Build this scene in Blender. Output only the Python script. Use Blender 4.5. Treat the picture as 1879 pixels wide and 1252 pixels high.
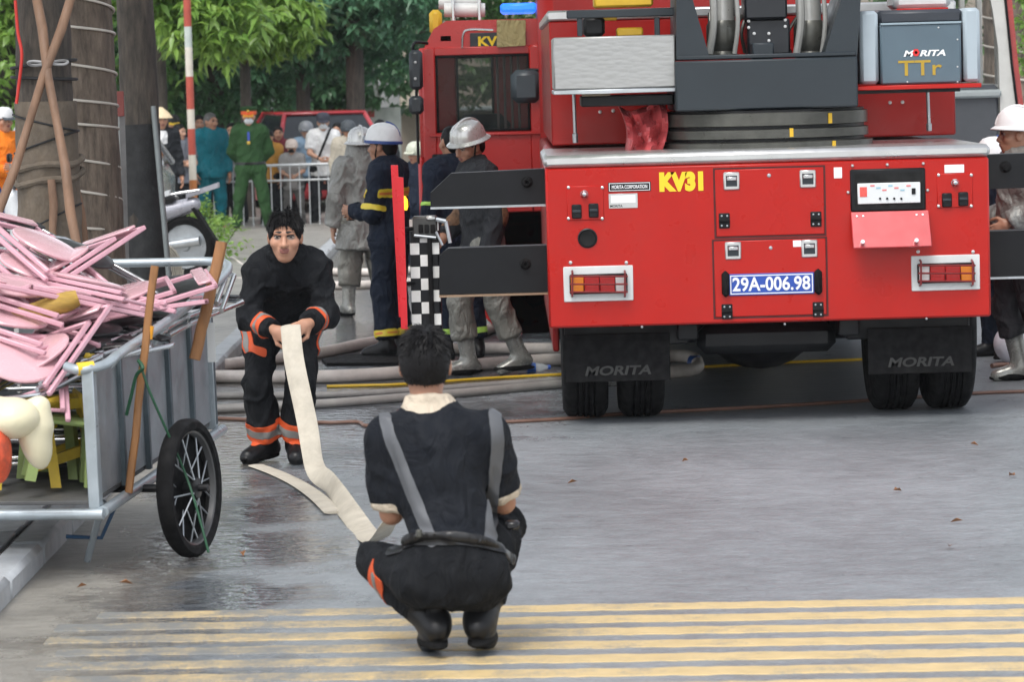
import bpy, bmesh, math, random
import numpy as np
from mathutils import Vector, Matrix
random.seed(7)
rng = np.random.default_rng(7)
for o in list(bpy.data.objects):
    bpy.data.objects.remove(o)
scene = bpy.context.scene
COL = scene.collection
rad = math.radians

# ------------------------------------------------------------------ camera
IW, IH, FPX, CAMZ = 1879.0, 1252.0, 6500.0, 2.05
PITCH = math.atan(496.0 / FPX)
ROLL = rad(-1.55)
CAMR = Matrix.Rotation(math.pi / 2 - PITCH, 3, 'X') @ Matrix.Rotation(ROLL, 3, 'Z')
cam_d = bpy.data.cameras.new('camera')
cam_d.sensor_width = 36.0
cam_d.lens = 36.0 * FPX / IW
cam_d.clip_start = 0.1
cam_d.clip_end = 3000
cam_d.dof.use_dof = True
cam_d.dof.focus_distance = 19.2
cam_d.dof.aperture_fstop = 7.0
cam = bpy.data.objects.new('camera', cam_d)
cam.matrix_world = Matrix.Translation((0, 0, CAMZ)) @ CAMR.to_4x4()
COL.objects.link(cam)
scene.camera = cam

# ------------------------------------------------------------------ light
SUN_EL, SUN_AZ = rad(58), rad(200)
w = bpy.data.worlds.new('World')
scene.world = w
w.use_nodes = True
nt = w.node_tree
nt.nodes.clear()
sky = nt.nodes.new('ShaderNodeTexSky')
sky.sky_type = 'NISHITA'
sky.sun_disc = False
sky.sun_elevation = SUN_EL
sky.sun_rotation = SUN_AZ
sky.air_density = 1.0
sky.dust_density = 1.5
sky.ozone_density = 1.0
hs = nt.nodes.new('ShaderNodeHueSaturation')
hs.inputs['Saturation'].default_value = 0.28
bg = nt.nodes.new('ShaderNodeBackground')
bg.inputs['Strength'].default_value = 0.15
wo = nt.nodes.new('ShaderNodeOutputWorld')
nt.links.new(sky.outputs[0], hs.inputs['Color'])
nt.links.new(hs.outputs[0], bg.inputs['Color'])
nt.links.new(bg.outputs[0], wo.inputs['Surface'])
sl = bpy.data.lights.new('sun', 'SUN')
sl.energy = 1.3
sl.angle = rad(25)
sl.color = (1.0, 0.97, 0.92)
so = bpy.data.objects.new('sun', sl)
sdir = Vector((math.sin(SUN_AZ) * math.cos(SUN_EL), math.cos(SUN_AZ) * math.cos(SUN_EL), math.sin(SUN_EL)))
so.rotation_euler = sdir.to_track_quat('Z', 'Y').to_euler()
so.location = (0, 0, 30)
COL.objects.link(so)
vs = scene.view_settings
vs.view_transform = 'Standard'
vs.look = 'None'
vs.gamma = 1.0
vs.use_curve_mapping = False
vs.exposure = 0.85
scene.render.resolution_x, scene.render.resolution_y = 1024, 683

# ------------------------------------------------------------------ pixel helpers (a pixel gives a direction; depth is chosen by hand)
def ray(px, py):
    return CAMR @ Vector(((px - IW / 2) / FPX, -(py - IH / 2) / FPX, -1.0))
def at(px, py, Y):
    d = ray(px, py)
    t = Y / d.y
    return Vector((d.x * t, Y, CAMZ + d.z * t))
def gnd(px, py, z=0.0):
    d = ray(px, py)
    t = (z - CAMZ) / d.z
    return Vector((d.x * t, d.y * t, z))
def scl(Y):
    return FPX / Y

# ------------------------------------------------------------------ materials
MATS = {}
def mat(name, col, rough=0.5, metal=0.0, var=0.12, vscale=6.0, bump=0.0, bscale=80.0, coat=0.0, spec=0.5, stretch=None, dirt=0.0, dirtcol=(0.10, 0.085, 0.07), rvar=0.12):
    if name in MATS:
        return MATS[name]
    m = bpy.data.materials.new(name)
    m.use_nodes = True
    t = m.node_tree
    N = t.nodes
    L = t.links
    b = N['Principled BSDF']
    tc = N.new('ShaderNodeTexCoord')
    src = tc.outputs['Object']
    if stretch:
        mp = N.new('ShaderNodeMapping')
        mp.inputs['Scale'].default_value = stretch
        L.new(src, mp.inputs[0])
        src = mp.outputs[0]
    n1 = N.new('ShaderNodeTexNoise')
    n1.inputs['Scale'].default_value = vscale
    n1.inputs['Detail'].default_value = 6
    n1.inputs['Roughness'].default_value = 0.65
    L.new(src, n1.inputs['Vector'])
    r = N.new('ShaderNodeValToRGB')
    r.color_ramp.elements[0].position = 0.3
    r.color_ramp.elements[1].position = 0.7
    lo = [max(0, c * (1 - var)) for c in col[:3]]
    hi = [min(1, c * (1 + var)) for c in col[:3]]
    r.color_ramp.elements[0].color = (*lo, 1)
    r.color_ramp.elements[1].color = (*hi, 1)
    L.new(n1.outputs['Fac'], r.inputs[0])
    out = r.outputs[0]
    if dirt > 0:
        n2 = N.new('ShaderNodeTexNoise')
        n2.inputs['Scale'].default_value = vscale * 0.45
        n2.inputs['Detail'].default_value = 9
        n2.inputs['Roughness'].default_value = 0.75
        L.new(src, n2.inputs['Vector'])
        mr = N.new('ShaderNodeMapRange')
        mr.inputs['From Min'].default_value = 0.48
        mr.inputs['From Max'].default_value = 0.75
        mr.inputs['To Max'].default_value = dirt
        L.new(n2.outputs['Fac'], mr.inputs[0])
        mx = N.new('ShaderNodeMixRGB')
        mx.inputs[2].default_value = (*dirtcol, 1)
        L.new(mr.outputs[0], mx.inputs[0])
        L.new(out, mx.inputs[1])
        out = mx.outputs[0]
    L.new(out, b.inputs['Base Color'])
    b.inputs['Metallic'].default_value = metal
    b.inputs['Specular IOR Level'].default_value = spec
    b.inputs['Coat Weight'].default_value = coat
    b.inputs['Coat Roughness'].default_value = 0.12
    mr2 = N.new('ShaderNodeMapRange')
    mr2.inputs['From Min'].default_value = 0.3
    mr2.inputs['From Max'].default_value = 0.7
    mr2.inputs['To Min'].default_value = max(0.02, rough - rvar * rough * 2)
    mr2.inputs['To Max'].default_value = min(1, rough + rvar * rough * 2)
    n3 = N.new('ShaderNodeTexNoise')
    n3.inputs['Scale'].default_value = vscale * 2.3
    n3.inputs['Detail'].default_value = 4
    L.new(src, n3.inputs['Vector'])
    L.new(n3.outputs['Fac'], mr2.inputs[0])
    L.new(mr2.outputs[0], b.inputs['Roughness'])
    if bump > 0:
        n4 = N.new('ShaderNodeTexNoise')
        n4.inputs['Scale'].default_value = bscale
        n4.inputs['Detail'].default_value = 5
        L.new(src, n4.inputs['Vector'])
        bp = N.new('ShaderNodeBump')
        bp.inputs['Strength'].default_value = 1.0
        bp.inputs['Distance'].default_value = bump
        L.new(n4.outputs['Fac'], bp.inputs['Height'])
        L.new(bp.outputs[0], b.inputs['Normal'])
    MATS[name] = m
    return m

def emis(name, col, strength):
    m = mat(name, col, 0.3)
    b = m.node_tree.nodes['Principled BSDF']
    b.inputs['Emission Color'].default_value = (*col, 1)
    b.inputs['Emission Strength'].default_value = strength
    return m

def glass_mat(name, col=(0.8, 0.9, 0.9), alpha=0.25, rough=0.05):
    if name in MATS:
        return MATS[name]
    m = bpy.data.materials.new(name)
    m.use_nodes = True
    t = m.node_tree
    b = t.nodes['Principled BSDF']
    b.inputs['Base Color'].default_value = (*col, 1)
    b.inputs['Roughness'].default_value = rough
    b.inputs['Alpha'].default_value = alpha
    n = t.nodes.new('ShaderNodeTexNoise')
    n.inputs['Scale'].default_value = 9
    mr = t.nodes.new('ShaderNodeMapRange')
    mr.inputs['To Min'].default_value = rough * 0.5
    mr.inputs['To Max'].default_value = rough * 2.5
    t.links.new(n.outputs['Fac'], mr.inputs[0])
    t.links.new(mr.outputs[0], b.inputs['Roughness'])
    MATS[name] = m
    return m

# ------------------------------------------------------------------ mesh builder
def wloc(o):
    v = Vector((0, 0, 0))
    while o is not None:
        v = v + o.location
        o = o.parent
    return v

def tagp(o, label=None, cat=None, group=None, kind=None):
    if label: o['label'] = label
    if cat: o['category'] = cat
    if group: o['group'] = group
    if kind: o['kind'] = kind
    return o

def thing(name, loc, label, cat, group=None, kind=None):
    o = bpy.data.objects.new(name, None)
    o.empty_display_size = 0.1
    o.location = loc
    COL.objects.link(o)
    return tagp(o, label, cat, group, kind)

class MB:
    """collects shapes in world coordinates; build() links them as one mesh object"""
    def __init__(s):
        s.v = []; s.f = []; s.mi = []
        s.cur = 0
        s.n = 0
    def add(s, verts, faces):
        b = s.n
        s.v.append(np.asarray(verts, dtype=float).reshape(-1, 3))
        s.n += len(s.v[-1])
        for f in faces:
            s.f.append([i + b for i in f])
            s.mi.append(s.cur)
        return s
    def box(s, c, size, rot=None, bev=0.0):
        hx, hy, hz = size[0] / 2, size[1] / 2, size[2] / 2
        if bev > 0:
            bev = min(bev, hx * .9, hy * .9, hz * .9)
            V = []
            idx = {}
            for sx in (-1, 1):
                for sy in (-1, 1):
                    for sz in (-1, 1):
                        for ax in range(3):
                            p = [sx * (hx - bev), sy * (hy - bev), sz * (hz - bev)]
                            p[ax] = (sx * hx, sy * hy, sz * hz)[ax]
                            idx[(sx, sy, sz, ax)] = len(V)
                            V.append(p)
            Fc = []
            for ax in range(3):
                o1, o2 = [(1, 2), (2, 0), (0, 1)][ax]
                for sg in (-1, 1):
                    q = []
                    for (a, b) in ((-1, -1), (1, -1), (1, 1), (-1, 1)):
                        k = [0, 0, 0]
                        k[ax] = sg; k[o1] = a; k[o2] = b
                        q.append(idx[(k[0], k[1], k[2], ax)])
                    Fc.append(q if sg > 0 else q[::-1])
            for ax in range(3):      # edges along ax
                o1, o2 = [(1, 2), (2, 0), (0, 1)][ax]
                for a in (-1, 1):
                    for b in (-1, 1):
                        def K(e, w_):
                            k = [0, 0, 0]
                            k[ax] = e; k[o1] = a; k[o2] = b
                            return idx[(k[0], k[1], k[2], w_)]
                        q = [K(-1, o1), K(1, o1), K(1, o2), K(-1, o2)]
                        Fc.append(q if a * b < 0 else q[::-1])
            for sx in (-1, 1):
                for sy in (-1, 1):
                    for sz in (-1, 1):
                        q = [idx[(sx, sy, sz, 0)], idx[(sx, sy, sz, 1)], idx[(sx, sy, sz, 2)]]
                        Fc.append(q if sx * sy * sz > 0 else q[::-1])
        else:
            V = [(-hx, -hy, -hz), (hx, -hy, -hz), (hx, hy, -hz), (-hx, hy, -hz), (-hx, -hy, hz), (hx, -hy, hz), (hx, hy, hz), (-hx, hy, hz)]
            Fc = [(0, 3, 2, 1), (4, 5, 6, 7), (0, 1, 5, 4), (1, 2, 6, 5), (2, 3, 7, 6), (3, 0, 4, 7)]
        V = np.array(V)
        if rot is not None:
            V = V @ np.array(rot.to_3x3() if hasattr(rot, 'to_3x3') else rot).T
        return s.add(V + np.array(c), Fc)
    def bx(s, x0, x1, y0, y1, z0, z1, bev=0.0):
        return s.box(((x0 + x1) / 2, (y0 + y1) / 2, (z0 + z1) / 2), (abs(x1 - x0), abs(y1 - y0), abs(z1 - z0)), None, bev)
    def tube(s, pts, r, n=10, closed=False, cap=True, flat=None):
        """sweep; r a number or list; flat=(a,b,upvec): elliptical section"""
        P = [Vector(p) for p in pts]
        m = len(P)
        rs = r if hasattr(r, '__len__') else [r] * m
        T = []
        for i in range(m):
            a = P[(i - 1) % m] if (closed or i > 0) else P[i]
            b = P[(i + 1) % m] if (closed or i < m - 1) else P[i]
            d = (b - a)
            T.append(d.normalized() if d.length > 1e-9 else Vector((0, 0, 1)))
        up = Vector((0, 0, 1)) if abs(T[0].z) < 0.9 else Vector((1, 0, 0))
        if flat is not None:
            up = Vector(flat[2])
        u = (up - T[0] * up.dot(T[0])).normalized()
        V = []
        for i in range(m):
            if flat is not None and len(flat) > 3:
                u = Vector(flat[3][i])
            u = u - T[i] * u.dot(T[i])
            if u.length < 1e-6:
                u = T[i].orthogonal()
            u.normalize()
            v = T[i].cross(u)
            for k in range(n):
                a = 2 * math.pi * k / n
                fa, fb = (flat[0], flat[1]) if flat is not None else (1, 1)
                V.append(P[i] + (u * math.cos(a) * fa + v * math.sin(a) * fb) * rs[i])
        Fc = []
        for i in range(m if closed else m - 1):
            j = (i + 1) % m
            for k in range(n):
                k2 = (k + 1) % n
                Fc.append((i * n + k, i * n + k2, j * n + k2, j * n + k))
        if cap and not closed:
            Fc.append(tuple(range(n))[::-1])
            Fc.append(tuple((m - 1) * n + k for k in range(n)))
        return s.add([tuple(p) for p in V], Fc)
    def cyl(s, a, b, r, n=16, r2=None):
        return s.tube([a, b], [r, r if r2 is None else r2], n)
    def lathe(s, c, axis, prof, n=24, sx=1.0, sy=1.0, xdir=None):
        """prof: list of (radius, height) along axis"""
        ax = Vector(axis).normalized()
        u = Vector(xdir) if xdir is not None else ax.orthogonal()
        u = (u - ax * u.dot(ax)).normalized()
        v = ax.cross(u)
        V = []
        for (r, h) in prof:
            for k in range(n):
                a = 2 * math.pi * k / n
                V.append(Vector(c) + ax * h + u * (r * math.cos(a) * sx) + v * (r * math.sin(a) * sy))
        Fc = []
        for i in range(len(prof) - 1):
            for k in range(n):
                k2 = (k + 1) % n
                Fc.append((i * n + k, i * n + k2, (i + 1) * n + k2, (i + 1) * n + k))
        if prof[0][0] > 1e-6:
            Fc.append(tuple(range(n))[::-1])
        if prof[-1][0] > 1e-6:
            Fc.append(tuple((len(prof) - 1) * n + k for k in range(n)))
        return s.add([tuple(p) for p in V], Fc)
    def prism(s, poly, d):
        """poly: list of 3d points in a plane, extruded by vector d"""
        P = [Vector(p) for p in poly]
        d = Vector(d)
        n = len(P)
        nn = Vector((0, 0, 0))
        for i in range(n):
            nn += P[i].cross(P[(i + 1) % n])
        if nn.dot(d) > 0:
            P = P[::-1]
        V = [tuple(p) for p in P] + [tuple(p + d) for p in P]
        Fc = [tuple(range(n)), tuple(range(2 * n - 1, n - 1, -1))]
        for i in range(n):
            j = (i + 1) % n
            Fc.append((j, i, i + n, j + n))
        return s.add(V, Fc)
    def strip(s, A, B, th=0.0):
        """ribbon between two rails, optional thickness along its normal"""
        A = [Vector(a) for a in A]; B = [Vector(b) for b in B]
        n = len(A)
        V = [tuple(a) for a in A] + [tuple(b) for b in B]
        Fc = [(i, i + 1, n + i + 1, n + i) for i in range(n - 1)]
        if th:
            off = []
            for i in range(n):
                t = (A[min(i + 1, n - 1)] - A[max(i - 1, 0)])
                nn = t.cross(B[i] - A[i]).normalized() * th
                off.append(nn)
            V += [tuple(A[i] + off[i]) for i in range(n)] + [tuple(B[i] + off[i]) for i in range(n)]
            Fc = [f[::-1] for f in Fc]
            Fc += [(2 * n + i, 2 * n + i + 1, 3 * n + i + 1, 3 * n + i) for i in range(n - 1)]
            Fc += [(i, i + 1, 2 * n + i + 1, 2 * n + i) for i in range(n - 1)]
            Fc += [(n + i + 1, n + i, 3 * n + i, 3 * n + i + 1) for i in range(n - 1)]
            Fc += [(0, 2 * n, 3 * n, n), (n - 1, 2 * n - 1, 4 * n - 1, 3 * n - 1)]
        return s.add(V, Fc)
    def build(s, name, m, parent=None, smooth=None, loc=None):
        me = bpy.data.meshes.new(name)
        V = np.concatenate(s.v) if s.v else np.zeros((0, 3))
        if parent is not None:
            off = np.array(wloc(parent))
        elif loc is not None:
            off = np.array(loc)
        else:
            mn, mx = V.min(0), V.max(0)
            off = np.array([(mn[0] + mx[0]) / 2, (mn[1] + mx[1]) / 2, mn[2]])
        me.from_pydata((V - off).tolist(), [], s.f)
        ms = m if isinstance(m, (list, tuple)) else [m]
        for q in ms:
            me.materials.append(q)
        if any(s.mi):
            me.polygons.foreach_set('material_index', s.mi)
        me.validate()
        if smooth is not False:
            me.polygons.foreach_set('use_smooth', [True] * len(me.polygons))
            try:
                me.set_sharp_from_angle(angle=rad(38 if smooth is None else smooth))
            except Exception:
                pass
        me.update()
        o = bpy.data.objects.new(name, me)
        if parent is not None:
            o.parent = parent
        else:
            o.location = off
        COL.objects.link(o)
        return o

def rdisc(r, n=12):
    return [(r * math.cos(2 * math.pi * k / n), r * math.sin(2 * math.pi * k / n)) for k in range(n)]

def spline(pts, n=8):
    """Catmull-Rom through points"""
    P = [Vector(p) for p in pts]
    out = []
    for i in range(len(P) - 1):
        p0 = P[max(i - 1, 0)]; p1 = P[i]; p2 = P[i + 1]; p3 = P[min(i + 2, len(P) - 1)]
        for k in range(n):
            t = k / n
            out.append(0.5 * ((2 * p1) + (p2 - p0) * t + (2 * p0 - 5 * p1 + 4 * p2 - p3) * t * t + (3 * p1 - p0 - 3 * p2 + p3) * t ** 3))
    out.append(P[-1])
    return out

def text(name, body, m, parent, c, height, width=None, bold=0.0, shear=0.0, depth=0.003, ry=None, sub=None):
    """flat lettering facing -Y, centred on world point c"""
    cu = bpy.data.curves.new(name, 'FONT')
    cu.body = body
    cu.size = 1.0
    cu.offset = bold
    cu.shear = shear
    cu.extrude = 0.0
    cu.resolution_u = 4
    ob = bpy.data.objects.new(name, cu)
    COL.objects.link(ob)
    dg = bpy.context.evaluated_depsgraph_get()
    me = bpy.data.meshes.new_from_object(ob.evaluated_get(dg))
    bpy.data.objects.remove(ob)
    n = len(me.vertices)
    co = np.zeros(n * 3)
    me.vertices.foreach_get('co', co)
    co = co.reshape(-1, 3)
    mn, mx = co.min(0), co.max(0)
    sz = mx - mn
    sy = height / sz[1]
    sx = (width / sz[0]) if width else sy
    x = (co[:, 0] - (mn[0] + mx[0]) / 2) * sx
    z = (co[:, 1] - (mn[1] + mx[1]) / 2) * sy
    P = np.stack([x, np.zeros(n), z], 1)
    polys = [tuple(p.vertices) for p in me.polygons]
    bpy.data.meshes.remove(me)
    mb = MB()
    F2 = [tuple(i for i in p) for p in polys]
    if ry is not None:
        P = P @ np.array(ry).T
    mb.add(P + np.array(c), F2)
    return mb.build(name, m, parent, smooth=False)
# ------------------------------------------------------------------ ground, road, gutter, pavement
def road_mat():
    m = bpy.data.materials.new('wet_asphalt')
    m.use_nodes = True
    t = m.node_tree; N = t.nodes; L = t.links
    b = N['Principled BSDF']
    tc = N.new('ShaderNodeTexCoord')
    def noise(scale, det=6, rough=.6, st=(1, 1, 1)):
        mp = N.new('ShaderNodeMapping')
        mp.inputs['Scale'].default_value = st
        L.new(tc.outputs['Object'], mp.inputs[0])
        n = N.new('ShaderNodeTexNoise')
        n.inputs['Scale'].default_value = scale
        n.inputs['Detail'].default_value = det
        n.inputs['Roughness'].default_value = rough
        L.new(mp.outputs[0], n.inputs['Vector'])
        return n.outputs['Fac']
    def mrange(src, a, b_, c, d):
        r = N.new('ShaderNodeMapRange')
        r.inputs['From Min'].default_value = a; r.inputs['From Max'].default_value = b_
        r.inputs['To Min'].default_value = c; r.inputs['To Max'].default_value = d
        L.new(src, r.inputs[0])
        return r.outputs[0]
    def math_(op, a, b_):
        n = N.new('ShaderNodeMath'); n.operation = op
        for i, q in enumerate((a, b_)):
            if isinstance(q, (int, float)): n.inputs[i].default_value = q
            else: L.new(q, n.inputs[i])
        return n.outputs[0]
    sep = N.new('ShaderNodeSeparateXYZ')
    L.new(tc.outputs['Object'], sep.inputs[0])
    # water gathers towards the left gutter
    side = mrange(sep.outputs['X'], -1.25, 0.75, 0.22, -0.16)
    side2 = mrange(sep.outputs['X'], -2.0, -1.5, -0.20, 0.0)
    side = math_('ADD', side, side2)
    far = mrange(sep.outputs['Y'], 18.5, 22.0, 0.0, 0.24)
    farx = mrange(sep.outputs['X'], 0.2, 1.6, 1.0, 0.0)
    farm = math_('MULTIPLY', far, farx)
    big = noise(1.1, 7, .68, (1.0, 0.8, 1))
    wet0 = math_('ADD', math_('ADD', big, side), farm)
    wet = mrange(wet0, 0.60, 0.74, 0, 1)
    agg = noise(42, 5, .85)
    mid = noise(6, 6, .7)
    streak = noise(5, 4, .6, (0.25, 2.2, 1))
    ramp = N.new('ShaderNodeValToRGB')
    ramp.color_ramp.elements[0].position = .36
    ramp.color_ramp.elements[0].color = (0.125, 0.138, 0.148, 1)
    ramp.color_ramp.elements[1].position = .64
    ramp.color_ramp.elements[1].color = (0.29, 0.315, 0.335, 1)
    stain = noise(.55, 5, .6, (1.0, .6, 1))
    mixn = math_('ADD', math_('ADD', math_('MULTIPLY', agg, 0.62), math_('MULTIPLY', mid, 0.30)), math_('MULTIPLY', math_('SUBTRACT', stain, .38), .55))
    L.new(mixn, ramp.inputs[0])
    # worn concrete apron along the kerb, with a ragged edge
    ramp2 = N.new('ShaderNodeValToRGB')
    ramp2.color_ramp.elements[0].position = .3
    ramp2.color_ramp.elements[0].color = (0.15, 0.14, 0.122, 1)
    ramp2.color_ramp.elements[1].position = .7
    ramp2.color_ramp.elements[1].color = (0.36, 0.34, 0.30, 1)
    L.new(math_('ADD', math_('MULTIPLY', noise(3.2, 7, .7), .7), math_('MULTIPLY', agg, .3)), ramp2.inputs[0])
    edge = math_('ADD', sep.outputs['X'], math_('MULTIPLY', math_('SUBTRACT', noise(2.2, 6, .65), .5), 0.9))
    apr = mrange(edge, -1.42, -1.28, 1, 0)
    cm = N.new('ShaderNodeMixRGB')
    L.new(apr, cm.inputs[0]); L.new(ramp.outputs[0], cm.inputs[1]); L.new(ramp2.outputs[0], cm.inputs[2])
    dark = N.new('ShaderNodeMixRGB'); dark.blend_type = 'MULTIPLY'
    dark.inputs[2].default_value = (0.5, 0.5, 0.52, 1)
    L.new(wet, dark.inputs[0]); L.new(cm.outputs[0], dark.inputs[1])
    L.new(dark.outputs[0], b.inputs['Base Color'])
    r1 = mrange(math_('ADD', math_('MULTIPLY', streak, .5), math_('MULTIPLY', mid, .5)), .3, .7, 0.24, 0.42)
    rm = N.new('ShaderNodeMixRGB')
    L.new(wet, rm.inputs[0]); L.new(r1, rm.inputs[1])
    rm.inputs[2].default_value = (0.06, 0.06, 0.06, 1)
    L.new(rm.outputs[0], b.inputs['Roughness'])
    b.inputs['Specular IOR Level'].default_value = 0.75
    bp = N.new('ShaderNodeBump')
    bp.inputs['Distance'].default_value = 0.006
    inv = math_('SUBTRACT', 1.0, wet)
    L.new(mrange(inv, 0, 1, 0.0, 0.9), bp.inputs['Strength'])
    L.new(math_('ADD', agg, math_('MULTIPLY', noise(70, 4, .6), 0.6)), bp.inputs['Height'])
    # ripples from rain on the water film
    bp2 = N.new('ShaderNodeBump')
    bp2.inputs['Distance'].default_value = 0.03
    bp2.inputs['Strength'].default_value = 0.55
    L.new(noise(11, 3, .55, (.8, 1.3, 1)), bp2.inputs['Height'])
    L.new(bp.outputs[0], bp2.inputs['Normal'])
    L.new(bp2.outputs[0], b.inputs['Normal'])
    return m

def sheet(name, x0, x1, y0, y1, z, m, nx=1, ny=1):
    mb = MB()
    xs = np.linspace(x0, x1, nx + 1); ys = np.linspace(y0, y1, ny + 1)
    V = [(x, y, z) for y in ys for x in xs]
    F = [(j * (nx + 1) + i, j * (nx + 1) + i + 1, (j + 1) * (nx + 1) + i + 1, (j + 1) * (nx + 1) + i) for j in range(ny) for i in range(nx)]
    mb.add(V, F)
    o = mb.build(name, m, loc=(0, 0, 0), smooth=False)
    o['kind'] = 'structure'
    return o

KX = -2.02      # kerb face on the left
m_pave = mat('pavement_stone', (0.40, 0.42, 0.44), 0.42, var=.14, vscale=5, bump=.002, bscale=160, dirt=.5, dirtcol=(.16, .15, .13))
m_conc = mat('gutter_concrete', (0.30, 0.285, 0.26), 0.36, var=.25, vscale=3.2, bump=.004, bscale=90, dirt=.65, dirtcol=(.11, .10, .09))
sheet('ground', -600, 600, -100, 1100, -0.05, mat('far_earth', (0.10, 0.10, 0.09), .8))
road = sheet('road', KX - .05, 4.6, -12, 75, 0.0, road_mat())
# pavement: bed sheet plus raised slabs and kerb stones near the camera
pv = MB()
pv.bx(-30, KX - 0.16, -12, 75, -0.04, 0.075)
pavement = pv.build('pavement', m_conc, loc=(0, 0, 0)); pavement['kind'] = 'structure'
pr = MB(); pr.bx(4.6, 30, -12, 75, -0.04, 0.10)
pav_r = pr.build('pavement', m_pave, loc=(0, 0, 0)); pav_r['kind'] = 'structure'
kerb_mesh = None
y = 8.0
while y < 44:
    L_ = 1.0
    mb = MB()
    mb.bx(KX - 0.155, KX, y + .006, y + L_ - .006, -0.02, 0.10 + random.uniform(-.004, .004), bev=.022)
    mb.build('kerb_stone', m_pave, pavement)
    y += L_
y = 10.0
while y < 22:
    x = KX - 0.165
    while x > -4.4:
        mb = MB()
        mb.bx(x - .594, x - .006, y + .006, y + .594, 0.06, 0.097 + random.uniform(-.003, .003), bev=.006)
        mb.build('paving_slab', m_pave, pavement)
        x -= .6
    y += .6
# rumble stripes across the road, slightly skewed
m_yel = mat('worn_yellow_line', (0.58, 0.43, 0.21), 0.5, var=.12, vscale=7, bump=.0015, bscale=200)
def wear_paint(m):
    t = m.node_tree; N = t.nodes; L = t.links; b = N['Principled BSDF']
    src = b.inputs['Base Color'].links[0].from_socket
    tc = N.new('ShaderNodeTexCoord'); sp = N.new('ShaderNodeSeparateXYZ'); L.new(tc.outputs['Object'], sp.inputs[0])
    gx = N.new('ShaderNodeMapRange'); gx.inputs['From Min'].default_value = -1.75; gx.inputs['From Max'].default_value = .6; gx.inputs['To Min'].default_value = .25; gx.inputs['To Max'].default_value = 0.0
    L.new(sp.outputs['X'], gx.inputs[0])
    a = N.new('ShaderNodeTexNoise'); a.inputs['Scale'].default_value = 3.0; a.inputs['Detail'].default_value = 8; a.inputs['Roughness'].default_value = .8
    L.new(tc.outputs['Object'], a.inputs['Vector'])
    c = N.new('ShaderNodeTexNoise'); c.inputs['Scale'].default_value = 120; c.inputs['Detail'].default_value = 3
    L.new(tc.outputs['Object'], c.inputs['Vector'])
    s1 = N.new('ShaderNodeMath'); s1.operation = 'ADD'; L.new(a.outputs['Fac'], s1.inputs[0]); L.new(gx.outputs[0], s1.inputs[1])
    s2 = N.new('ShaderNodeMath'); s2.operation = 'MULTIPLY_ADD'; L.new(c.outputs['Fac'], s2.inputs[0]); s2.inputs[1].default_value = .35; L.new(s1.outputs[0], s2.inputs[2])
    mr = N.new('ShaderNodeMapRange'); mr.inputs['From Min'].default_value = .70; mr.inputs['From Max'].default_value = .92; mr.inputs['To Max'].default_value = .95
    L.new(s2.outputs[0], mr.inputs[0])
    mx = N.new('ShaderNodeMixRGB'); mx.inputs[2].default_value = (.17, .18, .185, 1)
    L.new(mr.outputs[0], mx.inputs[0]); L.new(src, mx.inputs[1]); L.new(mx.outputs[0], b.inputs['Base Color'])
wear_paint(m_yel)
sk = math.tan(rad(4.0))
pA = gnd(920, 1119)
for i in range(10):
    yc = pA.y - i * 0.292
    mb = MB()
    n = 110
    xl = -1.70 + random.uniform(-.1, .1); xr = 4.45
    hw = 0.079
    A = []; B = []; A2 = []; B2 = []
    for k in range(n + 1):
        x = xl + (xr - xl) * k / n
        yy = yc - sk * (x - pA.x)
        a = yy - hw + random.uniform(-.010, .010); b_ = yy + hw + random.uniform(-.010, .010)
        A.append((x, a, .0002)); B.append((x, b_, .0002)); A2.append((x, a + .004, .0028)); B2.append((x, b_ - .004, .0028))
    mb.strip(A2, B2); mb.strip(A, A2); mb.strip(B2, B)
    mb.build('rumble_stripe', m_yel, road)
# ------------------------------------------------------------------ aerial ladder fire truck, seen from the rear
TY = 20.0
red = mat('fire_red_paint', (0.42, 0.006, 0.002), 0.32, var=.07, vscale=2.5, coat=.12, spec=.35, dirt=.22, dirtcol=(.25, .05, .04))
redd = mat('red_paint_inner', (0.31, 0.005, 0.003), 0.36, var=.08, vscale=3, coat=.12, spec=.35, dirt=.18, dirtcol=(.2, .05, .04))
alu = mat('brushed_aluminium', (0.62, 0.62, 0.61), 0.34, metal=.85, var=.08, vscale=5, dirt=.25, dirtcol=(.3, .29, .27))
chrome = mat('bright_steel', (0.62, 0.63, 0.64), 0.2, metal=1.0, var=.05)
galv = mat('galvanised_steel', (0.50, 0.53, 0.55), 0.36, metal=.75, var=.16, vscale=7, dirt=.35, dirtcol=(.22, .21, .2))
blk = mat('black_steel_paint', (0.0045, 0.005, 0.0065), 0.45, spec=.3, var=.3, vscale=4, dirt=.12, dirtcol=(.06, .055, .05))
rub = mat('black_rubber', (0.0055, 0.0055, 0.006), 0.8, spec=.2, var=.3, vscale=9, bump=.001, dirt=.25, dirtcol=(.025, .023, .021))
slate = mat('slate_grey_paint', (0.016, 0.023, 0.029), 0.45, var=.08, vscale=3, bump=.0006, bscale=300)
panelg = mat('console_blue_grey', (0.085, 0.125, 0.155), 0.4, var=.08, vscale=3)
paleg = mat('pale_grey_paint', (0.36, 0.42, 0.46), 0.4, var=.07, vscale=3)
whitep = mat('white_paint', (0.72, 0.72, 0.70), 0.4, var=.06, vscale=5)
yelp = mat('yellow_lettering', (0.85, 0.58, 0.02), 0.45, var=.05)
yelt = mat('yellow_paint', (0.62, 0.38, 0.02), 0.45, var=.10)
whtt = mat('white_lettering', (0.8, 0.8, 0.8), 0.45, var=.03)
amber = mat('amber_lens', (0.75, 0.22, 0.01), 0.2, var=.1)
redl = mat('red_lens', (0.42, 0.01, 0.01), 0.18, var=.15)
clearl = mat('clear_lens', (0.6, 0.55, 0.53), 0.15, var=.1)
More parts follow.
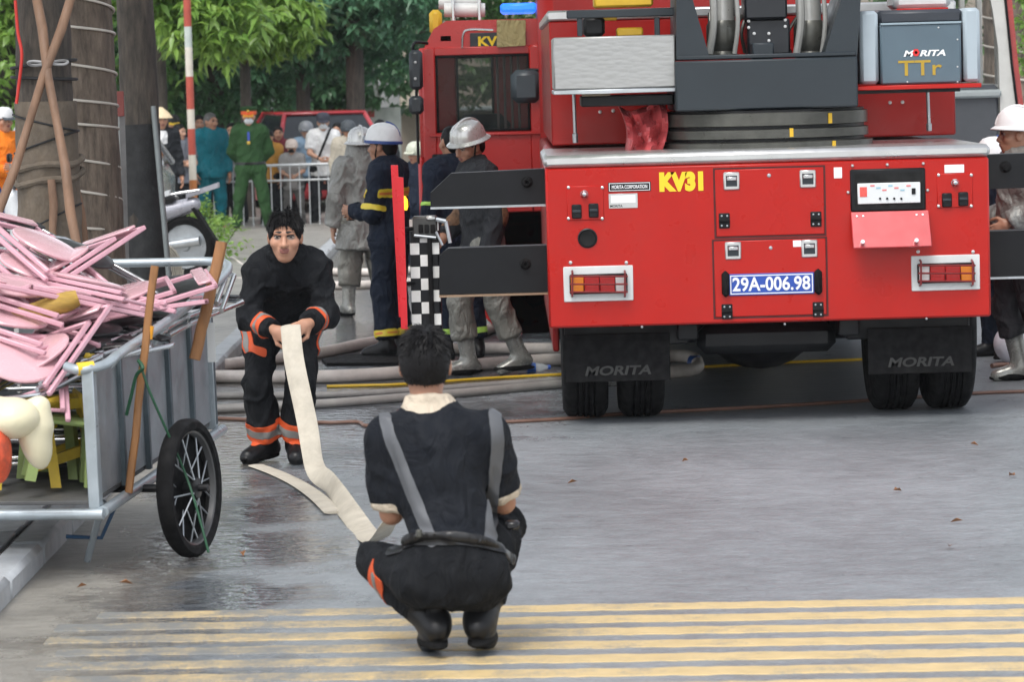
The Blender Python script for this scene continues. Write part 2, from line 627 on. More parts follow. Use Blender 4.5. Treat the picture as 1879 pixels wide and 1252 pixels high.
ringm = mat('greasy_steel_ring', (0.085, 0.085, 0.075), 0.36, metal=.5, var=.3, vscale=5, dirt=.4, dirtcol=(.02, .02, .02))

p0 = at(1008, 603, TY); p1 = at(1819, 580, TY)
TX = (p0.x + p1.x) / 2
HWD = (p1.x - p0.x) / 2
truck = thing('fire_truck', (TX, TY, 0), 'red aerial ladder fire truck with blue number plate and KV31 lettering on its tail', 'fire truck')

def prect(px0, py0, px1, py1, Y):
    c = at((px0 + px1) / 2, (py0 + py1) / 2, Y)
    k = Y / FPX
    return c.x, c.z, (px1 - px0) * k, (py1 - py0) * k
def pbox(mb, px0, py0, px1, py1, Y, d, bev=0.004, proud=0.0):
    """box whose front face fills the pixel rectangle at depth Y"""
    cx, cz, w_, h_ = prect(px0, py0, px1, py1, Y)
    mb.box((cx, Y - proud + d / 2, cz), (w_, d, h_), None, bev)
    return mb
def part(name, m, parent, px0, py0, px1, py1, Y, d, bev=0.004, proud=0.0):
    return pbox(MB(), px0, py0, px1, py1, Y, d, bev, proud).build(name, m, parent)

ZB = (at(1010, 604, TY).z + at(1819, 580, TY).z) / 2
ZT = (at(1006, 308, TY).z + at(1815, 288, TY).z) / 2
ZC = (at(1006, 286, TY).z + at(1815, 264, TY).z) / 2
X0, X1 = TX - HWD, TX + HWD
mb = MB(); mb.bx(X0, X1, TY, TY + 1.9, ZB, ZT, .012)
rear = mb.build('rear_panel', red, truck)
mb = MB(); mb.bx(X0 - .008, X1 + .008, TY - .012, TY + 1.9, ZT + .002, ZC, .02)
mb.build('deck_trim', alu, truck)
# wheelarch sides and long body forward
mb = MB()
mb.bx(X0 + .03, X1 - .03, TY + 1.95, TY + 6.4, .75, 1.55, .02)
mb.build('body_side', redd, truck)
for sx in (X0 + .035, X1 - .075):
    MB().bx(sx, sx + .04, TY + 1.45, TY + 6.4, .34, .745, .01).build('side_skirt', redd, truck)  # unseen skirt, added to keep side light from reaching under the truck
    MB().bx(sx - .2 if sx > TX else sx + .06, sx - .02 if sx > TX else sx + .24, TY + 1.5, TY + 6.2, .36, .74, .02).build('underbody_light_block', blk, truck)  # solid block added behind the skirt to deepen the shadow underneath
YW = 21.75
wl = at(1003, 30, YW); wr_ = at(1750, 10, YW)
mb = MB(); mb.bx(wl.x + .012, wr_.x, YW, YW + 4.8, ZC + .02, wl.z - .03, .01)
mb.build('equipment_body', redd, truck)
mb = MB(); mb.bx(wl.x, wr_.x + .012, YW - .012, YW + 4.8, wl.z - .028, wl.z + .035, .012)
mb.build('body_trim', alu, truck)
# cab far in front
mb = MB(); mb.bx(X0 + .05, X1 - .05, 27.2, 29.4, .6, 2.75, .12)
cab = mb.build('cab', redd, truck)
mb = MB(); mb.bx(X0 + .25, X1 - .25, 27.185, 27.21, 1.7, 2.5, .05); mb.build('rear_window', mat('dark_glass', (.02, .025, .03), .08), cab)
# left mirror on its arm
mc = at(965, 158, 27.6)
mb = MB(); mb.tube([(mc.x + .16, 27.6, mc.z + .12), (mc.x, 27.6, mc.z + .13)], .012, 8); mb.tube([(X0 + .06, 27.6, mc.z + .12), (mc.x + .16, 27.6, mc.z + .12)], .012, 8)
mm = mb.build('mirror_arm', blk, truck)
mb = MB(); mb.box((mc.x, 27.6, mc.z), (.235, .10, .26), None, .05); mb.build('mirror', mat('mirror_shell', (.05, .065, .075), .4), mm)

# --- rear panel fittings
Y = TY
def screw(px, py, m=chrome, r=.009):
    c = at(px, py, Y)
    MB().lathe((c.x, Y + .001, c.z), (0, -1, 0), [(r, 0), (r, .006), (r * .6, .011), (0.0, .012)], 8).build('bolt', m, rear)
def latch(px, py, w=30, h=33):
    o = part('latch_handle', alu, truck, px - w / 2, py - h / 2, px + w / 2, py + h / 2, Y, .02, .006, .014)
    part('recess', slate, o, px - w * .34, py - h * .30, px + w * .34, py + h * .30, Y, .004, .001, .0165)
    part('grip', chrome, o, px - w * .30, py - h * .24, px + w * .30, py - h * .02, Y, .012, .004, .026)
    return o
def hinge(px, py):
    o = part('hinge', blk, truck, px - 10, py - 14, px + 10, py + 14, Y, .018, .004, .014)
    c = at(px, py, Y)
    MB().cyl((c.x - .03, Y - .018, c.z), (c.x + .03, Y - .018, c.z), .011, 10).build('hinge_pin', rub, o)
    for sx in (-5, 5):
        for sy in (-9, 9):
            q = at(px + sx, py + sy, Y)
            MB().lathe((q.x, Y - .014, q.z), (0, -1, 0), [(.006, 0), (.005, .004), (0, .005)], 6).build('hinge_bolt', galv, o)
# doors proud of the panel
part('door_gap', mat('gap_dark_red', (.06, .003, .003), .6), rear, 1309.5, 305.5, 1515.5, 435.5, Y, .01, 0, .0012)
part('door_gap', mat('gap_dark_red', (.06, .003, .003), .6), rear, 1307.5, 436.5, 1519.5, 583.5, Y, .01, 0, .0016)
d1 = part('hatch_door', red, truck, 1313, 309, 1512, 432, Y, .02, .004, .005)
d2 = part('hatch_door', red, truck, 1311, 440, 1516, 580, Y, .02, .004, .006)
for p in ((1342, 332), (1482, 328), (1345, 460), (1485, 456)): latch(*p)
for p in ((1329, 405), (1497, 402), (1334, 572), (1501, 568)): hinge(*p)
for p in ((1411, 322), (1414, 455)): screw(*p, galv, .012)
# number plate with its rubber buffers
pl = part('number_plate', mat('plate_blue', (0.02, 0.07, 0.36), .4, var=.06), truck, 1337, 501, 1494, 541, Y, .012, .003, .014)
part('plate_border', whtt, pl, 1339.5, 503.5, 1491.5, 538.5, Y, .002, 0, .0148)
part('plate_field', mat('plate_blue_field', (0.02, 0.07, 0.36), .4, var=.06), pl, 1341.5, 505.5, 1489.5, 536.5, Y, .002, 0, .0155)
c = at(1415.5, 520.5, Y - .02)
rr = Matrix.Identity(3)
text('plate_number', '29A-006.98', whtt, pl, (c.x, Y - .0175, c.z), .082, .44, bold=.022)
for p in ((1331, 521), (1501, 517)):
    part('rubber_buffer', rub, truck, p[0] - 7, p[1] - 24, p[0] + 7, p[1] + 24, Y, .05, .018, .045)
# lettering
c = at(1250, 333, Y)
text('unit_lettering', 'KV31', yelp, rear, (c.x, Y - .003, c.z), .112, .248, bold=.075)
b1 = part('maker_plate', blk, truck, 1116, 334, 1194, 351, Y, .006, .001, .004)
part('plate_rim', whtt, b1, 1117.5, 335.2, 1192.5, 349.8, Y, .001, 0, .0046)
part('plate_face', blk, b1, 1118.6, 336.4, 1191.4, 348.6, Y, .001, 0, .0052)
c = at(1155, 342.5, Y); text('maker_name', 'MORITA CORPORATION', whtt, b1, (c.x, Y - .0065, c.z), .021, .20, bold=.02)
b2 = part('data_plate', alu, truck, 1117, 355, 1170, 382, Y, .005, .001, .004)
part('data_print', whtt, b2, 1121, 358, 1166, 372, Y, .001, 0, .0048)
c = at(1131, 378, Y); text('data_name', 'MORITA', blk, b2, (c.x, Y - .0058, c.z), .014, .07, bold=.02)
# small hatches with knob and two black clips
def small_hatch(px0, py0, px1, py1, knob, clips):
    o = part('small_hatch', red, truck, px0, py0, px1, py1, Y, .012, .004, .006)
    k = at(*knob, Y)
    MB().lathe((k.x, Y - .004, k.z), (0, -1, 0), [(.022, 0), (.022, .012), (.014, .02), (.012, .034), (0, .038)], 14).build('knob', chrome, o)
    for q in clips:
        part('clip', blk, o, q[0] - 9, q[1] - 13, q[0] + 9, q[1] + 13, Y, .03, .006, .022)
        part('clip_bar', slate, o, q[0] - 8, q[1] - 3, q[0] + 8, q[1] + 2, Y, .01, .003, .031)
    for sx in (px0 + 3, px1 - 3):
        for sy in (py0 + 3, py1 - 3):
            q = at(sx, sy, Y)
            MB().lathe((q.x, Y - .005, q.z), (0, -1, 0), [(.009, 0), (.009, .004), (0, .009)], 7).build('corner_bolt', alu, o)
small_hatch(1040, 341, 1108, 404, (1072, 356), ((1058, 388), (1089, 386)))
small_hatch(1719, 318, 1785, 381, (1752, 335), ((1737, 367), (1767, 365)))
part('white_label', whtt, rear, 1733, 302, 1769, 317, Y, .003, .001, .003)
part('white_label', whtt, rear, 1530, 307, 1545, 327, Y, .003, .001, .003)
part('white_label', whtt, rear, 1455, 441, 1470, 453, Y, .003, .001, .007)
# round exhaust hole
k = at(1078, 437, Y)
MB().lathe((k.x, Y - .006, k.z), (0, -1, 0), [(.056, -.05), (.056, 0), (.049, .004), (.046, 0), (.046, -.05)], 24).build('round_port', blk, rear)
MB().lathe((k.x, Y - .0035, k.z), (0, -1, 0), [(.0465, 0), (0, .0005)], 24).build('port_opening', mat('void_black', (.002, .002, .002), .9), rear)
# tail lamp clusters
def lamp(px0, py0, px1, py1, flip, drop):
    base = part('tail_lamp', mat('lamp_plate', (.62, .63, .62), .4, var=.08), truck, px0, py0, px1, py1, Y, .012, .004, .008)
    w_ = px1 - px0; h_ = py1 - py0
    cols = [amber, redl, redl, clearl]
    if flip: cols = cols[::-1]
    lx0 = px0 + .10 * w_; lx1 = px1 - .10 * w_
    cy = (py0 + py1) / 2
    part('lamp_bezel', blk, base, lx0 - 2, cy - .28 * h_, lx1 + 2, cy + .28 * h_, Y, .03, .006, .034)
    fr = [0, .24, .52, .80, 1.0]
    if flip: fr = [0, .20, .48, .76, 1.0]
    for i in range(4):
        a = lx0 + (lx1 - lx0) * fr[i]; b = lx0 + (lx1 - lx0) * fr[i + 1]
        part('lens', cols[i], base, a + .6, cy - .24 * h_, b - .6, cy + .24 * h_, Y, .02, .005, .043)
    g = MB()
    for f in (-.22, 0, .22):
        A = at(lx0 - 2, cy + f * h_, Y); B = at(lx1 + 2, cy + f * h_, Y)
        g.tube([(A.x, Y - .06, A.z), (B.x, Y - .06, B.z)], .0055, 6)
    for f in (.03, .97):
        A = at(lx0 + (lx1 - lx0) * f, cy - .36 * h_, Y); B = at(lx0 + (lx1 - lx0) * f, cy + .36 * h_, Y)
        g.tube([(A.x, Y - .012, A.z), (A.x, Y - .062, A.z - .01), (B.x, Y - .062, B.z + .01), (B.x, Y - .012, B.z)], .0065, 6)
    g.build('lamp_guard', mat('guard_dark_red', (.16, .012, .012), .4), base)
    for f in (.1, .9):
        q = at(px0 + w_ * f, py0 - 6, Y)
        MB().lathe((q.x, Y + .001, q.z), (0, -1, 0), [(.011, 0), (.010, .006), (0, .009)], 8).build('bolt', alu, base)
lamp(1034, 488, 1162, 553, False, 0)
lamp(1672, 468, 1798, 533, True, 0)
# control niche with opened flap
nf = part('control_niche', blk, truck, 1560, 309, 1698, 387, Y, .03, .008, .014)
part('niche_dark', mat('void_black', (.002, .002, .002), .9), nf, 1568, 317, 1692, 381, Y, .004, 0, .0155)
cp = part('control_panel', mat('panel_white', (.68, .70, .70), .4, var=.05), nf, 1573, 335, 1688, 373, Y, .012, .003, .024)
part('display', mat('display_red', (.75, .10, .08), .3), cp, 1577, 343, 1590, 361, Y, .003, 0, .026)
for i in range(7):
    part('legend', mat('print_red', (.7, .2, .2), .5) if i % 2 == 0 else mat('print_blue', (.3, .5, .6), .5), cp, 1596 + i * 11, 339 + (i % 3) * 4, 1604 + i * 11, 342 + (i % 3) * 4, Y, .002, 0, .0255)
for i in range(4):
    q = at(1614 + i * 13, 364, Y)
    MB().lathe((q.x, Y - .023, q.z), (0, -1, 0), [(.007, 0), (.006, .008), (0, .009)], 10).build('button', blk, cp)
part('switch', blk, cp, 1672, 345, 1679, 356, Y, .006, .001, .030)
a = at(1560, 389, Y); b = at(1700, 386, Y)
hz = (a.z + b.z) / 2
ang = rad(32)
fl = .235
mb = MB()
mb.box(((a.x + b.x) / 2 + .005, Y - .02 - math.sin(ang) * fl / 2, hz - math.cos(ang) * fl / 2), (b.x - a.x + .01, .012, fl), Matrix.Rotation(-ang, 3, 'X'), .004)
flap = mb.build('control_flap', mat('flap_red', (.48, .04, .045), .16, var=.04, coat=.9), truck)
for f in (.12, .82):
    x = a.x + (b.x - a.x) * f
    yy = Y - .02 - math.sin(ang) * fl * .86 - .01; zz = hz - math.cos(ang) * fl * .86
    MB().tube([(x, yy, zz), (x, yy - .03, zz + .012)], .012, 10).build('flap_knob', chrome, flap)
for f in (.08, .16, .86, .94):
    x = a.x + (b.x - a.x) * f
    yy = Y - .02 - math.sin(ang) * fl * .12 - .006; zz = hz - math.cos(ang) * fl * .12
    MB().lathe((x, yy, zz), (0, -1, .5), [(.007, 0), (.006, .005), (0, .006)], 7).build('flap_bolt', galv, flap)
for p in ((1564, 304), (1628, 302), (1694, 300), (1556, 353), (1702, 349)): screw(*p, alu, .010)
for p in ((1178, 600), (1440, 595), (1700, 585)): screw(*p, galv, .008)

# --- underside
mb = MB()
mb.bx(X0 + .09, X0 + .80, TY + .25, TY + .95, ZB - .13, ZB - .002, .01)
mb.bx(X1 - .80, X1 - .09, TY + .25, TY + .95, ZB - .13, ZB - .002, .01)
mb.bx(TX - .52, TX - .40, TY + .15, TY + 8, ZB - .10, ZB - .004, .01)
mb.bx(TX + .40, TX + .52, TY + .15, TY + 8, ZB - .10, ZB - .004, .01)
mb.bx(X0 + .06, X1 - .06, TY + .9, TY + 8, ZB - .02, ZB + .06, .01)
mb.build('chassis', blk, truck)
mb = MB()
q = at(1413, 640, TY + 1.5)
mb.lathe((TX, TY + .85, .49), (0, 1, 0), [(.02, -.30), (.17, -.22), (.25, -.05), (.26, .1), (.2, .3)], 20, sx=1.25, sy=.92, xdir=(1, 0, 0))
mb.tube([(X0 + .2, TY + .8, .5), (X1 - .2, TY + .8, .5)], .075, 14)
mb.bx(TX - .40, TX + .40, TY + .3, TY + .45, ZB - .20, ZB - .03, .05)
mb.build('rear_axle', blk, truck)
Yf = TY + .20
def flapm(px0, py0, px1, py1):
    o = part('mud_flap', rub, truck, px0, py0, px1, py1, Yf, .012, .004)
    return o
fl1 = flapm(1036, 612, 1230, 701)
fl2 = flapm(1592, 600, 1784, 686)
gl = mat('faded_grey_print', (.03, .03, .028), .6)
c = at(1134, 680, Yf); text('flap_lettering', 'MORITA', gl, fl1, (c.x, Yf - .003, c.z), .055, .38, bold=.03, shear=.2)
c = at(1690, 664, Yf); text('flap_lettering', 'MORITA', gl, fl2, (c.x, Yf - .003, c.z), .055, .38, bold=.03, shear=.2)

def wheel(parent, x, yc, rad_, wdt, sgn):
    prof = [(.30, -wdt / 2), (rad_ - .05, -wdt / 2), (rad_ - .012, -wdt / 2 + .025), (rad_, -wdt / 2 + .05)]
    for i in range(5):
        u = -wdt / 2 + .05 + (wdt - .1) * (i + .5) / 5
        e = (wdt - .1) / 10
        if i: prof += [(rad_ - .014, u - e - .004), (rad_ - .014, u - e + .004)]
        prof += [(rad_, u - e + .008), (rad_, u + e - .008)]
    prof += [(rad_, wdt / 2 - .05), (rad_ - .012, wdt / 2 - .025), (rad_ - .05, wdt / 2), (.30, wdt / 2)]
    t = MB().lathe((x, yc, rad_), (1, 0, 0), prof, 40).build('wheel', rub, parent)
    MB().lathe((x, yc, rad_), (1, 0, 0), [(.0, -wdt / 2 + .05), (.29, -wdt / 2 + .05), (.302, -wdt / 2 + .005), (.302, wdt / 2 - .005), (.29, wdt / 2 - .06), (.12, wdt / 2 - .04), (.1, wdt / 2 + .02), (0, wdt / 2 + .02)], 24).build('rim', galv, t)
yw = TY + .80
for (a, b) in ((1033, 1117), (1135, 1219), (1597, 1683), (1699, 1781)):
    k = at((a + b) / 2, 765, yw - .1)
    wheel(truck, k.x, yw, .50, .262, 1)
for sx in (X0 + .22, X1 - .22):
    wheel(truck, sx, TY + 7.2, .50, .28, 1)

# --- outriggers
def beam(poly_px, Yb, depth, name='outrigger_beam'):
    P = [at(px, py, Yb) for (px, py) in poly_px]
    mb = MB().prism([tuple(p) for p in P], (0, depth, 0))
    return mb.build(name, blk, truck)
YB1 = TY + .35
bm1 = beam([(1010, 309), (828, 318), (790, 354), (790, 380), (1010, 375)], YB1, .16)
bm2 = beam([(1012, 450), (822, 456), (806, 470), (806, 541), (1012, 536)], YB1 - .04, .18)
mb = MB(); a = at(790, 379, YB1); b = at(1010, 374, YB1)
mb.box(((a.x + b.x) / 2, YB1 + .06, (a.z + b.z) / 2 - .008), (b.x - a.x, .17, .012)); mb.build('beam_edge', galv, bm1)
mb = MB(); a = at(806, 541, YB1 - .04); b = at(1012, 536, YB1 - .04)
mb.box(((a.x + b.x) / 2, YB1 + .03, (a.z + b.z) / 2 - .008), (b.x - a.x, .19, .012)); mb.build('beam_edge', mat('worn_bronze_edge', (.30, .20, .13), .4, metal=.4), bm2)
for (px, py, Yb, bm) in ((967, 334, YB1, bm1), (964, 484, YB1 - .04, bm2)):
    k = at(px, py, Yb)
    MB().lathe((k.x, Yb, k.z), (0, -1, 0), [(.034, 0), (.034, .01), (.024, .014), (.02, .03), (.012, .03), (.01, .012), (0, .012)], 14).build('pivot_bolt', rub, bm)
bm3 = beam([(1812, 284), (1960, 278), (1960, 342), (1812, 347)], YB1, .16)
bm4 = beam([(1815, 425), (1960, 420), (1960, 503), (1815, 509)], YB1 - .04, .18)
mb = MB(); a = at(1815, 509, YB1 - .04); b = at(1960, 503, YB1 - .04)
mb.box(((a.x + b.x) / 2, YB1 + .03, (a.z + b.z) / 2 - .008), (b.x - a.x, .19, .012)); mb.build('beam_edge', galv, bm4)
k = at(1845, 306, YB1); MB().lathe((k.x, YB1, k.z), (0, -1, 0), [(.034, 0), (.034, .01), (.02, .014), (.02, .03), (0, .03)], 14).build('pivot_bolt', rub, bm3)
# checkered jack leg
YJ = YB1 + .05
jl = at(751, 430, YJ); jr = at(806, 430, YJ)
jt = at(778, 402, YJ).z; jb = at(778, 640, YJ).z
jw = jr.x - jl.x
jack = MB().bx(jl.x, jr.x, YJ, YJ + .17, jb, jt, .012).build('jack_leg', blk, truck)
white_sq = mat('check_white', (.72, .71, .68), .45, var=.1, dirt=.3)
nrow = 9
ch = (jt - at(778, 598, YJ).z) / nrow
cw = jw / 3
for r_ in range(nrow):
    for c_ in range(3):
        if (r_ + c_) % 2 == 0:
            xx = jl.x + cw * c_; zz = jt - ch * (r_ + 1)
            MB().bx(xx + .002, xx + cw - .002, YJ - .003, YJ + .01, zz + .001, zz + ch - .001, .001).build('check_square', white_sq, jack)
MB().tube([((jl.x + jr.x) / 2 + .03, YJ - .02, jt - .1), ((jl.x + jr.x) / 2 + .03, YJ - .02, jb + .05)], .014, 8).build('jack_pipe', rub, jack)
MB().cyl(((jl.x + jr.x) / 2, YJ + .085, jb + .02), ((jl.x + jr.x) / 2, YJ + .085, .20), .055, 16).build('jack_ram', chrome, truck)
MB().lathe(((jl.x + jr.x) / 2, YJ + .085, .095), (0, 0, 1), [(.16, 0), (.16, .02), (.09, .05), (.06, .11)], 20).build('jack_foot', blk, truck)
# hydraulic fittings on top of the jack
mb = MB()
pbox(mb, 757, 397, 802, 437, YJ - .02, .14, .008)
mb.build('valve_block', mat('valve_grey', (.05, .05, .048), .4, var=.3), jack)
mb = MB()
for (pa, pb, r_) in (((800, 402), (818, 406), .014), ((818, 406), (826, 446), .012), ((800, 425), (812, 450), .008), ((760, 432), (800, 436), .008)):
    A = at(*pa, YJ - .03); B = at(*pb, YJ - .03); mb.tube([A, B], r_, 8)
mb.build('hydraulic_pipe', galv, jack)
part('valve_cap', alu, jack, 782, 396, 800, 404, YJ - .03, .06, .006)
for i in range(3):
    part('valve_port', rub, jack, 768 + i * 11, 412, 776 + i * 11, 428, YJ - .035, .03, .004)
# red warning plates beside the jack
A = at(719, 305, YJ - .1); B = at(729, 600, YJ - .1)
mb = MB(); mb.prism([at(717, 303, YJ - .1), at(730, 303, YJ - .1), at(743, 582, YJ - .1), at(732, 582, YJ - .1)], (0, .03, 0))
rp = mb.build('warning_plate', mat('warning_red', (.55, .012, .02), .3, var=.1), truck)
mb = MB(); mb.prism([at(727, 324, YJ - .13), at(740, 326, YJ - .13), at(748, 604, YJ - .13), at(736, 604, YJ - .13)], (0, .03, 0))
mb.build('warning_plate', mat('warning_red', (.55, .012, .02), .3), truck)
mb = MB()
A = at(745, 420, YJ); mb.tube([(A.x - .02, YJ - .08, A.z), (A.x + .08, YJ + .05, A.z)], .012, 8)
A = at(745, 520, YJ); mb.tube([(A.x - .02, YJ - .08, A.z), (A.x + .08, YJ + .05, A.z)], .012, 8)
mb.build('plate_bracket', blk, truck)
k = at(741, 372, YJ)
MB().lathe((k.x, YJ - .07, k.z - .04), (0, 0, 1), [(.02, 0), (.026, .02), (.024, .06), (.012, .08), (0, .082)], 14).build('amber_beacon', emis('amber_lit', (1.0, .42, .02), 1.6), truck)

# --- turntable
YT = 21.1
tc_ = at(1404, 240, YT)
zr = [at(1404, y_, YT).z for y_ in (203, 229, 233, 252, 256, 282)]
R0 = 190 / scl(YT)
def ring(z1, z0, r, name='slewing_ring'):
    return MB().lathe((tc_.x, YT, z0), (0, 0, 1), [(r - .03, 0), (r, .006), (r, z1 - z0 - .006), (r - .03, z1 - z0)], 64).build(name, ringm, truck)
r1 = ring(zr[0], zr[1], R0 * .985); r2 = ring(zr[2], zr[3], R0 * .99); r3 = ring(zr[4], ZC - .01, R0 * 1.03)
MB().lathe((tc_.x, YT, ZC - .02), (0, 0, 1), [(R0 * .95, 0), (R0 * .95, zr[0] - ZC + .03)], 48).build('ring_core', blk, truck)
for (px, pa, pb, rr_) in ((1523, 207, 226, .985), (1452, 235, 251, .99), (1530, 258, 274, 1.03)):
    xx = at(px, 220, YT - .6).x - tc_.x
    yy = -math.sqrt(max((R0 * rr_) ** 2 - xx ** 2, 0.0))
    a = at(px, pa, YT + yy); b = at(px, pb, YT + yy)
    MB().box((a.x, YT + yy + .003, (a.z + b.z) / 2), (.022, .012, a.z - b.z), Matrix.Rotation(math.atan2(xx, -yy), 3, 'Z')).build('index_mark', yelt, r1)
YP = 20.55
part('turntable_base', slate, truck, 1240, 108, 1574, 200, YP, 1.1, .01)
mb = MB(); a = at(1242, 103, YP); b = at(1572, 100, YP)
mb.bx(a.x, b.x, YP + .03, YP + 1.0, at(1404, 107, YP).z + .002, at(1404, 98, YP).z, .006); mb.build('base_plate', slate, truck)
zt2 = at(1404, 107, YP).z
for (o0, o1, i0, i1) in ((1241, 1241, 1302, 1254), (1573, 1583, 1511, 1562)):
    A = at(o0, 104, YP + .05); B = at(o1, -60, YP + .05); C_ = at(i1, -60, YP + .05); D = at(i0, 104, YP + .05)
    MB().prism([A, B, C_, D], (0, .75, 0)).build('boom_cheek', slate, truck)
# lift rams, hoses and the black centre post
ramm = mat('ram_grey', (.33, .33, .31), .35, metal=.4, var=.12)
for px in (1326, 1486):
    a = at(px, 90, YP + .45); b = at(px + (2 if px < 1400 else -2), -70, YP + .45)
    MB().tube([(a.x, YP + .45, a.z), (b.x, YP + .6, b.z)], [.075, .075], 18).build('lift_ram', ramm, truck)
    MB().lathe((a.x, YP + .45, a.z - .06), (0, 0, 1), [(.09, 0), (.09, .03), (.075, .05), (.095, .09), (.095, .20), (.078, .23)], 18).build('ram_collar', mat('oily_metal', (.08, .08, .07), .35, metal=.5, var=.4), truck)
    mb = MB()
    for dx, r_ in ((-24, .022), (22, .014)):
        c0 = at(px + dx, 98, YP + .3); c1 = at(px + dx * .9, -60, YP + .35)
        mb.tube(spline([c0, c0.lerp(c1, .4) + Vector((.02, -.03, 0)), c1], 5), r_, 8)
    mb.build('hydraulic_hose', mat('hose_grey', (.25, .25, .235), .45, var=.2), truck)
part('centre_post', mat('black_plastic', (.012, .014, .018), .4), truck, 1366, -60, 1444, 34, YP + .30, .3, .012)
part('centre_box', mat('black_plastic', (.012, .014, .018), .4), truck, 1372, 34, 1450, 100, YP + .34, .3, .012)
cb = part('centre_block', slate, truck, 1381, 78, 1420, 108, YP + .12, .25, .008)
for p in ((1384, 61), (1411, 61), (1411, 74), (1374, 38), (1374, 50), (1441, 36), (1441, 48)):
    k = at(*p, YP + .33)
    MB().lathe((k.x, YP + .345, k.z), (0, -1, 0), [(.011, 0), (.009, .012), (0, .013)], 8).build('bolt', alu, cb)
random.seed(3)
for i in range(16):
    mb = MB()
    sx = random.choice([-1, 1]); px = 1406 + sx * random.uniform(35, 88)
    c0 = at(px, 96, YP + .5); c2 = at(px + random.uniform(-26, 26), random.uniform(20, 50), YP + .5)
    mid = c0.lerp(c2, .5) + Vector((random.uniform(-.05, .05), -.05, 0))
    mb.tube(spline([c0, mid, c2], 5), random.uniform(.008, .016), 7)
    mb.build('control_hose', mat('oily_metal', (.08, .08, .07), .35), truck)
# ladder folded up above the turntable
lad = MB()
for px in (1300, 1512):
    a = at(px, -40, YP + .5)
    lad.bx(a.x - .03, a.x + .03, YP + .5, YP + .58, a.z, a.z + 2.8, .006)
a = at(1300, -40, YP + .5); b = at(1512, -40, YP + .5)
for i in range(9):
    lad.tube([(a.x, YP + .54, a.z + .1 + i * .31), (b.x, YP + .54, a.z + .1 + i * .31)], .017, 8)
lad.build('ladder', alu, truck)
# left aluminium tread-plate box, with its bracket and rail
tread = bpy.data.materials.new('tread_plate'); tread.use_nodes = True
_t = tread.node_tree; _b = _t.nodes['Principled BSDF']
_b.inputs['Metallic'].default_value = .7; _b.inputs['Roughness'].default_value = .42; _b.inputs['Base Color'].default_value = (.40, .40, .39, 1)
_tc = _t.nodes.new('ShaderNodeTexCoord'); _mp = _t.nodes.new('ShaderNodeMapping'); _mp.inputs['Rotation'].default_value = (0, rad(38), 0); _mp.inputs['Scale'].default_value = (16, 1, 42)
_v = _t.nodes.new('ShaderNodeTexVoronoi'); _v.inputs['Scale'].default_value = 1.0
_bp = _t.nodes.new('ShaderNodeBump'); _bp.inputs['Distance'].default_value = .003; _bp.inputs['Strength'].default_value = .4; _bp.invert = True
_t.links.new(_tc.outputs['Object'], _mp.inputs[0]); _t.links.new(_mp.outputs[0], _v.inputs['Vector']); _t.links.new(_v.outputs['Distance'], _bp.inputs['Height']); _t.links.new(_bp.outputs[0], _b.inputs['Normal'])
YA = 20.62
part('tread_plate_box', tread, truck, 1016, 66, 1239, 162, YA, .85, .008)
part('box_sill', galv, truck, 1016, 163, 1239, 171, YA - .005, .85, .004)
part('box_bracket', blk, truck, 1067, 174, 1236, 194, YA + .12, .5, .008)
part('bracket_slat', mat('bracket_bronze', (.16, .13, .09), .4, metal=.4), truck, 1068, 171, 1120, 176, YA + .06, .06, .002)
part('guard_rail', slate, truck, 1040, 16, 1240, 31, YA + .35, .05, .006)
for px in (1064, 1206):
    part('rail_post', slate, truck, px - 5, 31, px + 5, 66, YA + .36, .04, .004)
part('yellow_case', yelt, truck, 1090, -30, 1198, 12, YA + .42, .3, .012)
part('yellow_case', yelt, truck, 1132, 50, 1180, 66, YA + .5, .2, .01)
part('black_case', blk, truck, 1070, 30, 1110, 66, YA + .5, .25, .02)
part('yellow_strip', yelt, truck, 1098, 29, 1132, 37, YA + .55, .1, .003)
# lever rods
for (px, ya_, yb_) in ((1054, 172, 262), (1703, 168, 240)):
    a = at(px - 1, ya_, 21.5); b = at(px + 2, yb_, 21.5)
    MB().tube([a, a.lerp(b, .8), a.lerp(b, .82), b], [.011, .011, .018, .016], 10).build('lever_rod', galv, truck)
for p in ((1101, 205), (1125, 203), (1633, 188), (1656, 187)):
    k = at(*p, YW)
    MB().lathe((k.x, YW, k.z), (0, -1, 0), [(.012, 0), (.010, .01), (0, .012)], 8).build('bolt', alu, truck)
# operator console on the right
YO = 20.7
co = part('console_frame', paleg, truck, 1578, 20, 1612, 154, YO, .45, .02)
part('console_frame', paleg, truck, 1768, 14, 1799, 150, YO, .45, .02)
part('console_top', mat('console_dark', (.03, .035, .045), .45), truck, 1612, 17, 1766, 44, YO + .06, .4, .02)
part('console_bevel', mat('console_dark', (.03, .035, .045), .45), truck, 1608, 30, 1768, 60, YO + .10, .3, .006)
cpn = part('console_front', panelg, truck, 1616, 43, 1764, 153, YO - .01, .42, .01)
part('console_lip', mat('console_lip', (.25, .32, .36), .35), cpn, 1616, 40, 1764, 44, YO - .018, .05, .002)
for p in ((1722, 50), (1757, 72), (1757, 122), (1757, 150), (1665, 150)):
    k = at(*p, YO - .01); MB().lathe((k.x, YO - .009, k.z), (0, -1, 0), [(.006, 0), (.005, .004), (0, .005)], 7).build('bolt', alu, cpn)
c = at(1696, 97, YO)
text('console_lettering', 'M  RITA', whtt, cpn, (c.x, YO - .013, c.z), .036, .245, bold=.035, shear=.25)
c = at(1681, 96, YO)
o_ring = MB()
o_ring.lathe((c.x - .002, YO - .0125, c.z), (0, -1, 0), [(.009, 0), (.021, 0), (.021, .002), (.009, .002), (.009, 0)], 6, sx=1.0, sy=1.1, xdir=(1, 0, 0))
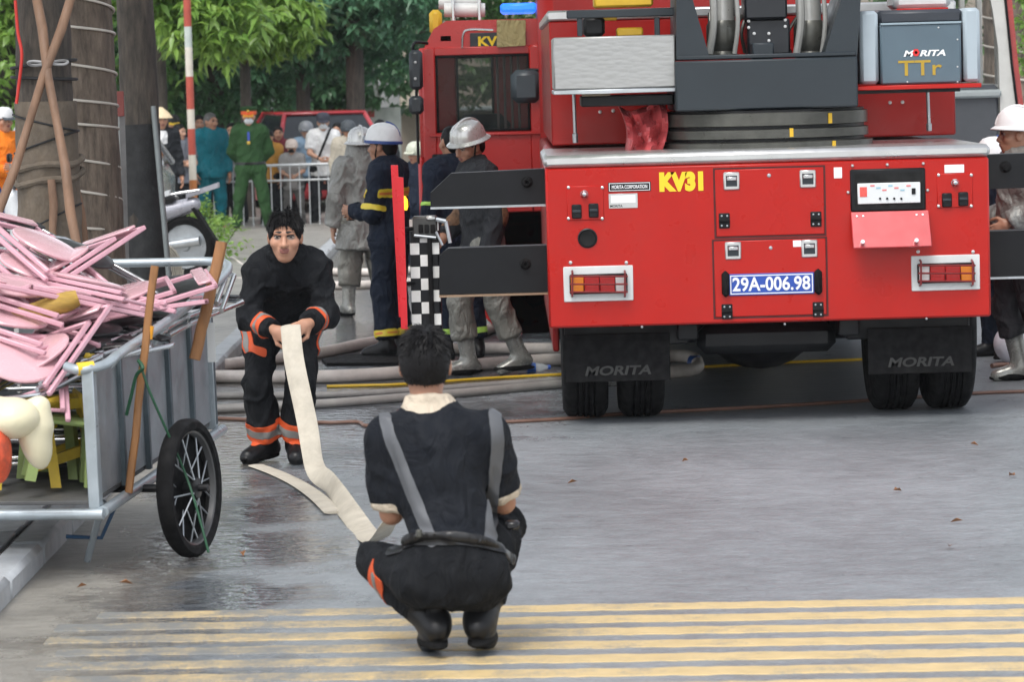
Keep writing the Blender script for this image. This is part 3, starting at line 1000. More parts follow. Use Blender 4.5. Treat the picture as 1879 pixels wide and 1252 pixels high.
o_ring.build('console_emblem', mat('emblem_red', (.65, .02, .02), .4), cpn)
c = at(1688, 124, YO)
text('console_mark', 'TTr', mat('stencil_ochre', (.42, .27, .02), .5, dirt=.3), cpn, (c.x, YO - .013, c.z), .088, .255, bold=.012)
part('console_deck', red, truck, 1574, 155, 1801, 163, YO - .04, .6, .004)
part('deck_under', blk, truck, 1574, 163, 1762, 170, YO + .02, .5, .002)
part('operator_seat', mat('seat_white', (.55, .57, .57), .45), truck, 1640, -30, 1745, 16, YO + .25, .4, .03)
part('seat_trim', red, truck, 1646, 14, 1740, 19, YO + .20, .3, .003)
# ------------------------------------------------------------------ people: signed-distance bodies turned into one continuous surface
def nrm(v):
    v = np.asarray(v, float)
    return v / max(np.linalg.norm(v), 1e-9)
def V3(*a):
    return np.array(a, float)

class Prim:
    def __init__(s, kind, group, label, k=0.03, band=None, **kw):
        s.kind = kind; s.group = group; s.label = label; s.k = k; s.band = band
        s.__dict__.update(kw)
        if kind == 'cone':
            rm = max(s.r1, s.r2) * max(1, getattr(s, 'fs', 1.0))
            s.lo = np.minimum(s.a, s.b) - rm; s.hi = np.maximum(s.a, s.b) + rm
        elif kind == 'ell':
            rm = max(s.r); s.lo = s.c - rm; s.hi = s.c + rm
    def d(s, P):
        if s.kind == 'cone':
            ab = s.b - s.a
            L2 = max(ab @ ab, 1e-9)
            pa = P - s.a
            t = np.clip((pa @ ab) / L2, 0, 1)
            q = pa - t[..., None] * ab
            if s.flat is not None:           # flatten along a direction: radius there is r*fl
                dv, fl = s.flat
                c = q @ dv
                q = q + (c * (1 / fl - 1))[..., None] * dv
                dd = np.linalg.norm(q, axis=-1) - (s.r1 + (s.r2 - s.r1) * t)
                dd = dd * (fl + (1 - fl) * 0.35)
            else:
                dd = np.linalg.norm(q, axis=-1) - (s.r1 + (s.r2 - s.r1) * t)
            if s.cut:                        # flat end at b (sleeve, hem, trouser leg)
                dd = np.maximum(dd, (pa @ ab) / math.sqrt(L2) - math.sqrt(L2))
            return dd
        q = (P - s.c) @ s.R.T
        k0 = np.linalg.norm(q / s.r, axis=-1)
        k1 = np.linalg.norm(q / (s.r * s.r), axis=-1)
        return k0 * (k0 - 1) / np.maximum(k1, 1e-9)
    def t(s, P):
        ab = s.b - s.a
        return np.clip(((P - s.a) @ ab) / max(ab @ ab, 1e-9), 0, 1)

def cone(a, b, r1, r2, group, label, k=.03, flat=None, band=None, cut=False):
    return Prim('cone', group, label, k, band, a=np.asarray(a, float), b=np.asarray(b, float), r1=r1, r2=r2, flat=flat, cut=cut)
def ell(c, r, group, label, R=None, k=.03, neg=False):
    p = Prim('ell', group, label, k, None, c=np.asarray(c, float), r=np.asarray(r, float), R=np.eye(3) if R is None else np.asarray(R, float))
    p.neg = neg
    return p

def smin(a, b, k):
    h = np.maximum(k - np.abs(a - b), 0) / k
    return np.minimum(a, b) - h * h * k * .25

def surface(prims, h, gk=.010, pad=.03, wrinkle=None):
    pos = [p for p in prims if not getattr(p, 'neg', False)]
    lo = np.min([p.lo for p in pos], 0) - pad
    hi = np.max([p.hi for p in pos], 0) + pad
    n = np.ceil((hi - lo) / h).astype(int) + 1
    ax = [lo[i] + h * np.arange(n[i]) for i in range(3)]
    fields = {}
    total = np.full(n, 0.5)
    groups = []
    for p in prims:
        if p.group not in groups: groups.append(p.group)
    for g in groups:
        Fd = np.full(n, 0.5)
        for p in [q for q in prims if q.group == g]:
            m = p.k + 3 * h + .01
            sl_ = []
            for i in range(3):
                a = max(0, int((p.lo[i] - m - lo[i]) / h)); b = min(n[i], int((p.hi[i] + m - lo[i]) / h) + 2)
                sl_.append(slice(a, b))
            X, Yy, Z = np.meshgrid(ax[0][sl_[0]], ax[1][sl_[1]], ax[2][sl_[2]], indexing='ij')
            D = p.d(np.stack([X, Yy, Z], -1))
            sub = tuple(sl_)
            if getattr(p, 'neg', False):
                Fd[sub] = -smin(-Fd[sub], D, p.k)
            else:
                Fd[sub] = smin(Fd[sub], D, p.k)
        total = smin(total, Fd, gk)
    S = total < 0
    c8 = [S[i:n[0] - 1 + i, j:n[1] - 1 + j, k:n[2] - 1 + k] for i in (0, 1) for j in (0, 1) for k in (0, 1)]
    cnt = sum(c.astype(np.int8) for c in c8)
    act = (cnt > 0) & (cnt < 8)
    I = np.argwhere(act)
    idx = np.full(act.shape, -1, np.int64)
    idx[act] = np.arange(len(I))
    acc = np.zeros((len(I), 3)); num = np.zeros(len(I))
    corners = [(i, j, k) for i in (0, 1) for j in (0, 1) for k in (0, 1)]
    val = {c: total[I[:, 0] + c[0], I[:, 1] + c[1], I[:, 2] + c[2]] for c in corners}
    for a in corners:
        for axx in range(3):
            if a[axx] == 0:
                b = list(a); b[axx] = 1; b = tuple(b)
                va, vb = val[a], val[b]
                x = (va < 0) != (vb < 0)
                t = np.where(x, va / np.where(va == vb, 1, va - vb), 0)
                P = np.tile(np.array(a, float), (len(I), 1)); P[:, axx] += t
                acc += P * x[:, None]; num += x
    V = lo + h * (I + acc / np.maximum(num, 1)[:, None])
    Q = []
    for axx in range(3):
        o1, o2 = (axx + 1) % 3, (axx + 2) % 3
        sa = [slice(None)] * 3; sb = [slice(None)] * 3
        sa[axx] = slice(0, -1); sb[axx] = slice(1, None)
        ch = S[tuple(sa)] != S[tuple(sb)]
        E = np.argwhere(ch)
        E = E[(E[:, o1] > 0) & (E[:, o2] > 0) & (E[:, o1] < n[o1] - 1) & (E[:, o2] < n[o2] - 1)]
        sgn = S[tuple(E.T)]
        q = []
        for (u, v) in ((-1, -1), (0, -1), (0, 0), (-1, 0)):
            C = E.copy(); C[:, o1] += u; C[:, o2] += v
            q.append(idx[tuple(C.T)])
        q = np.stack(q, 1)
        q[~sgn] = q[~sgn][:, ::-1]
        Q.append(q)
    Q = np.concatenate(Q)
    Q = Q[(Q >= 0).all(1)]
    return V, Q

def vnormals(V, Q):
    a, b, c, d = V[Q[:, 0]], V[Q[:, 1]], V[Q[:, 2]], V[Q[:, 3]]
    fn = np.cross(c - a, d - b)
    N = np.zeros_like(V)
    for i in range(4):
        np.add.at(N, Q[:, i], fn)
    return N / np.maximum(np.linalg.norm(N, axis=1), 1e-9)[:, None]

def relax(V, Q, it=1, f=.5):
    for _ in range(it):
        A = np.zeros_like(V); c = np.zeros(len(V))
        for i in range(4):
            j = (i + 1) % 4
            np.add.at(A, Q[:, i], V[Q[:, j]]); np.add.at(c, Q[:, i], 1)
            np.add.at(A, Q[:, j], V[Q[:, i]]); np.add.at(c, Q[:, j], 1)
        V = V * (1 - f) + f * A / np.maximum(c, 1)[:, None]
    return V

def snoise(P, f, seed):
    r = np.random.default_rng(seed)
    out = np.zeros(len(P))
    W = P + .35 / f * np.sin(P[:, [1, 2, 0]] * f * 1.7 + r.uniform(0, 6, 3))
    for i in range(5):
        d = r.normal(size=3); d /= np.linalg.norm(d)
        out += np.sin(W @ d * f * r.uniform(.6, 1.5) + r.uniform(0, 6.28))
    return out / 3.0

def labels_of(prims, V):
    pos = [p for p in prims if not getattr(p, 'neg', False)]
    D = np.stack([p.d(V) for p in pos], 1)
    best = D.argmin(1)
    lab = np.array([p.label for p in pos], dtype=object)[best]
    for i, p in enumerate(pos):
        if p.band:
            sel = np.where(best == i)[0]
            if len(sel):
                t = p.t(V[sel])
                L_ = np.linalg.norm(p.b - p.a)
                for (t0, t1, nm) in p.band:
                    lab[sel[(t >= t0) & (t < t1)]] = nm
    return lab

CLOTH = set()
def finish(prims, h, gk=.010, wr=0.0, seed=1, rel=1):
    V, Q = surface(prims, h, gk)
    V = relax(V, Q, rel)
    lab = labels_of(prims, V)
    if wr > 0:
        N = vnormals(V, Q)
        cl = np.isin(lab, list(CLOTH)).astype(float)
        n1 = snoise(V * np.array([1, 1, .6]), 26, seed)
        n2 = np.maximum(0, 1 - 1.6 * np.abs(snoise(V * np.array([1, 1, .8]), 30, seed + 5)))
        V = V + N * (cl * wr * (.45 * n1 + 1.3 * (n2 - .35)))[:, None]
    return V, Q, lab

def edge_smooth(V, E, it=8):
    """straighten border lines: E = list of border edges (pairs of vertex ids)"""
    E = np.asarray(E)
    if len(E) == 0: return V
    V = V.copy()
    for _ in range(it):
        A = np.zeros_like(V); c = np.zeros(len(V))
        np.add.at(A, E[:, 0], V[E[:, 1]]); np.add.at(c, E[:, 0], 1)
        np.add.at(A, E[:, 1], V[E[:, 0]]); np.add.at(c, E[:, 1], 1)
        m = c >= 2
        V[m] = V[m] * .5 + .5 * A[m] / c[m][:, None]
    return V

def label_border(Q, fl):
    e = np.concatenate([Q[:, [i, (i + 1) % 4]] for i in range(4)])
    f = np.concatenate([np.arange(len(Q))] * 4)
    e = np.sort(e, 1)
    o = np.lexsort((e[:, 1], e[:, 0]))
    e = e[o]; f = f[o]
    same = (e[1:] == e[:-1]).all(1)
    i = np.where(same)[0]
    d = fl[f[i]] != fl[f[i + 1]]
    return e[i[d]]

def build_body(name, pieces, mats, parent):
    """pieces: list of (V,Q,lab) -> one mesh with a material per label"""
    slots = []
    Vs = []; Fs = []; mi = []
    off = 0
    for (V, Q, lab) in pieces:
        fl = lab[Q[:, 0]]
        _, code = np.unique(fl.astype(str), return_inverse=True)
        V = edge_smooth(V, label_border(Q, code))
        Vs.append(V); Fs.append(Q + off); off += len(V)
        for a in fl:
            if a not in slots: slots.append(a)
            mi.append(slots.index(a))
    V = np.concatenate(Vs); F = np.concatenate(Fs)
    me = bpy.data.meshes.new(name)
    me.vertices.add(len(V)); me.vertices.foreach_set('co', V.ravel())
    me.loops.add(len(F) * 4); me.loops.foreach_set('vertex_index', F.ravel())
    me.polygons.add(len(F)); me.polygons.foreach_set('loop_start', np.arange(len(F)) * 4)
    me.polygons.foreach_set('loop_total', np.full(len(F), 4))
    for s_ in slots: me.materials.append(mats[s_])
    me.polygons.foreach_set('material_index', np.array(mi, dtype=np.int32))
    me.polygons.foreach_set('use_smooth', np.ones(len(F), bool))
    me.update(); me.validate()
    o = bpy.data.objects.new(name, me)
    o.parent = parent
    COL.objects.link(o)
    return o

def shell(name, piece, mask, off, m, parent, th=.003):
    """raised band: the faces of a body surface inside a mask, lifted along the normals, with real thickness"""
    V, Q, lab = piece
    N = vnormals(V, Q)
    c = V[Q].mean(1); cn = N[Q].mean(1)
    sel = mask(c, cn)
    q = Q[sel]
    if len(q) == 0: return None
    u, inv = np.unique(q.ravel(), return_inverse=True)
    q = inv.reshape(-1, 4)
    Nn = len(u)
    top = V[u] + N[u] * off; bot = V[u] + N[u] * (off - th - .004)
    ed = {}
    for f in q:
        for i in range(4):
            e = (f[i], f[(i + 1) % 4])
            if (e[1], e[0]) in ed: del ed[(e[1], e[0])]
            else: ed[e] = 1
    F = [tuple(f) for f in q] + [(b, a, a + Nn, b + Nn) for (a, b) in ed]
    top = edge_smooth(top, list(ed)); bot = edge_smooth(bot, list(ed))
    mb = MB(); mb.add(np.concatenate([top, bot]) + np.array(wloc(parent)), F)
    return mb.build(name, m, parent, smooth=60)

# ---------------------------------------------------------------- head, hands, hair, hats
def frame(fwd, up=(0, 0, 1)):
    f = nrm(fwd); u = np.asarray(up, float); u = nrm(u - f * (u @ f)); r = np.cross(f, u)
    return f, r, u            # r: image-left/right depends on facing; r = f x u
def head_prims(c, fwd, up, hsc, neck, open_neck=.052, skin='skin', h_eye=True):
    f, r, u = frame(fwd, up)
    S = hsc
    c = np.asarray(c, float)
    def P(a, b, d): return c + S * (f * a + r * b + u * d)
    R = np.stack([r, f, u])
    g = 'head'
    L = [ell(P(-.012, 0, .025), S * V3(.077, .094, .088), g, skin, R, .02),
         ell(P(.022, 0, -.045), S * V3(.062, .064, .070), g, skin, R, .04),
         ell(P(.052, 0, -.096), S * V3(.030, .028, .022), g, skin, R, .035),
         cone(P(.083, 0, .018), P(.106, 0, -.026), S * .0085, S * .0145, g, skin, .012),
         ell(P(.094, .013, -.030), S * V3(.009, .011, .009), g, skin, R, .01),
         ell(P(.094, -.013, -.030), S * V3(.009, .011, .009), g, skin, R, .01),
         cone(P(.077, .042, .032), P(.082, .008, .030), S * .011, S * .010, g, skin, .018),
         cone(P(.077, -.042, .032), P(.082, -.008, .030), S * .011, S * .010, g, skin, .018),
         ell(P(.056, .046, -.022), S * V3(.024, .026, .022), g, skin, R, .025),
         ell(P(.056, -.046, -.022), S * V3(.024, .026, .022), g, skin, R, .025),
         ell(P(.080, 0, -.058), S * V3(.026, .018, .022), g, skin, R, .02),
         ell(P(.0945, 0, -.0535), S * V3(.0235, .0075, .0055), g, 'lip', R, .004),
         ell(P(.0935, 0, -.0635), S * V3(.020, .0085, .0065), g, 'lip', R, .004),
         ell(P(-.006, .079, -.006), S * V3(.010, .022, .032), g, skin, R, .008),
         ell(P(-.006, -.079, -.006), S * V3(.010, .022, .032), g, skin, R, .008),
         cone(neck, P(-.025, 0, -.055), S * open_neck * 1.08, S * open_neck, g, skin, .03)]
    for s_ in (-1, 1):
        n1 = ell(P(.094, .034 * s_, .010), S * V3(.018, .012, .0095), g, skin, R, .012, neg=True)
        L.append(n1)
        L.append(ell(P(.0775, .034 * s_, .010), S * V3(.0155, .0105, .0058), g, 'eyewhite', R, .002))
        L.append(ell(P(.0815, .034 * s_, .0105), S * V3(.0092, .0080, .0058), g, 'iris', R, .001))
        L.append(cone(P(.0855, .015 * s_, .0178), P(.080, .050 * s_, .0172), S * .0034, S * .0028, g, 'lash', .003))
        L.append(cone(P(.0905, .016 * s_, .0345), P(.081, .054 * s_, .036), S * .0044, S * .0032, g, 'brow', .004))
    return L, (c, f, r, u, S)

def hand_prims(w, d, pn, side, curl=.5, S=1.0, label='skin', spread=.05, thumb=.6):
    """w wrist, d direction of the fingers, pn palm normal (towards the grip), side: +1/-1 thumb direction along d x pn"""
    d = nrm(d); pn = nrm(np.asarray(pn, float) - d * (np.asarray(pn, float) @ d)); l = np.cross(d, pn) * side
    w = np.asarray(w, float)
    R = np.stack([l, d, pn])
    g = 'hand'
    L = [ell(w + d * .050 * S, S * V3(.040, .052, .0165), g, label, R, .012), cone(w - d * .05 * S, w + d * .025 * S, S * .027, S * .028, g, label, .02)]
    ln = [.070, .080, .075, .058]
    for i in range(4):
        off = (.031 - .0205 * i)
        b = w + d * (.088 - .004 * abs(i - 1)) * S + l * off * S
        ang = 0
        dirv = nrm(d + l * spread * (1.2 - i) * .8)
        p = b
        for j, fr in enumerate((.45, .32, .26)):
            ang += curl * (.95 if j else .75)
            dv = dirv * math.cos(ang) + pn * math.sin(ang)
            q = p + dv * ln[i] * fr * S
            L.append(cone(p, q, S * (.0095 - .0008 * j), S * (.0088 - .0008 * j), g, label, .004))
            p = q
    tb = w + d * .028 * S + l * .030 * S
    t1 = tb + (d * .55 + l * .75 + pn * .30 * thumb) * .040 * S
    t2 = t1 + nrm(d * .9 + l * .15 + pn * thumb) * .032 * S
    t3 = t2 + nrm(d * .8 - l * .15 + pn * thumb * 1.2) * .026 * S
    L += [cone(tb, t1, S * .014, S * .0115, g, label, .012), cone(t1, t2, S * .0112, S * .010, g, label, .004), cone(t2, t3, S * .010, S * .0085, g, label, .004)]
    return L

def hair_mesh(hf, parent, m, strands=900, length=.045, fringe=.6, seed=1, low=-.02, puff=.012, h=.007, back=-.065):
    c, f, r, u, S = hf
    R = np.stack([r, f, u])
    def P(a, b, d): return c + S * (f * a + r * b + u * d)
    g = 'h'
    prims = [ell(P(-.016, 0, .030), S * (V3(.075, .094, .088) + puff), g, 'hair', R, .02)]
    prims += [ell(P(-.06, 0, -.015), S * (V3(.064, .045, .065) + puff * .6), g, 'hair', R, .03)]
    prims += [ell(P(.095, 0, -.045), S * V3(.085, .080, .117), g, 'hair', R, .01, neg=True),
              ell(P(.03, .095, -.06), S * V3(.045, .06, .055), g, 'hair', R, .01, neg=True), ell(P(.03, -.095, -.06), S * V3(.045, .06, .055), g, 'hair', R, .01, neg=True),
              ell(P(-.03, 0, -.155), S * V3(.12, .12, .155 + back), g, 'hair', R, .008, neg=True)]
    V, Q = surface(prims, h)
    N = vnormals(V, Q)
    V = V + N * (S * .003 * snoise(V, 90, seed))[:, None]
    off = np.array(wloc(parent))
    mb = MB()
    mb.add(V + off, [tuple(q) for q in Q])
    rr = np.random.default_rng(seed)
    ok = np.where((N @ u > -.55))[0]
    pick = rr.choice(ok, size=min(strands, len(ok) * 4), replace=True)
    whorl = P(-.05, .01, .12)
    for i in pick:
        p = V[i] - N[i] * .004
        out = p - whorl; out = out - N[i] * (out @ N[i]); out = nrm(out)
        topn = max(0.0, float(N[i] @ u))
        fr = max(0.0, float((p - c) @ f) / (.09 * S))
        Ln = length * S * rr.uniform(.6, 1.25) * (.35 + .75 * topn + fringe * fr * topn)
        d0 = nrm(N[i] * (.30 + .35 * topn) + out * .9 + rr.normal(size=3) * .22)
        d1 = nrm(d0 - u * .55 + out * .3)
        w = S * rr.uniform(.0016, .0032)
        s1 = nrm(np.cross(d0, N[i]) + 1e-4)
        p1 = p + d0 * Ln * .5; p2 = p1 + d1 * Ln * .55
        n2 = np.cross(s1, d0) * w
        mb.add(np.array([p - s1 * w, p + s1 * w, p + n2, p1 - s1 * w * .8, p1 + s1 * w * .8, p1 + n2 * .8, p2]) + off,
               [(0, 1, 4, 3), (1, 2, 5, 4), (2, 0, 3, 5), (3, 4, 6), (4, 5, 6), (5, 3, 6)])
    o = mb.build('hair', m, parent, smooth=60)
    return o

def helmet(hf, parent, m, kind, trim=None):
    c, f, r, u, S = hf
    off = np.array(wloc(parent))
    cc = c + off + S * (u * .052 - f * .008)
    up = nrm(u + f * -.06)
    def L(prof, name, mm, sx=1.0, sy=1.17, p=parent, n=36):
        return MB().lathe(tuple(cc), tuple(up), [(a * S, b * S) for a, b in prof], n, sx=sx, sy=sy, xdir=tuple(r)).build(name, mm, p)
    if kind == 'fire':         # wide-brimmed silver helmet
        o = L([(.136, -.022), (.138, -.016), (.114, .004), (.110, .03), (.102, .068), (.08, .10), (.045, .122), (.0, .13)], 'helmet', m)
        MB().tube([tuple(cc + S * (f * .13 * math.cos(a) + up * (.008 + .128 * math.sin(a)))) for a in np.linspace(.1, math.pi - .1, 14)], .009 * S, 6).build('helmet_crest', m, o)
        L([(.132, -.024), (.10, -.012), (.10, .02), (.108, .02)], 'helmet_liner', trim or rub, p=o)
    elif kind == 'rescue':     # white dome with coloured rim band
        o = L([(.118, -.03), (.120, -.02), (.116, .01), (.11, .04), (.098, .075), (.075, .103), (.04, .118), (0, .123)], 'helmet', m)
        L([(.117, -.032), (.124, -.030), (.124, -.012), (.1185, -.008)], 'helmet_band', trim, p=o)
        MB().tube([tuple(cc + S * (f * .128 * math.cos(a) + up * (.01 + .118 * math.sin(a)))) for a in np.linspace(1.7, math.pi - .05, 10)], .006 * S, 6).build('helmet_stripe', trim, o)
        MB().box(tuple(cc + S * (f * .138 + up * .006)), (.05 * S, .04 * S, .05 * S), Matrix([tuple(r), tuple(f), tuple(u)]).transposed(), .01).build('helmet_badge', mat('badge_steel', (.28, .3, .33), .3, metal=.5), o)
    elif kind == 'moto':
        o = L([(.112, -.055), (.119, -.03), (.120, .01), (.112, .05), (.09, .09), (.05, .115), (0, .122)], 'helmet', m)
        MB().prism([tuple(cc + S * (f * .12 + r * a + up * (-.01))) for a in (-.085, 0, .085)] + [tuple(cc + S * (f * (.175 - abs(a) * .35) + r * a + up * (-.03))) for a in (.08, 0, -.08)], tuple(up * .008)).build('visor', m, o)
    elif kind == 'cap':
        o = L([(.098, -.03), (.101, -.01), (.100, .03), (.09, .065), (.06, .088), (0, .096)], 'cap', m)
        MB().prism([tuple(cc + S * (f * .10 + r * a - up * .018)) for a in (-.075, 0, .075)] + [tuple(cc + S * (f * (.185 - abs(a) * .5) + r * a - up * .045)) for a in (.075, .04, -.04, -.075)], tuple(up * .006)).build('visor', trim or m, o)
    elif kind == 'peaked':     # officer's cap
        o = L([(.098, -.03), (.100, .015), (.118, .055), (.121, .063), (.10, .074), (0, .085)], 'cap', m)
        L([(.0995, -.028), (.1035, -.026), (.1045, .017), (.100, .019)], 'cap_band', trim, p=o)
        MB().prism([tuple(cc + S * (f * .105 + r * a - up * .02)) for a in (-.07, 0, .07)] + [tuple(cc + S * (f * (.165 - abs(a) * .4) + r * a - up * .05)) for a in (.07, 0, -.07)], tuple(up * .005)).build('visor', mat('visor_yellow_edge', (.5, .22, .03), .35), o)
        MB().lathe(tuple(cc + S * (f * .124 + up * .028)), tuple(f), [(.02 * S, 0), (.018 * S, .006), (0, .008)], 10).build('cap_badge', mat('brass', (.75, .5, .1), .3, metal=.8), o)
    elif kind == 'cone':       # conical leaf hat
        o = L([(.150, -.03), (.152, -.022), (.10, .045), (.03, .105), (0, .113), ], 'conical_hat', m, sy=1.0)
    return o

def mask_piece(hf, parent, m):
    c, f, r, u, S = hf
    R = np.stack([r, f, u])
    def P(a, b, d): return c + S * (f * a + r * b + u * d)
    prims = [ell(P(.048, 0, -.050), S * V3(.062, .060, .054), 'm', 'm', R, .02), ell(P(.09, 0, -.035), S * V3(.022, .030, .024), 'm', 'm', R, .03),
             ell(P(-.02, 0, -.05), S * V3(.12, .062, .12), 'm', 'm', R, .008, neg=True)]
    V, Q = surface(prims, .008)
    mb = MB(); mb.add(V + np.array(wloc(parent)), [tuple(q) for q in Q])
    o = mb.build('face_mask', m, parent, smooth=60)
    for s_ in (-1, 1):
        off = np.array(wloc(parent))
        MB().tube([tuple(off + P(.055, .058 * s_, -.03)), tuple(off + P(.0, .083 * s_, .012))], .0025, 5).build('ear_loop', m, o)
    return o

skins = [mat('skin_%d' % i, c_, .5, var=.10, vscale=14, bump=.0006, bscale=300) for i, c_ in enumerate([(.46, .235, .15), (.40, .20, .125), (.50, .28, .19), (.36, .17, .10)])]
M_lip = mat('lips', (.25, .095, .075), .55); M_eye = mat('eye_white', (.36, .28, .24), .8); M_iris = mat('iris_dark', (.010, .007, .006), .5)
M_brow = mat('eyebrow_black', (.012, .010, .009), .7); M_hair = mat('black_hair', (.0055, .005, .0055), .55, spec=.2, var=.4, vscale=60)
M_hairg = mat('greying_hair', (.10, .095, .09), .5, var=.4, vscale=60)
def cloth(name, col, rough=.8, bump=.0012, bs=320, var=.16, dirt=.15, metal=0.0):
    new = name not in MATS
    m = mat(name, col, rough, var=var, vscale=7, bump=bump, bscale=bs, dirt=dirt, dirtcol=tuple(q * .45 for q in col), metal=metal, spec=.22)
    if new:         # soft creases under the weave
        t = m.node_tree; N = t.nodes; L = t.links; b = N['Principled BSDF']
        tc = N.new('ShaderNodeTexCoord'); mp = N.new('ShaderNodeMapping'); mp.inputs['Scale'].default_value = (1, 1, .55); mp.inputs['Rotation'].default_value = (.3, .5, .2)
        n = N.new('ShaderNodeTexNoise'); n.inputs['Scale'].default_value = 13; n.inputs['Detail'].default_value = 3; n.inputs['Distortion'].default_value = 1.2
        bp = N.new('ShaderNodeBump'); bp.inputs['Distance'].default_value = .035; bp.inputs['Strength'].default_value = .8
        L.new(tc.outputs['Object'], mp.inputs[0]); L.new(mp.outputs[0], n.inputs['Vector']); L.new(n.outputs['Fac'], bp.inputs['Height'])
        old = [x for x in N if x.type == 'BUMP' and x != bp][0]
        L.new(bp.outputs[0], old.inputs['Normal'])
    return m

def limbs(J, o):
    """body primitives from joints; o: outfit options"""
    P = {k: np.asarray(v, float) for k, v in J.items()}
    lat = nrm(P['shR'] - P['shL'])
    b = o.get('bulk', 1.0)
    s = o.get('s', 1.0)          # overall size (1 = 1.72 m adult)
    lo = o.get('loose', .0) * s
    tl, bl, sk, sh = 'top', 'bottom', 'skin', 'shoe'
    ax = nrm(P['chest'] - P['waist'])
    dep = nrm(np.cross(lat, ax))
    L = []
    R_ = lambda x: x * s * b + lo
    fl = o.get('flat', .68)
    ch = P['chest']; wa = P['waist']; pe = P['pelvis']
    L.append(cone(ch + ax * .06 * s, wa, R_(.168), R_(o.get('waist', .150)), 'top', tl, .05, (dep, fl)))
    L.append(cone(P['shL'] * .86 + P['shR'] * .14, P['shR'] * .86 + P['shL'] * .14, R_(.078), R_(.078), 'top', tl, .07))
    L.append(cone(P['neck'] - nrm(P['neck'] - ch) * .03 * s, ch, R_(.070), R_(.11), 'top', tl, .06, (dep, .85)))
    # hem of the upper garment
    hem = wa + (pe - wa) * o.get('hem', .6)
    hx = .162 + .032 * min(max(o.get('hem', .6) - .7, 0), 1.0)
    L.append(cone(wa, hem, R_(o.get('waist', .150)), R_(hx + o.get('flare', 0)), 'top', tl, .05, (dep, max(fl, .72)), o.get('hemband'), True))
    if o.get('collar'):
        hd = nrm(P['head'] - P['neck'])
        L.append(cone(P['neck'] - hd * .02 * s, P['neck'] + hd * o.get('colh', .045) * s, o.get('colr', .082) * s, (o.get('colr', .082) + .002) * s, 'top', 'collar' if o.get('collarlab') else tl, .02, None, None, True))
    for sd in 'LR':
        S_, E, W_ = P['sh' + sd], P['el' + sd], P['wr' + sd]
        if o.get('short', False):
            e2 = S_ + (E - S_) * o.get('sleeve', .72)
            L.append(cone(S_, e2, R_(.064), R_(.064), 'top', tl, .05, None, [(.90, 1.01, 'cuff')] if o.get('cuffs') else None, True))
            L.append(cone(S_, E, .047 * s * b, .040 * s * b, 'skinarm', sk, .02))
            L.append(cone(E, W_, .040 * s * b, .027 * s, 'skinarm', sk, .02))
        else:
            L.append(cone(S_, E, R_(.064), R_(.053), 'top', tl, .05))
            L.append(cone(E, E + (W_ - E) * .97, R_(.053), R_(.043), 'top', tl, .03, None, o.get('armband'), True))
    # trousers
    hr = o.get('hip', .105)
    L.append(cone(P['hipL'], P['hipR'], R_(hr), R_(hr), 'bottom', bl, .06))
    L.append(cone(pe, wa * .6 + pe * .4, R_(hr + .015), R_(hr + .02), 'bottom', bl, .06, (dep, .78)))
    for sd in 'LR':
        H, K, A, T = P['hip' + sd], P['kn' + sd], P['an' + sd], P['toe' + sd]
        sp = o.get('shorts', 0)
        L.append(cone(H, K, R_(o.get('thigh', .090)), R_(.064), 'bottom', bl, .045))
        L.append(cone(K, K + (A - K) * o.get('cuffend', .94), R_(.064), R_(.050) + o.get('legflare', 0) * s, 'bottom', bl, .03, None, o.get('legband'), True))
        L.append(cone(K, A, .055 * s, .036 * s, 'shoe', sh if o.get('boots') else sk, .02))
        fd = nrm(T - A * V3(1, 1, 0) - V3(0, 0, T[2]) * 0 + 1e-6) if False else nrm(V3(T[0] - A[0], T[1] - A[1], 0) + 1e-6)
        side = np.cross(fd, V3(0, 0, 1))
        bk = o.get('bootk', 1.0)
        heel = A - fd * .045 * s + V3(0, 0, -.035 * s)
        if o.get('boots'):
            L.append(cone(A + (K - A) * .55, A - V3(0, 0, .02 * s), .062 * s * bk, .052 * s * bk, 'shoe', sh, .02))
        L.append(cone(heel, T - fd * .01 * s + V3(0, 0, .004), .040 * s * bk, .040 * s * bk, 'shoe', sh, .03))
        L.append(cone(A, T - fd * .05 * s + V3(0, 0, .02 * s), .046 * s * bk, .034 * s * bk, 'shoe', sh, .03))
        L.append(ell((heel + T) / 2 + V3(0, 0, -.020 * s), V3(.050, .155, .020) * s, 'shoe', 'sole', np.stack([side, fd, V3(0, 0, 1)]), .008))
    return L

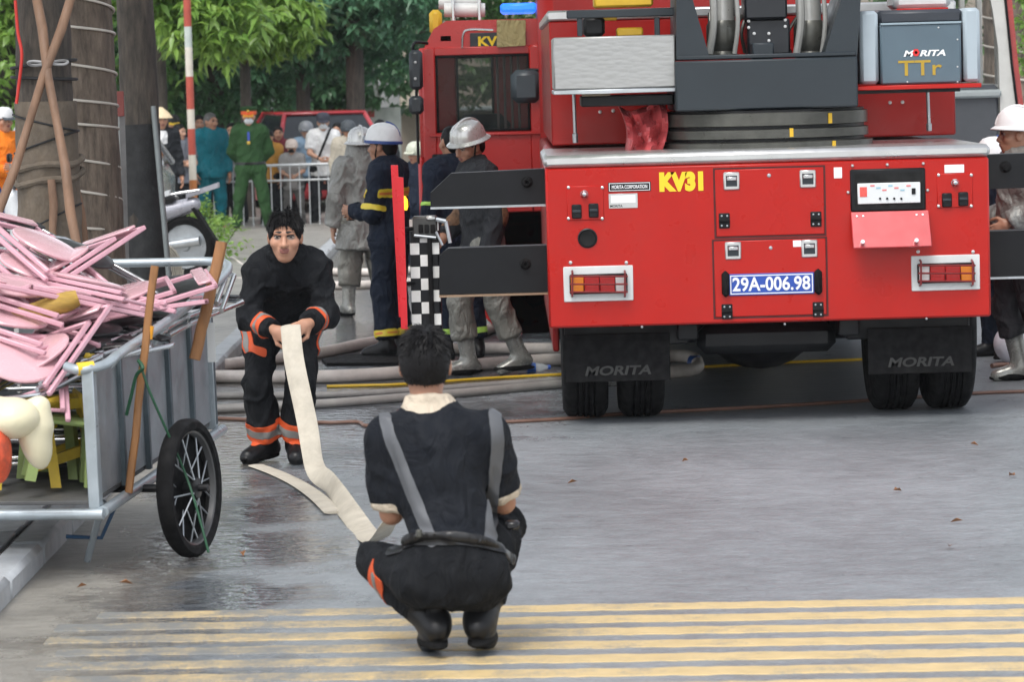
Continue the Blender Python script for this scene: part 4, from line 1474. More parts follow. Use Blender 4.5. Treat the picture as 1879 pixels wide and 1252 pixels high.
BASE = {'lip': M_lip, 'eyewhite': M_eye, 'iris': M_iris, 'lash': M_iris, 'brow': M_brow}
def person(base, J, face, up, outfit, mats, label, group=None, h=.011, hh=.006, hands=None, wr=.006, seed=1, hsc=1.0, cat='person'):
    t = thing('person', base, label, cat, group)
    mm = dict(BASE); mm.update(mats)
    mm.setdefault('sole', rub); mm.setdefault('collar', mm.get('top')); mm.setdefault('cuff', mm.get('top'))
    for k in ('top', 'bottom', 'cuff', 'collar'): CLOTH.add(k)
    P = limbs(J, outfit)
    body = finish(P, h, outfit.get('gk', .012), wr, seed)
    hp, hf = head_prims(J['head'], face, up, hsc, J['neck'])
    hd = finish(hp, hh, .006, 0, seed, rel=0)
    pieces = [body, hd]
    s = outfit.get('s', 1.0)
    for sd in 'LR':
        hnd = (hands or {}).get(sd)
        if hnd is None:
            d = nrm(J['wr' + sd] - J['el' + sd]); lat = nrm(np.asarray(J['shR']) - np.asarray(J['shL'])) * (1 if sd == 'L' else -1)
            ff = np.asarray(face, float)
            sgn = 1 if np.cross(d, lat) @ ff > 0 else -1
            hnd = (d, lat, sgn, .35)
        L_ = hand_prims(J['wr' + sd], hnd[0], hnd[1], hnd[2], hnd[3], s * .98, outfit.get('glove', 'skin'))
        pieces.append(finish(L_, .0055 if hh < .007 else .007, .004, 0, seed, rel=0))
    body_o = build_body('body', pieces, mm, t)
    return t, hf, pieces

def stand(hgt, ang, arms='side', lean=0.0, stance=.09, twist=0, seed=0, arm=None):
    """joints of an upright figure, facing -Y before turning by ang (degrees, counter-clockwise from above)"""
    k = hgt
    J = dict(pelvis=(0, .0, .53), waist=(0, .0, .605), chest=(0, -.005, .715), neck=(0, -.005, .842), head=(0, -.022, .918),
             shL=(-.102, .0, .805), shR=(.102, .0, .805), hipL=(-.052, 0, .515), hipR=(.052, 0, .515),
             knL=(-.055 - stance * .25, -.012, .285), knR=(.055 + stance * .25, -.012, .285),
             anL=(-.052 - stance * .5, .012, .05), anR=(.052 + stance * .5, .012, .05),
             toeL=(-.062 - stance * .7, -.085, .018), toeR=(.062 + stance * .7, -.085, .018))
    if arms == 'side':
        J.update(elL=(-.135, .015, .635), elR=(.135, .015, .635), wrL=(-.142, -.03, .492), wrR=(.142, -.03, .492))
    elif arms == 'back':
        J.update(elL=(-.145, .045, .64), elR=(.145, .045, .64), wrL=(-.07, .085, .53), wrR=(.05, .09, .53))
    elif arms == 'fold':
        J.update(elL=(-.125, -.05, .64), elR=(.125, -.05, .64), wrL=(.02, -.13, .63), wrR=(-.02, -.14, .655))
    elif arms == 'rail':
        J.update(elL=(-.125, -.07, .655), elR=(.125, -.07, .655), wrL=(-.03, -.165, .60), wrR=(.04, -.165, .60))
    elif arms == 'point':
        J.update(elL=(-.13, -.01, .64), elR=(.125, -.02, .64), wrL=(-.12, -.13, .63), wrR=(.09, -.145, .60))
    if arm: J.update(arm)
    c, s = math.cos(rad(ang)), math.sin(rad(ang))
    out = {}
    for n_, p in J.items():
        x, y, z = p
        if z > .5: y -= lean * (z - .5) / .5
        out[n_] = V3(c * x - s * y, s * x + c * y, z) * k
    f = V3(s, -c, 0)
    return out, f
# ------------------------------------------------------------------ firefighter pulling the hose
turn_black = cloth('turnout_black', (.0065, .0075, .0095), .85)
orange_band = mat('orange_band', (.62, .085, .018), .6, var=.08, bump=.0006, bscale=400)
silver_band = mat('silver_band', (.20, .195, .185), .5, var=.08, bump=.0006, bscale=400)
boot_blk = mat('boot_black', (.006, .006, .007), .42, spec=.35, var=.3, vscale=10)
b = gnd(515, 848)
SA = dict(pelvis=(.015, .17, .76), waist=(.04, .06, .86), chest=(.07, -.06, .985), neck=(.075, -.20, 1.115), head=(.08, -.285, 1.215),
          shL=(-.085, -.14, 1.025), shR=(.24, -.13, 1.025), elL=(-.128, -.20, .79), elR=(.275, -.20, .79), wrL=(.015, -.40, .735), wrR=(.20, -.40, .765),
          hipL=(-.085, .17, .73), hipR=(.125, .16, .73), knL=(-.105, -.06, .425), knR=(.125, -.08, .42), anL=(-.075, .07, .10), anR=(.085, .03, .10),
          toeL=(-.175, -.06, .03), toeR=(.095, -.165, .03))
SA = {k: V3(*v) for k, v in SA.items()}
oA = dict(bootk=1.12, loose=.013, colr=.092, colh=.05, collar=True, hem=.95, flare=.012, boots=True, legflare=.028, cuffend=.90, flat=.74)
mA = dict(skin=skins[0], top=turn_black, bottom=turn_black, shoe=boot_blk)
hA = dict(L=(V3(.55, -.55, -.28), V3(.75, .35, -.25), -1, .85), R=(V3(-.55, -.60, -.22), V3(-.65, .35, -.3), 1, .85))
tA, hfA, pcA = person(b, SA, V3(0, -1, -.10), V3(.02, -.12, 1), oA, mA, 'firefighter in black turnout gear with orange cuff bands hauling a flat hose', h=.008, hh=.0045, hands=hA, wr=.011, seed=11, hsc=1.06)
hair_mesh(hfA, tA, M_hair, strands=1500, length=.050, fringe=.45, seed=4, h=.006)
body = pcA[0]
def seg_mask(a, b_, t0, t1, rmax):
    a = np.asarray(a, float); b_ = np.asarray(b_, float)
    def f(c, n):
        ab = b_ - a; L2 = ab @ ab
        t = ((c - a) @ ab) / L2
        d = np.linalg.norm((c - a) - t[:, None] * ab, axis=1)
        return (t > t0) & (t < t1) & (d < rmax)
    return f
for sd in 'LR':
    E, W_ = SA['el' + sd], SA['wr' + sd]
    shell('cuff_band', body, seg_mask(E, W_, .46, .76, .10), .004, orange_band, tA)
    shell('reflective_strip', body, seg_mask(E, W_, .555, .665, .10), .0065, silver_band, tA)
    K, A_ = SA['kn' + sd], SA['an' + sd]
    shell('leg_band', body, seg_mask(K, A_, .60, .90, .12), .004, orange_band, tA)
    shell('reflective_strip', body, seg_mask(K, A_, .69, .81, .12), .0065, silver_band, tA)
pe, wa = SA['pelvis'], SA['waist']
def hemmask(lo_, hi_):
    def f(c, n):
        ax_ = nrm(wa - pe); t = (c - pe) @ ax_
        lat_ = np.abs(c[:, 0] - .02)
        arm = np.minimum(np.linalg.norm(c - SA['elL'], axis=1), np.linalg.norm(c - SA['elR'], axis=1))
        return (t > lo_) & (t < hi_) & (lat_ < .30) & (lat_ > .075) & (np.linalg.norm(c - pe, axis=1) < .30) & (c[:, 1] > -.16)
    return f
for sgn in (-1, 1):
    half = lambda f, s_: (lambda c, n: f(c, n) & ((c[:, 0] - .02) * s_ > 0))
    shell('hem_band', body, half(hemmask(-.035, .030), sgn), .005, orange_band, tA)
    shell('reflective_strip', body, half(hemmask(-.016, .012), sgn), .0075, silver_band, tA)

# ------------------------------------------------------------------ squatting firefighter with suspenders, seen from behind
b = gnd(840, 1207)
SB = dict(pelvis=(-.02, -.03, .315), waist=(-.01, .02, .43), chest=(-.05, .07, .65), neck=(-.083, .12, .872), head=(-.088, .16, 1.02),
          shL=(-.245, .10, .765), shR=(.135, .11, .775), elL=(-.222, .14, .50), elR=(.175, .20, .52), wrL=(-.17, .38, .53), wrR=(.07, .42, .53),
          hipL=(-.115, .0, .285), hipR=(.085, .0, .285), knL=(-.29, .26, .31), knR=(.175, .33, .42), anL=(-.078, .03, .135), anR=(.080, .045, .135),
          toeL=(-.105, .17, .032), toeR=(.10, .19, .032))
SB = {k: V3(*v) for k, v in SB.items()}
shirt = cloth('navy_black_shirt', (.0085, .0105, .015), .85)
cream = cloth('cream_trim', (.55, .47, .37), .8)
oB = dict(bootk=1.1, loose=.006, waist=.128, hip=.098, thigh=.086, bulk=1.0, short=True, sleeve=.90, colh=.035, colr=.074, cuffs=True, hem=.30, collar=True, collarlab=True, boots=True, flat=.66, legflare=.012, cuffend=.80)
mB = dict(skin=skins[1], top=shirt, bottom=turn_black, shoe=boot_blk, cuff=cream, collar=cream)
tB, hfB, pcB = person(b, SB, V3(.03, 1, -.02), V3(0, .04, 1), oB, mB, 'squatting man in black shirt with cream collar and grey suspenders seen from behind', h=.008, hh=.006, wr=.010, seed=21, hsc=1.06)
hair_mesh(hfB, tB, M_hair, strands=1700, length=.042, fringe=.4, seed=9, h=.006, back=-.045)
body = pcB[0]
strap = mat('suspender_grey', (.095, .10, .11), .55, var=.1, bump=.0008, bscale=400)
def line_mask(pts, wd, zmin, zmax):
    pts = [np.array(p, float) for p in pts]
    def f(c, n):
        best = np.full(len(c), 9.0)
        for a, b_ in zip(pts[:-1], pts[1:]):
            ab = b_ - a; t = np.clip(((c[:, [0, 2]] - a) @ ab) / (ab @ ab), 0, 1)
            best = np.minimum(best, np.linalg.norm(c[:, [0, 2]] - a - t[:, None] * ab, axis=1))
        return (best < wd) & (n[:, 1] < .35) & (c[:, 2] > zmin) & (c[:, 2] < zmax)
    return f
shell('suspender', body, line_mask([(-.235, .86), (-.215, .78), (-.075, .42)], .021, .40, .86), .006, strap, tB)
shell('suspender', body, line_mask([(.15, .86), (.16, .76), (.125, .42)], .021, .40, .86), .006, strap, tB)
def beltm(c, n):
    ax_ = nrm(SB['waist'] - SB['pelvis']); t = (c - SB['pelvis']) @ ax_
    return (t > .062) & (t < .100) & (np.linalg.norm(c - SB['waist'], axis=1) < .26)
shell('belt', body, beltm, .008, mat('belt_black', (.008, .008, .009), .35), tB)
shell('leg_band', body, seg_mask(SB['knL'], SB['anL'], .18, .44, .11), .004, orange_band, tB)
shell('reflective_strip', body, seg_mask(SB['knL'], SB['anL'], .27, .35, .11), .0065, silver_band, tB)
wb = Vector(b)
MB().box(tuple(wb + Vector((.205, .06, .455))), (.05, .05, .03), None, .008).build('belt_buckle', mat('buckle_dark', (.01, .01, .012), .3), tB)
MB().box(tuple(wb + Vector((-.12, -.105, .455))), (.022, .016, .03), None, .005).build('strap_clip', ringm, tB)

# ------------------------------------------------------------------ flat hose held between the two men
canvas = mat('hose_canvas', (.50, .455, .375), .75, var=.14, vscale=9, bump=.0015, bscale=260, dirt=.6, dirtcol=(.30, .26, .20))
bA = gnd(515, 848); bB = gnd(840, 1207)
hand = Vector(bA) + Vector((.108, -.50, .735))
pts = [hand + Vector((-.005, .06, .025)), hand, hand + Vector((.02, -.10, -.16)), hand + Vector((.085, -.30, -.44)), hand + Vector((.135, -.55, -.655))]
g1 = gnd(608, 908); g2 = gnd(642, 952); g3 = gnd(690, 1012)
pts += [Vector((g1.x, g1.y, .05)), Vector((g2.x, g2.y, .03)), Vector((g3.x, g3.y, .05)), Vector(bB) + Vector((-.20, .42, .50)), Vector(bB) + Vector((-.06, .46, .55)), Vector(bB) + Vector((.05, .47, .55))]
side = [Vector((1, .0, .1))] * 4 + [Vector((.45, .75, .3)), Vector((.25, .55, .75)), Vector((.8, .35, .45)), Vector((.9, .3, .2)), Vector((.5, .3, .6)), Vector((.1, .2, .9)), Vector((.1, .2, .9))]
C_ = spline(pts, 8); S_ = spline(side, 8)
wid = .052
A_ = [c_ - s_.normalized() * wid for c_, s_ in zip(C_, S_)]; B_ = [c_ + s_.normalized() * wid for c_, s_ in zip(C_, S_)]
hose_o = MB()
hose_o.tube(C_, 1.0, 12, flat=(wid, .008, tuple(S_[0]), [tuple(q) for q in S_]))
o = hose_o.build('flat_hose', canvas); tagp(o, 'flat cream canvas hose hanging from the bending firefighter towards the squatting man', 'hose')
gp = [gnd(470, 858), gnd(510, 873), gnd(550, 893), gnd(585, 918), gnd(612, 945)]
gp = [Vector((q.x, q.y, .010)) for q in gp]
ho2 = MB(); Cg = spline(gp, 8)
ho2.tube(Cg, 1.0, 12, flat=(.045, .007, (1, 1, 0), [tuple(Vector((0, 0, 1)).cross((Cg[min(i + 1, len(Cg) - 1)] - Cg[max(i - 1, 0)]).normalized())) for i in range(len(Cg))]))
o = ho2.build('flat_hose', canvas); tagp(o, "flat cream hose lying on wet ground from the bending firefighter's boots", 'hose')
# ------------------------------------------------------------------ the other firefighters and the onlookers
silver_suit = cloth('silver_raincoat', (.25, .25, .235), .42, bump=.004, bs=60, dirt=.35, metal=.25)
silver_leg = cloth('silver_trousers', (.22, .215, .19), .38, bump=.004, bs=50, dirt=.3, metal=.3)
silver_boot = mat('silver_rubber_boot', (.26, .26, .24), .25, metal=.35, var=.25, vscale=14)
helm_silver = mat('helmet_silver', (.56, .56, .54), .25, metal=.5, var=.08)
helm_white = mat('helmet_white', (.74, .74, .74), .25, var=.05)
blue_trim = mat('helmet_blue', (.03, .07, .25), .3)
navy = cloth('navy_uniform', (.011, .017, .032), .75)
band_y = mat('yellow_reflective', (.80, .62, .05), .45, var=.06)
band_o = mat('orange_stripe', (.75, .25, .06), .5)
band_l = mat('lime_reflective', (.42, .72, .12), .45)

def top_z(px, py, Y):
    return at(px, py, Y).z
def leg_mask(J, sd, t0, t1): return seg_mask(J['kn' + sd], J['an' + sd], t0, t1, .13)
def arm_mask(J, sd, t0, t1): return seg_mask(J['sh' + sd], J['el' + sd], t0, t1, .095)
def fit(px, py, top, extra=.0, Y=None):
    b = gnd(px, py) if Y is None else None
    if Y is not None:
        q = at(px, py, Y); b = Vector((q.x, Y, 0))
    return b, (top_z(px, top, b.y) - extra) / .985

# grey raincoat firefighter, back turned, helmet with neck cape
b, k = fit(672, 578, 238, .045)
J, f = stand(k, 196, 'side', stance=.10, arm=dict(elR=(.150, .02, .64), wrR=(.165, -.01, .49)))
oC = dict(loose=.030, hem=3.2, flare=.035, collar=True, boots=True, legflare=.012, cuffend=.52, flat=.8)
t, hf, pc = person(b, J, f, V3(0, 0, 1), oC, dict(skin=skins[2], top=silver_suit, bottom=silver_leg, shoe=silver_boot), 'firefighter in long grey raincoat and silver helmet with neck cape, back turned', h=.012, hh=.009, wr=.012, seed=31)
ho = helmet(hf, t, helm_silver, 'fire')
cape = MB(); cc, ff, rr_, uu, S = hf; off = np.array(wloc(t))
A_ = []; B_ = []
for a in np.linspace(-1.9, 1.9, 22):
    d = -ff * math.cos(a) + rr_ * math.sin(a)
    wv = 1 + .07 * math.sin(a * 7)
    A_.append(tuple(off + cc + d * .115 + uu * .035)); B_.append(tuple(off + cc + d * .175 * wv - uu * .235))
cape.strip(A_, B_, .004); cape.build('neck_cape', silver_suit, t)

# navy uniform, white helmet, in profile
b, k = fit(722, 653, 231, .035)
J, f = stand(k, -112, 'point', stance=.07, arm=dict(elR=(.13, -.02, .63), wrR=(.07, -.145, .64), elL=(-.125, -.01, .64), wrL=(-.06, -.15, .625)))
oD = dict(loose=.016, hem=1.6, flare=.01, collar=True, boots=True, legflare=.015, cuffend=.86, flat=.72)
t, hf, pc = person(b, J, f, V3(0, 0, 1), oD, dict(skin=skins[1], top=navy, bottom=navy, shoe=boot_blk), 'firefighter in navy uniform with yellow bands and white helmet with blue rim', h=.011, hh=.007, wr=.008, seed=41)
helmet(hf, t, helm_white, 'rescue', blue_trim)
hair_mesh(hf, t, M_hair, strands=0, h=.009, puff=.004)
for sd in 'LR':
    shell('sleeve_band', pc[0], arm_mask(J, sd, .78, .92), .005, band_y, t)
    shell('leg_band', pc[0], leg_mask(J, sd, .70, .82), .005, band_y, t)
    shell('leg_stripe', pc[0], leg_mask(J, sd, .74, .78), .007, band_o, t)
def chestband(J, z0, z1, rmax=.26):
    def m_(c, n):
        d = np.linalg.norm((c - J['chest'])[:, :2], axis=1)
        ea = np.minimum(np.linalg.norm(c - J['elL'], axis=1), np.linalg.norm(c - J['elR'], axis=1))
        wa_ = np.minimum(np.linalg.norm(c - J['wrL'], axis=1), np.linalg.norm(c - J['wrR'], axis=1))
        return (c[:, 2] > z0) & (c[:, 2] < z1) & (d < rmax)
    return m_
shell('chest_band', pc[0], chestband(J, .700 * k, .735 * k), .006, band_y, t)
shell('chest_stripe', pc[0], chestband(J, .712 * k, .722 * k), .008, band_o, t)
cs = MB(); cc, ff, rr_, uu, S = hf; off = np.array(wloc(t))
for s_ in (-1, 1):
    cs.tube([tuple(off + cc + rr_ * .088 * s_ + uu * .03 - ff * .0), tuple(off + cc + rr_ * .072 * s_ - uu * .06 + ff * .03), tuple(off + cc - uu * .118 + ff * .045)], .005, 6)
cs.build('chin_strap', rub, t)
# radio in the hand
q = J['wrL'] + f * .10; q = off + q
MB().box(tuple(q), (.05, .035, .11), None, .008).build('handset', mat('radio_black', (.015, .015, .016), .4), t)

# silver helmet man stepping out from behind the beams
b, k = fit(893, 688, 224, .045)
J, f = stand(k, -72, 'side', stance=.02, lean=.03, arm=dict(knL=(-.055, -.09, .29), anL=(-.05, -.055, .05), toeL=(-.05, -.15, .018), knR=(.05, .04, .285), anR=(.05, .13, .075), toeR=(.05, .04, .02),
           elL=(-.13, -.02, .64), wrL=(-.11, -.12, .56), elR=(.13, .03, .64), wrR=(.135, -.02, .50)))
oE = dict(loose=.018, hem=1.3, collar=True, boots=True, legflare=.02, cuffend=.60, flat=.74)
t, hf, pc = person(b, J, nrm(f + V3(.05, -.35, -.38)), V3(0, -.1, 1), oE, dict(skin=skins[0], top=cloth('charcoal_jacket', (.028, .03, .034), .8), bottom=silver_leg, shoe=silver_boot), 'firefighter in silver helmet and silver trousers stepping behind the outrigger beams', h=.011, hh=.006, wr=.010, seed=51)
helmet(hf, t, helm_silver, 'fire')
hair_mesh(hf, t, M_hair, strands=0, h=.009, puff=.004)
cs = MB(); cc, ff, rr_, uu, S = hf; off = np.array(wloc(t))
for s_ in (-1, 1):
    cs.tube([tuple(off + cc + rr_ * .088 * s_ + uu * .03), tuple(off + cc + rr_ * .072 * s_ - uu * .06 + ff * .03), tuple(off + cc - uu * .118 + ff * .045)], .006, 6)
cs.build('chin_strap', rub, t)
rust = mat('faded_orange_print', (.42, .07, .03), .6, var=.3, vscale=30)
camo = mat('camouflage_cloth', (.16, .085, .045), .8, var=.75, vscale=26)
shell('back_print', pc[0], lambda c, n: (np.abs(c[:, 2] - .695 * k) < .028) & (np.abs(c[:, 0] - .015) < .105) & (n[:, 1] < -.2) & (c[:, 1] < .02), .005, rust, t)
shell('sleeve_camouflage', pc[0], lambda c, n: (c[:, 0] > .135) & (c[:, 2] > .60 * k) & (c[:, 2] < .82 * k), .004, camo, t)
shell('sleeve_camouflage', pc[0], lambda c, n: (c[:, 0] < -.155) & (c[:, 2] > .60 * k) & (c[:, 2] < .76 * k), .004, camo, t)

# bareheaded man just behind him
b, k = fit(845, 660, 232, .0)
J, f = stand(k, -150, 'side', stance=.05)
t, hf, pc = person(b, J, f, V3(0, 0, 1), dict(loose=.016, hem=1.4, collar=True, boots=True, legflare=.016, cuffend=.84), dict(skin=skins[1], top=navy, bottom=navy, shoe=boot_blk), 'bareheaded man in navy overalls with lime ankle band behind the silver helmet firefighter', h=.013, hh=.009, wr=.008, seed=61)
hair_mesh(hf, t, M_hair, strands=250, length=.02, h=.009, puff=.006)
for sd in 'LR': shell('leg_band', pc[0], leg_mask(J, sd, .66, .76), .005, band_l, t)
for sd in 'LR': shell('sleeve_band', pc[0], arm_mask(J, sd, .8, .9), .005, band_l, t)

# silver-suited man at the right edge
b, k = fit(1880, 700, 203, .04)
J, f = stand(k, -84, 'side', stance=.02, arm=dict(knL=(-.055, -.05, .285), anL=(-.05, .0, .05), toeL=(-.05, -.10, .018), knR=(.05, .03, .285), anR=(.05, .10, .065), toeR=(.05, .02, .02),
     elL=(-.14, .01, .65), wrL=(-.13, -.10, .59), elR=(.135, .02, .65), wrR=(.12, -.08, .6)))
t, hf, pc = person(b, J, f, V3(0, 0, 1), dict(loose=.026, hem=2.6, flare=.03, collar=True, boots=True, cuffend=.5, legflare=.012, flat=.8), dict(skin=skins[1], top=silver_suit, bottom=cloth('dark_trousers', (.03, .03, .034), .7), shoe=silver_boot), 'firefighter in wet silver coat and white helmet walking beside the outrigger', h=.012, hh=.008, wr=.013, seed=71)
helmet(hf, t, helm_white, 'fire')
b, k = fit(1836, 655, 262, .03)
J, f = stand(k, -60, 'side', stance=.05)
t, hf, pc = person(b, J, f, V3(0, 0, 1), dict(loose=.016, hem=1.4, collar=True, boots=True), dict(skin=skins[1], top=navy, bottom=navy, shoe=boot_blk), 'man in navy uniform with lime and orange sleeve band half hidden by the truck tail', h=.014, hh=.010, wr=.008, seed=73)
helmet(hf, t, helm_white, 'rescue', blue_trim)
for sd in 'LR': shell('sleeve_band', pc[0], arm_mask(J, sd, .68, .95), .005, band_l, t); shell('sleeve_stripe', pc[0], arm_mask(J, sd, .77, .86), .007, band_o, t)

# --- onlookers by the barrier
CR = 'onlookers gathered at the crowd barrier'
def bgp(px, py, top, ang, arms, top_m, bot_m, label, extra=0.0, hair=True, Y=None, o=None, skin=0, shoe=None, lean=0.0, seed=1, mats=None, arm=None, look=0, **kw):
    b_, k_ = fit(px, py, top, extra, Y)
    J_, f_ = stand(k_, ang, arms, lean=lean, arm=arm, **kw)
    oo = dict(loose=.010, hem=1.0, short=False, s=k_ / 1.72)
    if o: oo.update(o)
    mm = dict(skin=skins[skin], top=top_m, bottom=bot_m, shoe=shoe or boot_blk)
    if mats: mm.update(mats)
    cl, sl_ = math.cos(rad(look)), math.sin(rad(look))
    fc = V3(cl * f_[0] - sl_ * f_[1], sl_ * f_[0] + cl * f_[1], -.08)
    t_, hf_, pc_ = person(b_, J_, fc, V3(0, 0, 1), oo, mm, label, CR, h=.016, hh=.0085, wr=.009, seed=seed, hsc=min(1.0, k_ / 1.66))
    if hair: hair_mesh(hf_, t_, M_hair if hair is True else hair, strands=160, length=.02, h=.010, puff=.008)
    return t_, hf_, pc_, J_, k_
teal = cloth('teal_workwear', (.010, .135, .175), .75)
green = cloth('police_green', (.026, .070, .024), .8)
dark = cloth('dark_cloth', (.02, .022, .026), .8)
grey_t = cloth('grey_tshirt', (.16, .17, .20), .85)
white_t = cloth('white_tshirt', (.68, .68, .68), .85)
beige = cloth('beige_coat', (.42, .38, .31), .8)
ochre = cloth('ochre_shirt', (.50, .25, .055), .85)
stone = cloth('stone_shirt', (.30, .29, .28), .85)
stonep = cloth('striped_trousers', (.13, .125, .12), .85)
mask_w = mat('mask_white', (.72, .74, .76), .8, var=.04); mask_b = mat('mask_black', (.012, .012, .013), .8)
leafhat = mat('palm_leaf_hat', (.62, .50, .32), .7, var=.15, vscale=30)

tG, hf, pc, J, k = bgp(392, 428, 208, 22, 'side', teal, teal, 'man in teal work clothes standing beside the striped pole', hair=M_hairg, o=dict(loose=.018, bulk=1.06, hem=2.0, collar=True), skin=1, seed=81, look=22, shoe=mat('sandal_brown', (.25, .13, .09), .6), stance=.05)
tH, hf, pc, J, k = bgp(464, 430, 193, 0, 'back', green, green, 'police officer in green uniform with white mask and orange-banded cap', extra=.03, hair=False, o=dict(loose=.014, hem=.75, collar=True), seed=82, stance=.16)
helmet(hf, tH, green, 'peaked', mat('cap_red_band', (.72, .10, .02), .5)); mask_piece(hf, tH, mask_w)
off = np.array(wloc(tH))
for s_ in (-1, 1):
    MB().box(tuple(off + V3(.082 * s_, .0, .835) * k), (.125, .06, .02), Matrix.Rotation(rad(16 * s_), 3, 'Y'), .006).build('shoulder_board', mat('shoulder_orange', (.78, .28, .10), .5), tH)
MB().strip([tuple(off + V3(-.011, -.10, .80) * k), tuple(off + V3(-.010, -.108, .73) * k)], [tuple(off + V3(.007, -.10, .80) * k), tuple(off + V3(.008, -.108, .73) * k)], .004).build('lanyard', mat('lanyard_blue', (.02, .05, .30), .5), tH)
MB().lathe(tuple(off + V3(-.002, -.108, .715) * k), (0, -1, 0), [(.025, 0), (.022, .008), (0, .01)], 12).build('badge', mat('brass', (.75, .5, .1), .3, metal=.8), tH)
shell('belt', pc[0], lambda c, n: (np.abs(c[:, 2] - .555 * k) < .020) & (np.linalg.norm(c[:, :2], axis=1) < .21), .008, mat('belt_black', (.008, .008, .009), .35), tH)
YB = gnd(464, 430).y + .9
tI, hf, pc, J, k = bgp(598, 400, 207, 4, 'rail', white_t, dark, 'man in white T-shirt with dark cap, mask and black shoulder strap', extra=.02, hair=True, Y=YB + .45, o=dict(short=True, sleeve=.8, hem=1.9, loose=.014), skin=2, seed=83, lean=.06)
helmet(hf, tI, mat('cap_charcoal', (.03, .033, .05), .7), 'cap'); mask_piece(hf, tI, mask_w)
shell('shoulder_strap', pc[0], line_mask([(-.075, .60 * k), (.10, .86 * k)], .016, .55 * k, .88 * k), .006, mask_b, tI)
tJ, hf, pc, J, k = bgp(541, 400, 257, -4, 'rail', stone, stonep, 'short onlooker in pale helmet and black mask leaning on the barrier', extra=.02, hair=True, Y=YB + .35, o=dict(short=True, sleeve=.9, hem=1.9, loose=.012), skin=2, seed=84, lean=.07)
helmet(hf, tJ, mat('helmet_cream', (.62, .52, .46), .35), 'moto'); mask_piece(hf, tJ, mask_b)
tK, hf, pc, J, k = bgp(499, 400, 240, -25, 'side', ochre, dark, 'onlooker in ochre shirt standing behind the police officer', Y=YB + .55, o=dict(short=True, hem=1.7), skin=1, seed=85)
tL, hf, pc, J, k = bgp(334, 430, 228, 25, 'fold', grey_t, dark, 'man in grey T-shirt with folded arms behind the striped pole', Y=46.6, o=dict(short=True, hem=1.8, bulk=1.05), skin=2, seed=86, look=30)
tM, hf, pc, J, k = bgp(301, 430, 190, 20, 'side', dark, dark, 'onlooker in conical leaf hat and dark clothes', extra=.09, Y=44.5, skin=0, seed=87)
helmet(hf, tM, leafhat, 'cone')
shell('white_scarf', pc[0], lambda c, n: (c[:, 2] > .74 * k) & (c[:, 2] < .84 * k) & (np.abs(c[:, 0] - .02) < .07) & (n[:, 1] < 0), .010, white_t, tM)
tN, hf, pc, J, k = bgp(322, 430, 214, 35, 'side', dark, dark, 'onlooker in black cap with yellow and red peak', extra=.0, Y=48.5, skin=1, seed=88, look=-20)
helmet(hf, tN, mat('cap_black', (.015, .015, .016), .7), 'cap', mat('peak_yellow', (.75, .5, .04), .6))
tU, hf, pc, J, k = bgp(372, 430, 212, 10, 'side', dark, dark, 'dark haired onlooker peering over the shoulder of the teal man', Y=48.8, skin=1, seed=89)
tV, hf, pc, J, k = bgp(418, 430, 238, 10, 'side', stone, dark, 'onlooker in tilted conical hat between teal man and police officer', extra=.09, Y=47.6, skin=1, seed=90)
helmet(hf, tV, leafhat, 'cone')
tO, hf, pc, J, k = bgp(644, 440, 224, 20, 'side', beige, beige, 'onlooker in pale beige raincoat and dark cap', extra=.02, hair=True, Y=YB - .6, o=dict(hem=3.2, loose=.03, flare=.03), skin=1, seed=91)
helmet(hf, tO, mat('cap_slate', (.05, .06, .07), .6), 'moto')
tS, hf, pc, J, k = bgp(772, 480, 262, -40, 'side', navy, navy, 'person in navy jacket with pale helmet by the cab front', extra=.03, hair=True, Y=36.5, skin=1, seed=92)
helmet(hf, tS, mat('helmet_pale_green', (.50, .52, .42), .35), 'moto')
shell('sleeve_band', pc[0], arm_mask(J, 'L', .7, .9), .005, band_y, tS)
tT, hf, pc, J, k = bgp(704, 430, 220, -20, 'side', dark, dark, 'dark haired onlooker behind the white helmet firefighter', Y=45.5, skin=1, seed=93)
# orange shirt at the left edge
orange_t = cloth('orange_shirt', (.80, .21, .02), .8)
b, k = fit(12, 470, 200, .0, 37.0)
J, f = stand(k, 40, 'fold')
t, hf, pc = person(b, J, f, V3(0, 0, 1), dict(loose=.016, hem=1.8, collar=True), dict(skin=skins[1], top=orange_t, bottom=cloth('blue_trousers', (.03, .06, .18), .8), shoe=boot_blk), 'person in orange shirt and white cap behind the propped tree', h=.015, hh=.009, wr=.009, seed=94)
helmet(hf, t, mat('cap_white', (.7, .7, .7), .6), 'cap', mat('peak_dark', (.04, .05, .06), .6)); hair_mesh(hf, t, M_hair, strands=100, length=.02, h=.010, puff=.008)

tW, hf, pc, J, k = bgp(432, 430, 226, -8, 'side', white_t, dark, 'onlooker in white shirt between the teal man and the police officer', Y=YB + 1.2, o=dict(short=True, hem=1.8), skin=2, seed=95)
tX, hf, pc, J, k = bgp(516, 430, 232, 6, 'fold', cloth('maroon_shirt', (.16, .03, .04), .85), dark, 'onlooker in maroon shirt with folded arms behind the barrier', Y=YB + 1.3, o=dict(short=True, hem=1.8), skin=1, seed=96)
tY_, hf, pc, J, k = bgp(567, 430, 228, 12, 'side', cloth('light_blue_shirt', (.25, .36, .48), .85), dark, 'onlooker in light blue shirt beside the red car', Y=YB + 1.5, o=dict(short=True, hem=1.8), skin=2, seed=97)
helmet(hf, tY_, mat('helmet_grey', (.22, .23, .25), .35), 'moto')
tZ, hf, pc, J, k = bgp(626, 430, 226, -14, 'side', cloth('olive_jacket', (.10, .11, .06), .85), dark, 'onlooker in olive jacket behind the grey raincoat firefighter', Y=YB + 1.1, skin=1, seed=98)
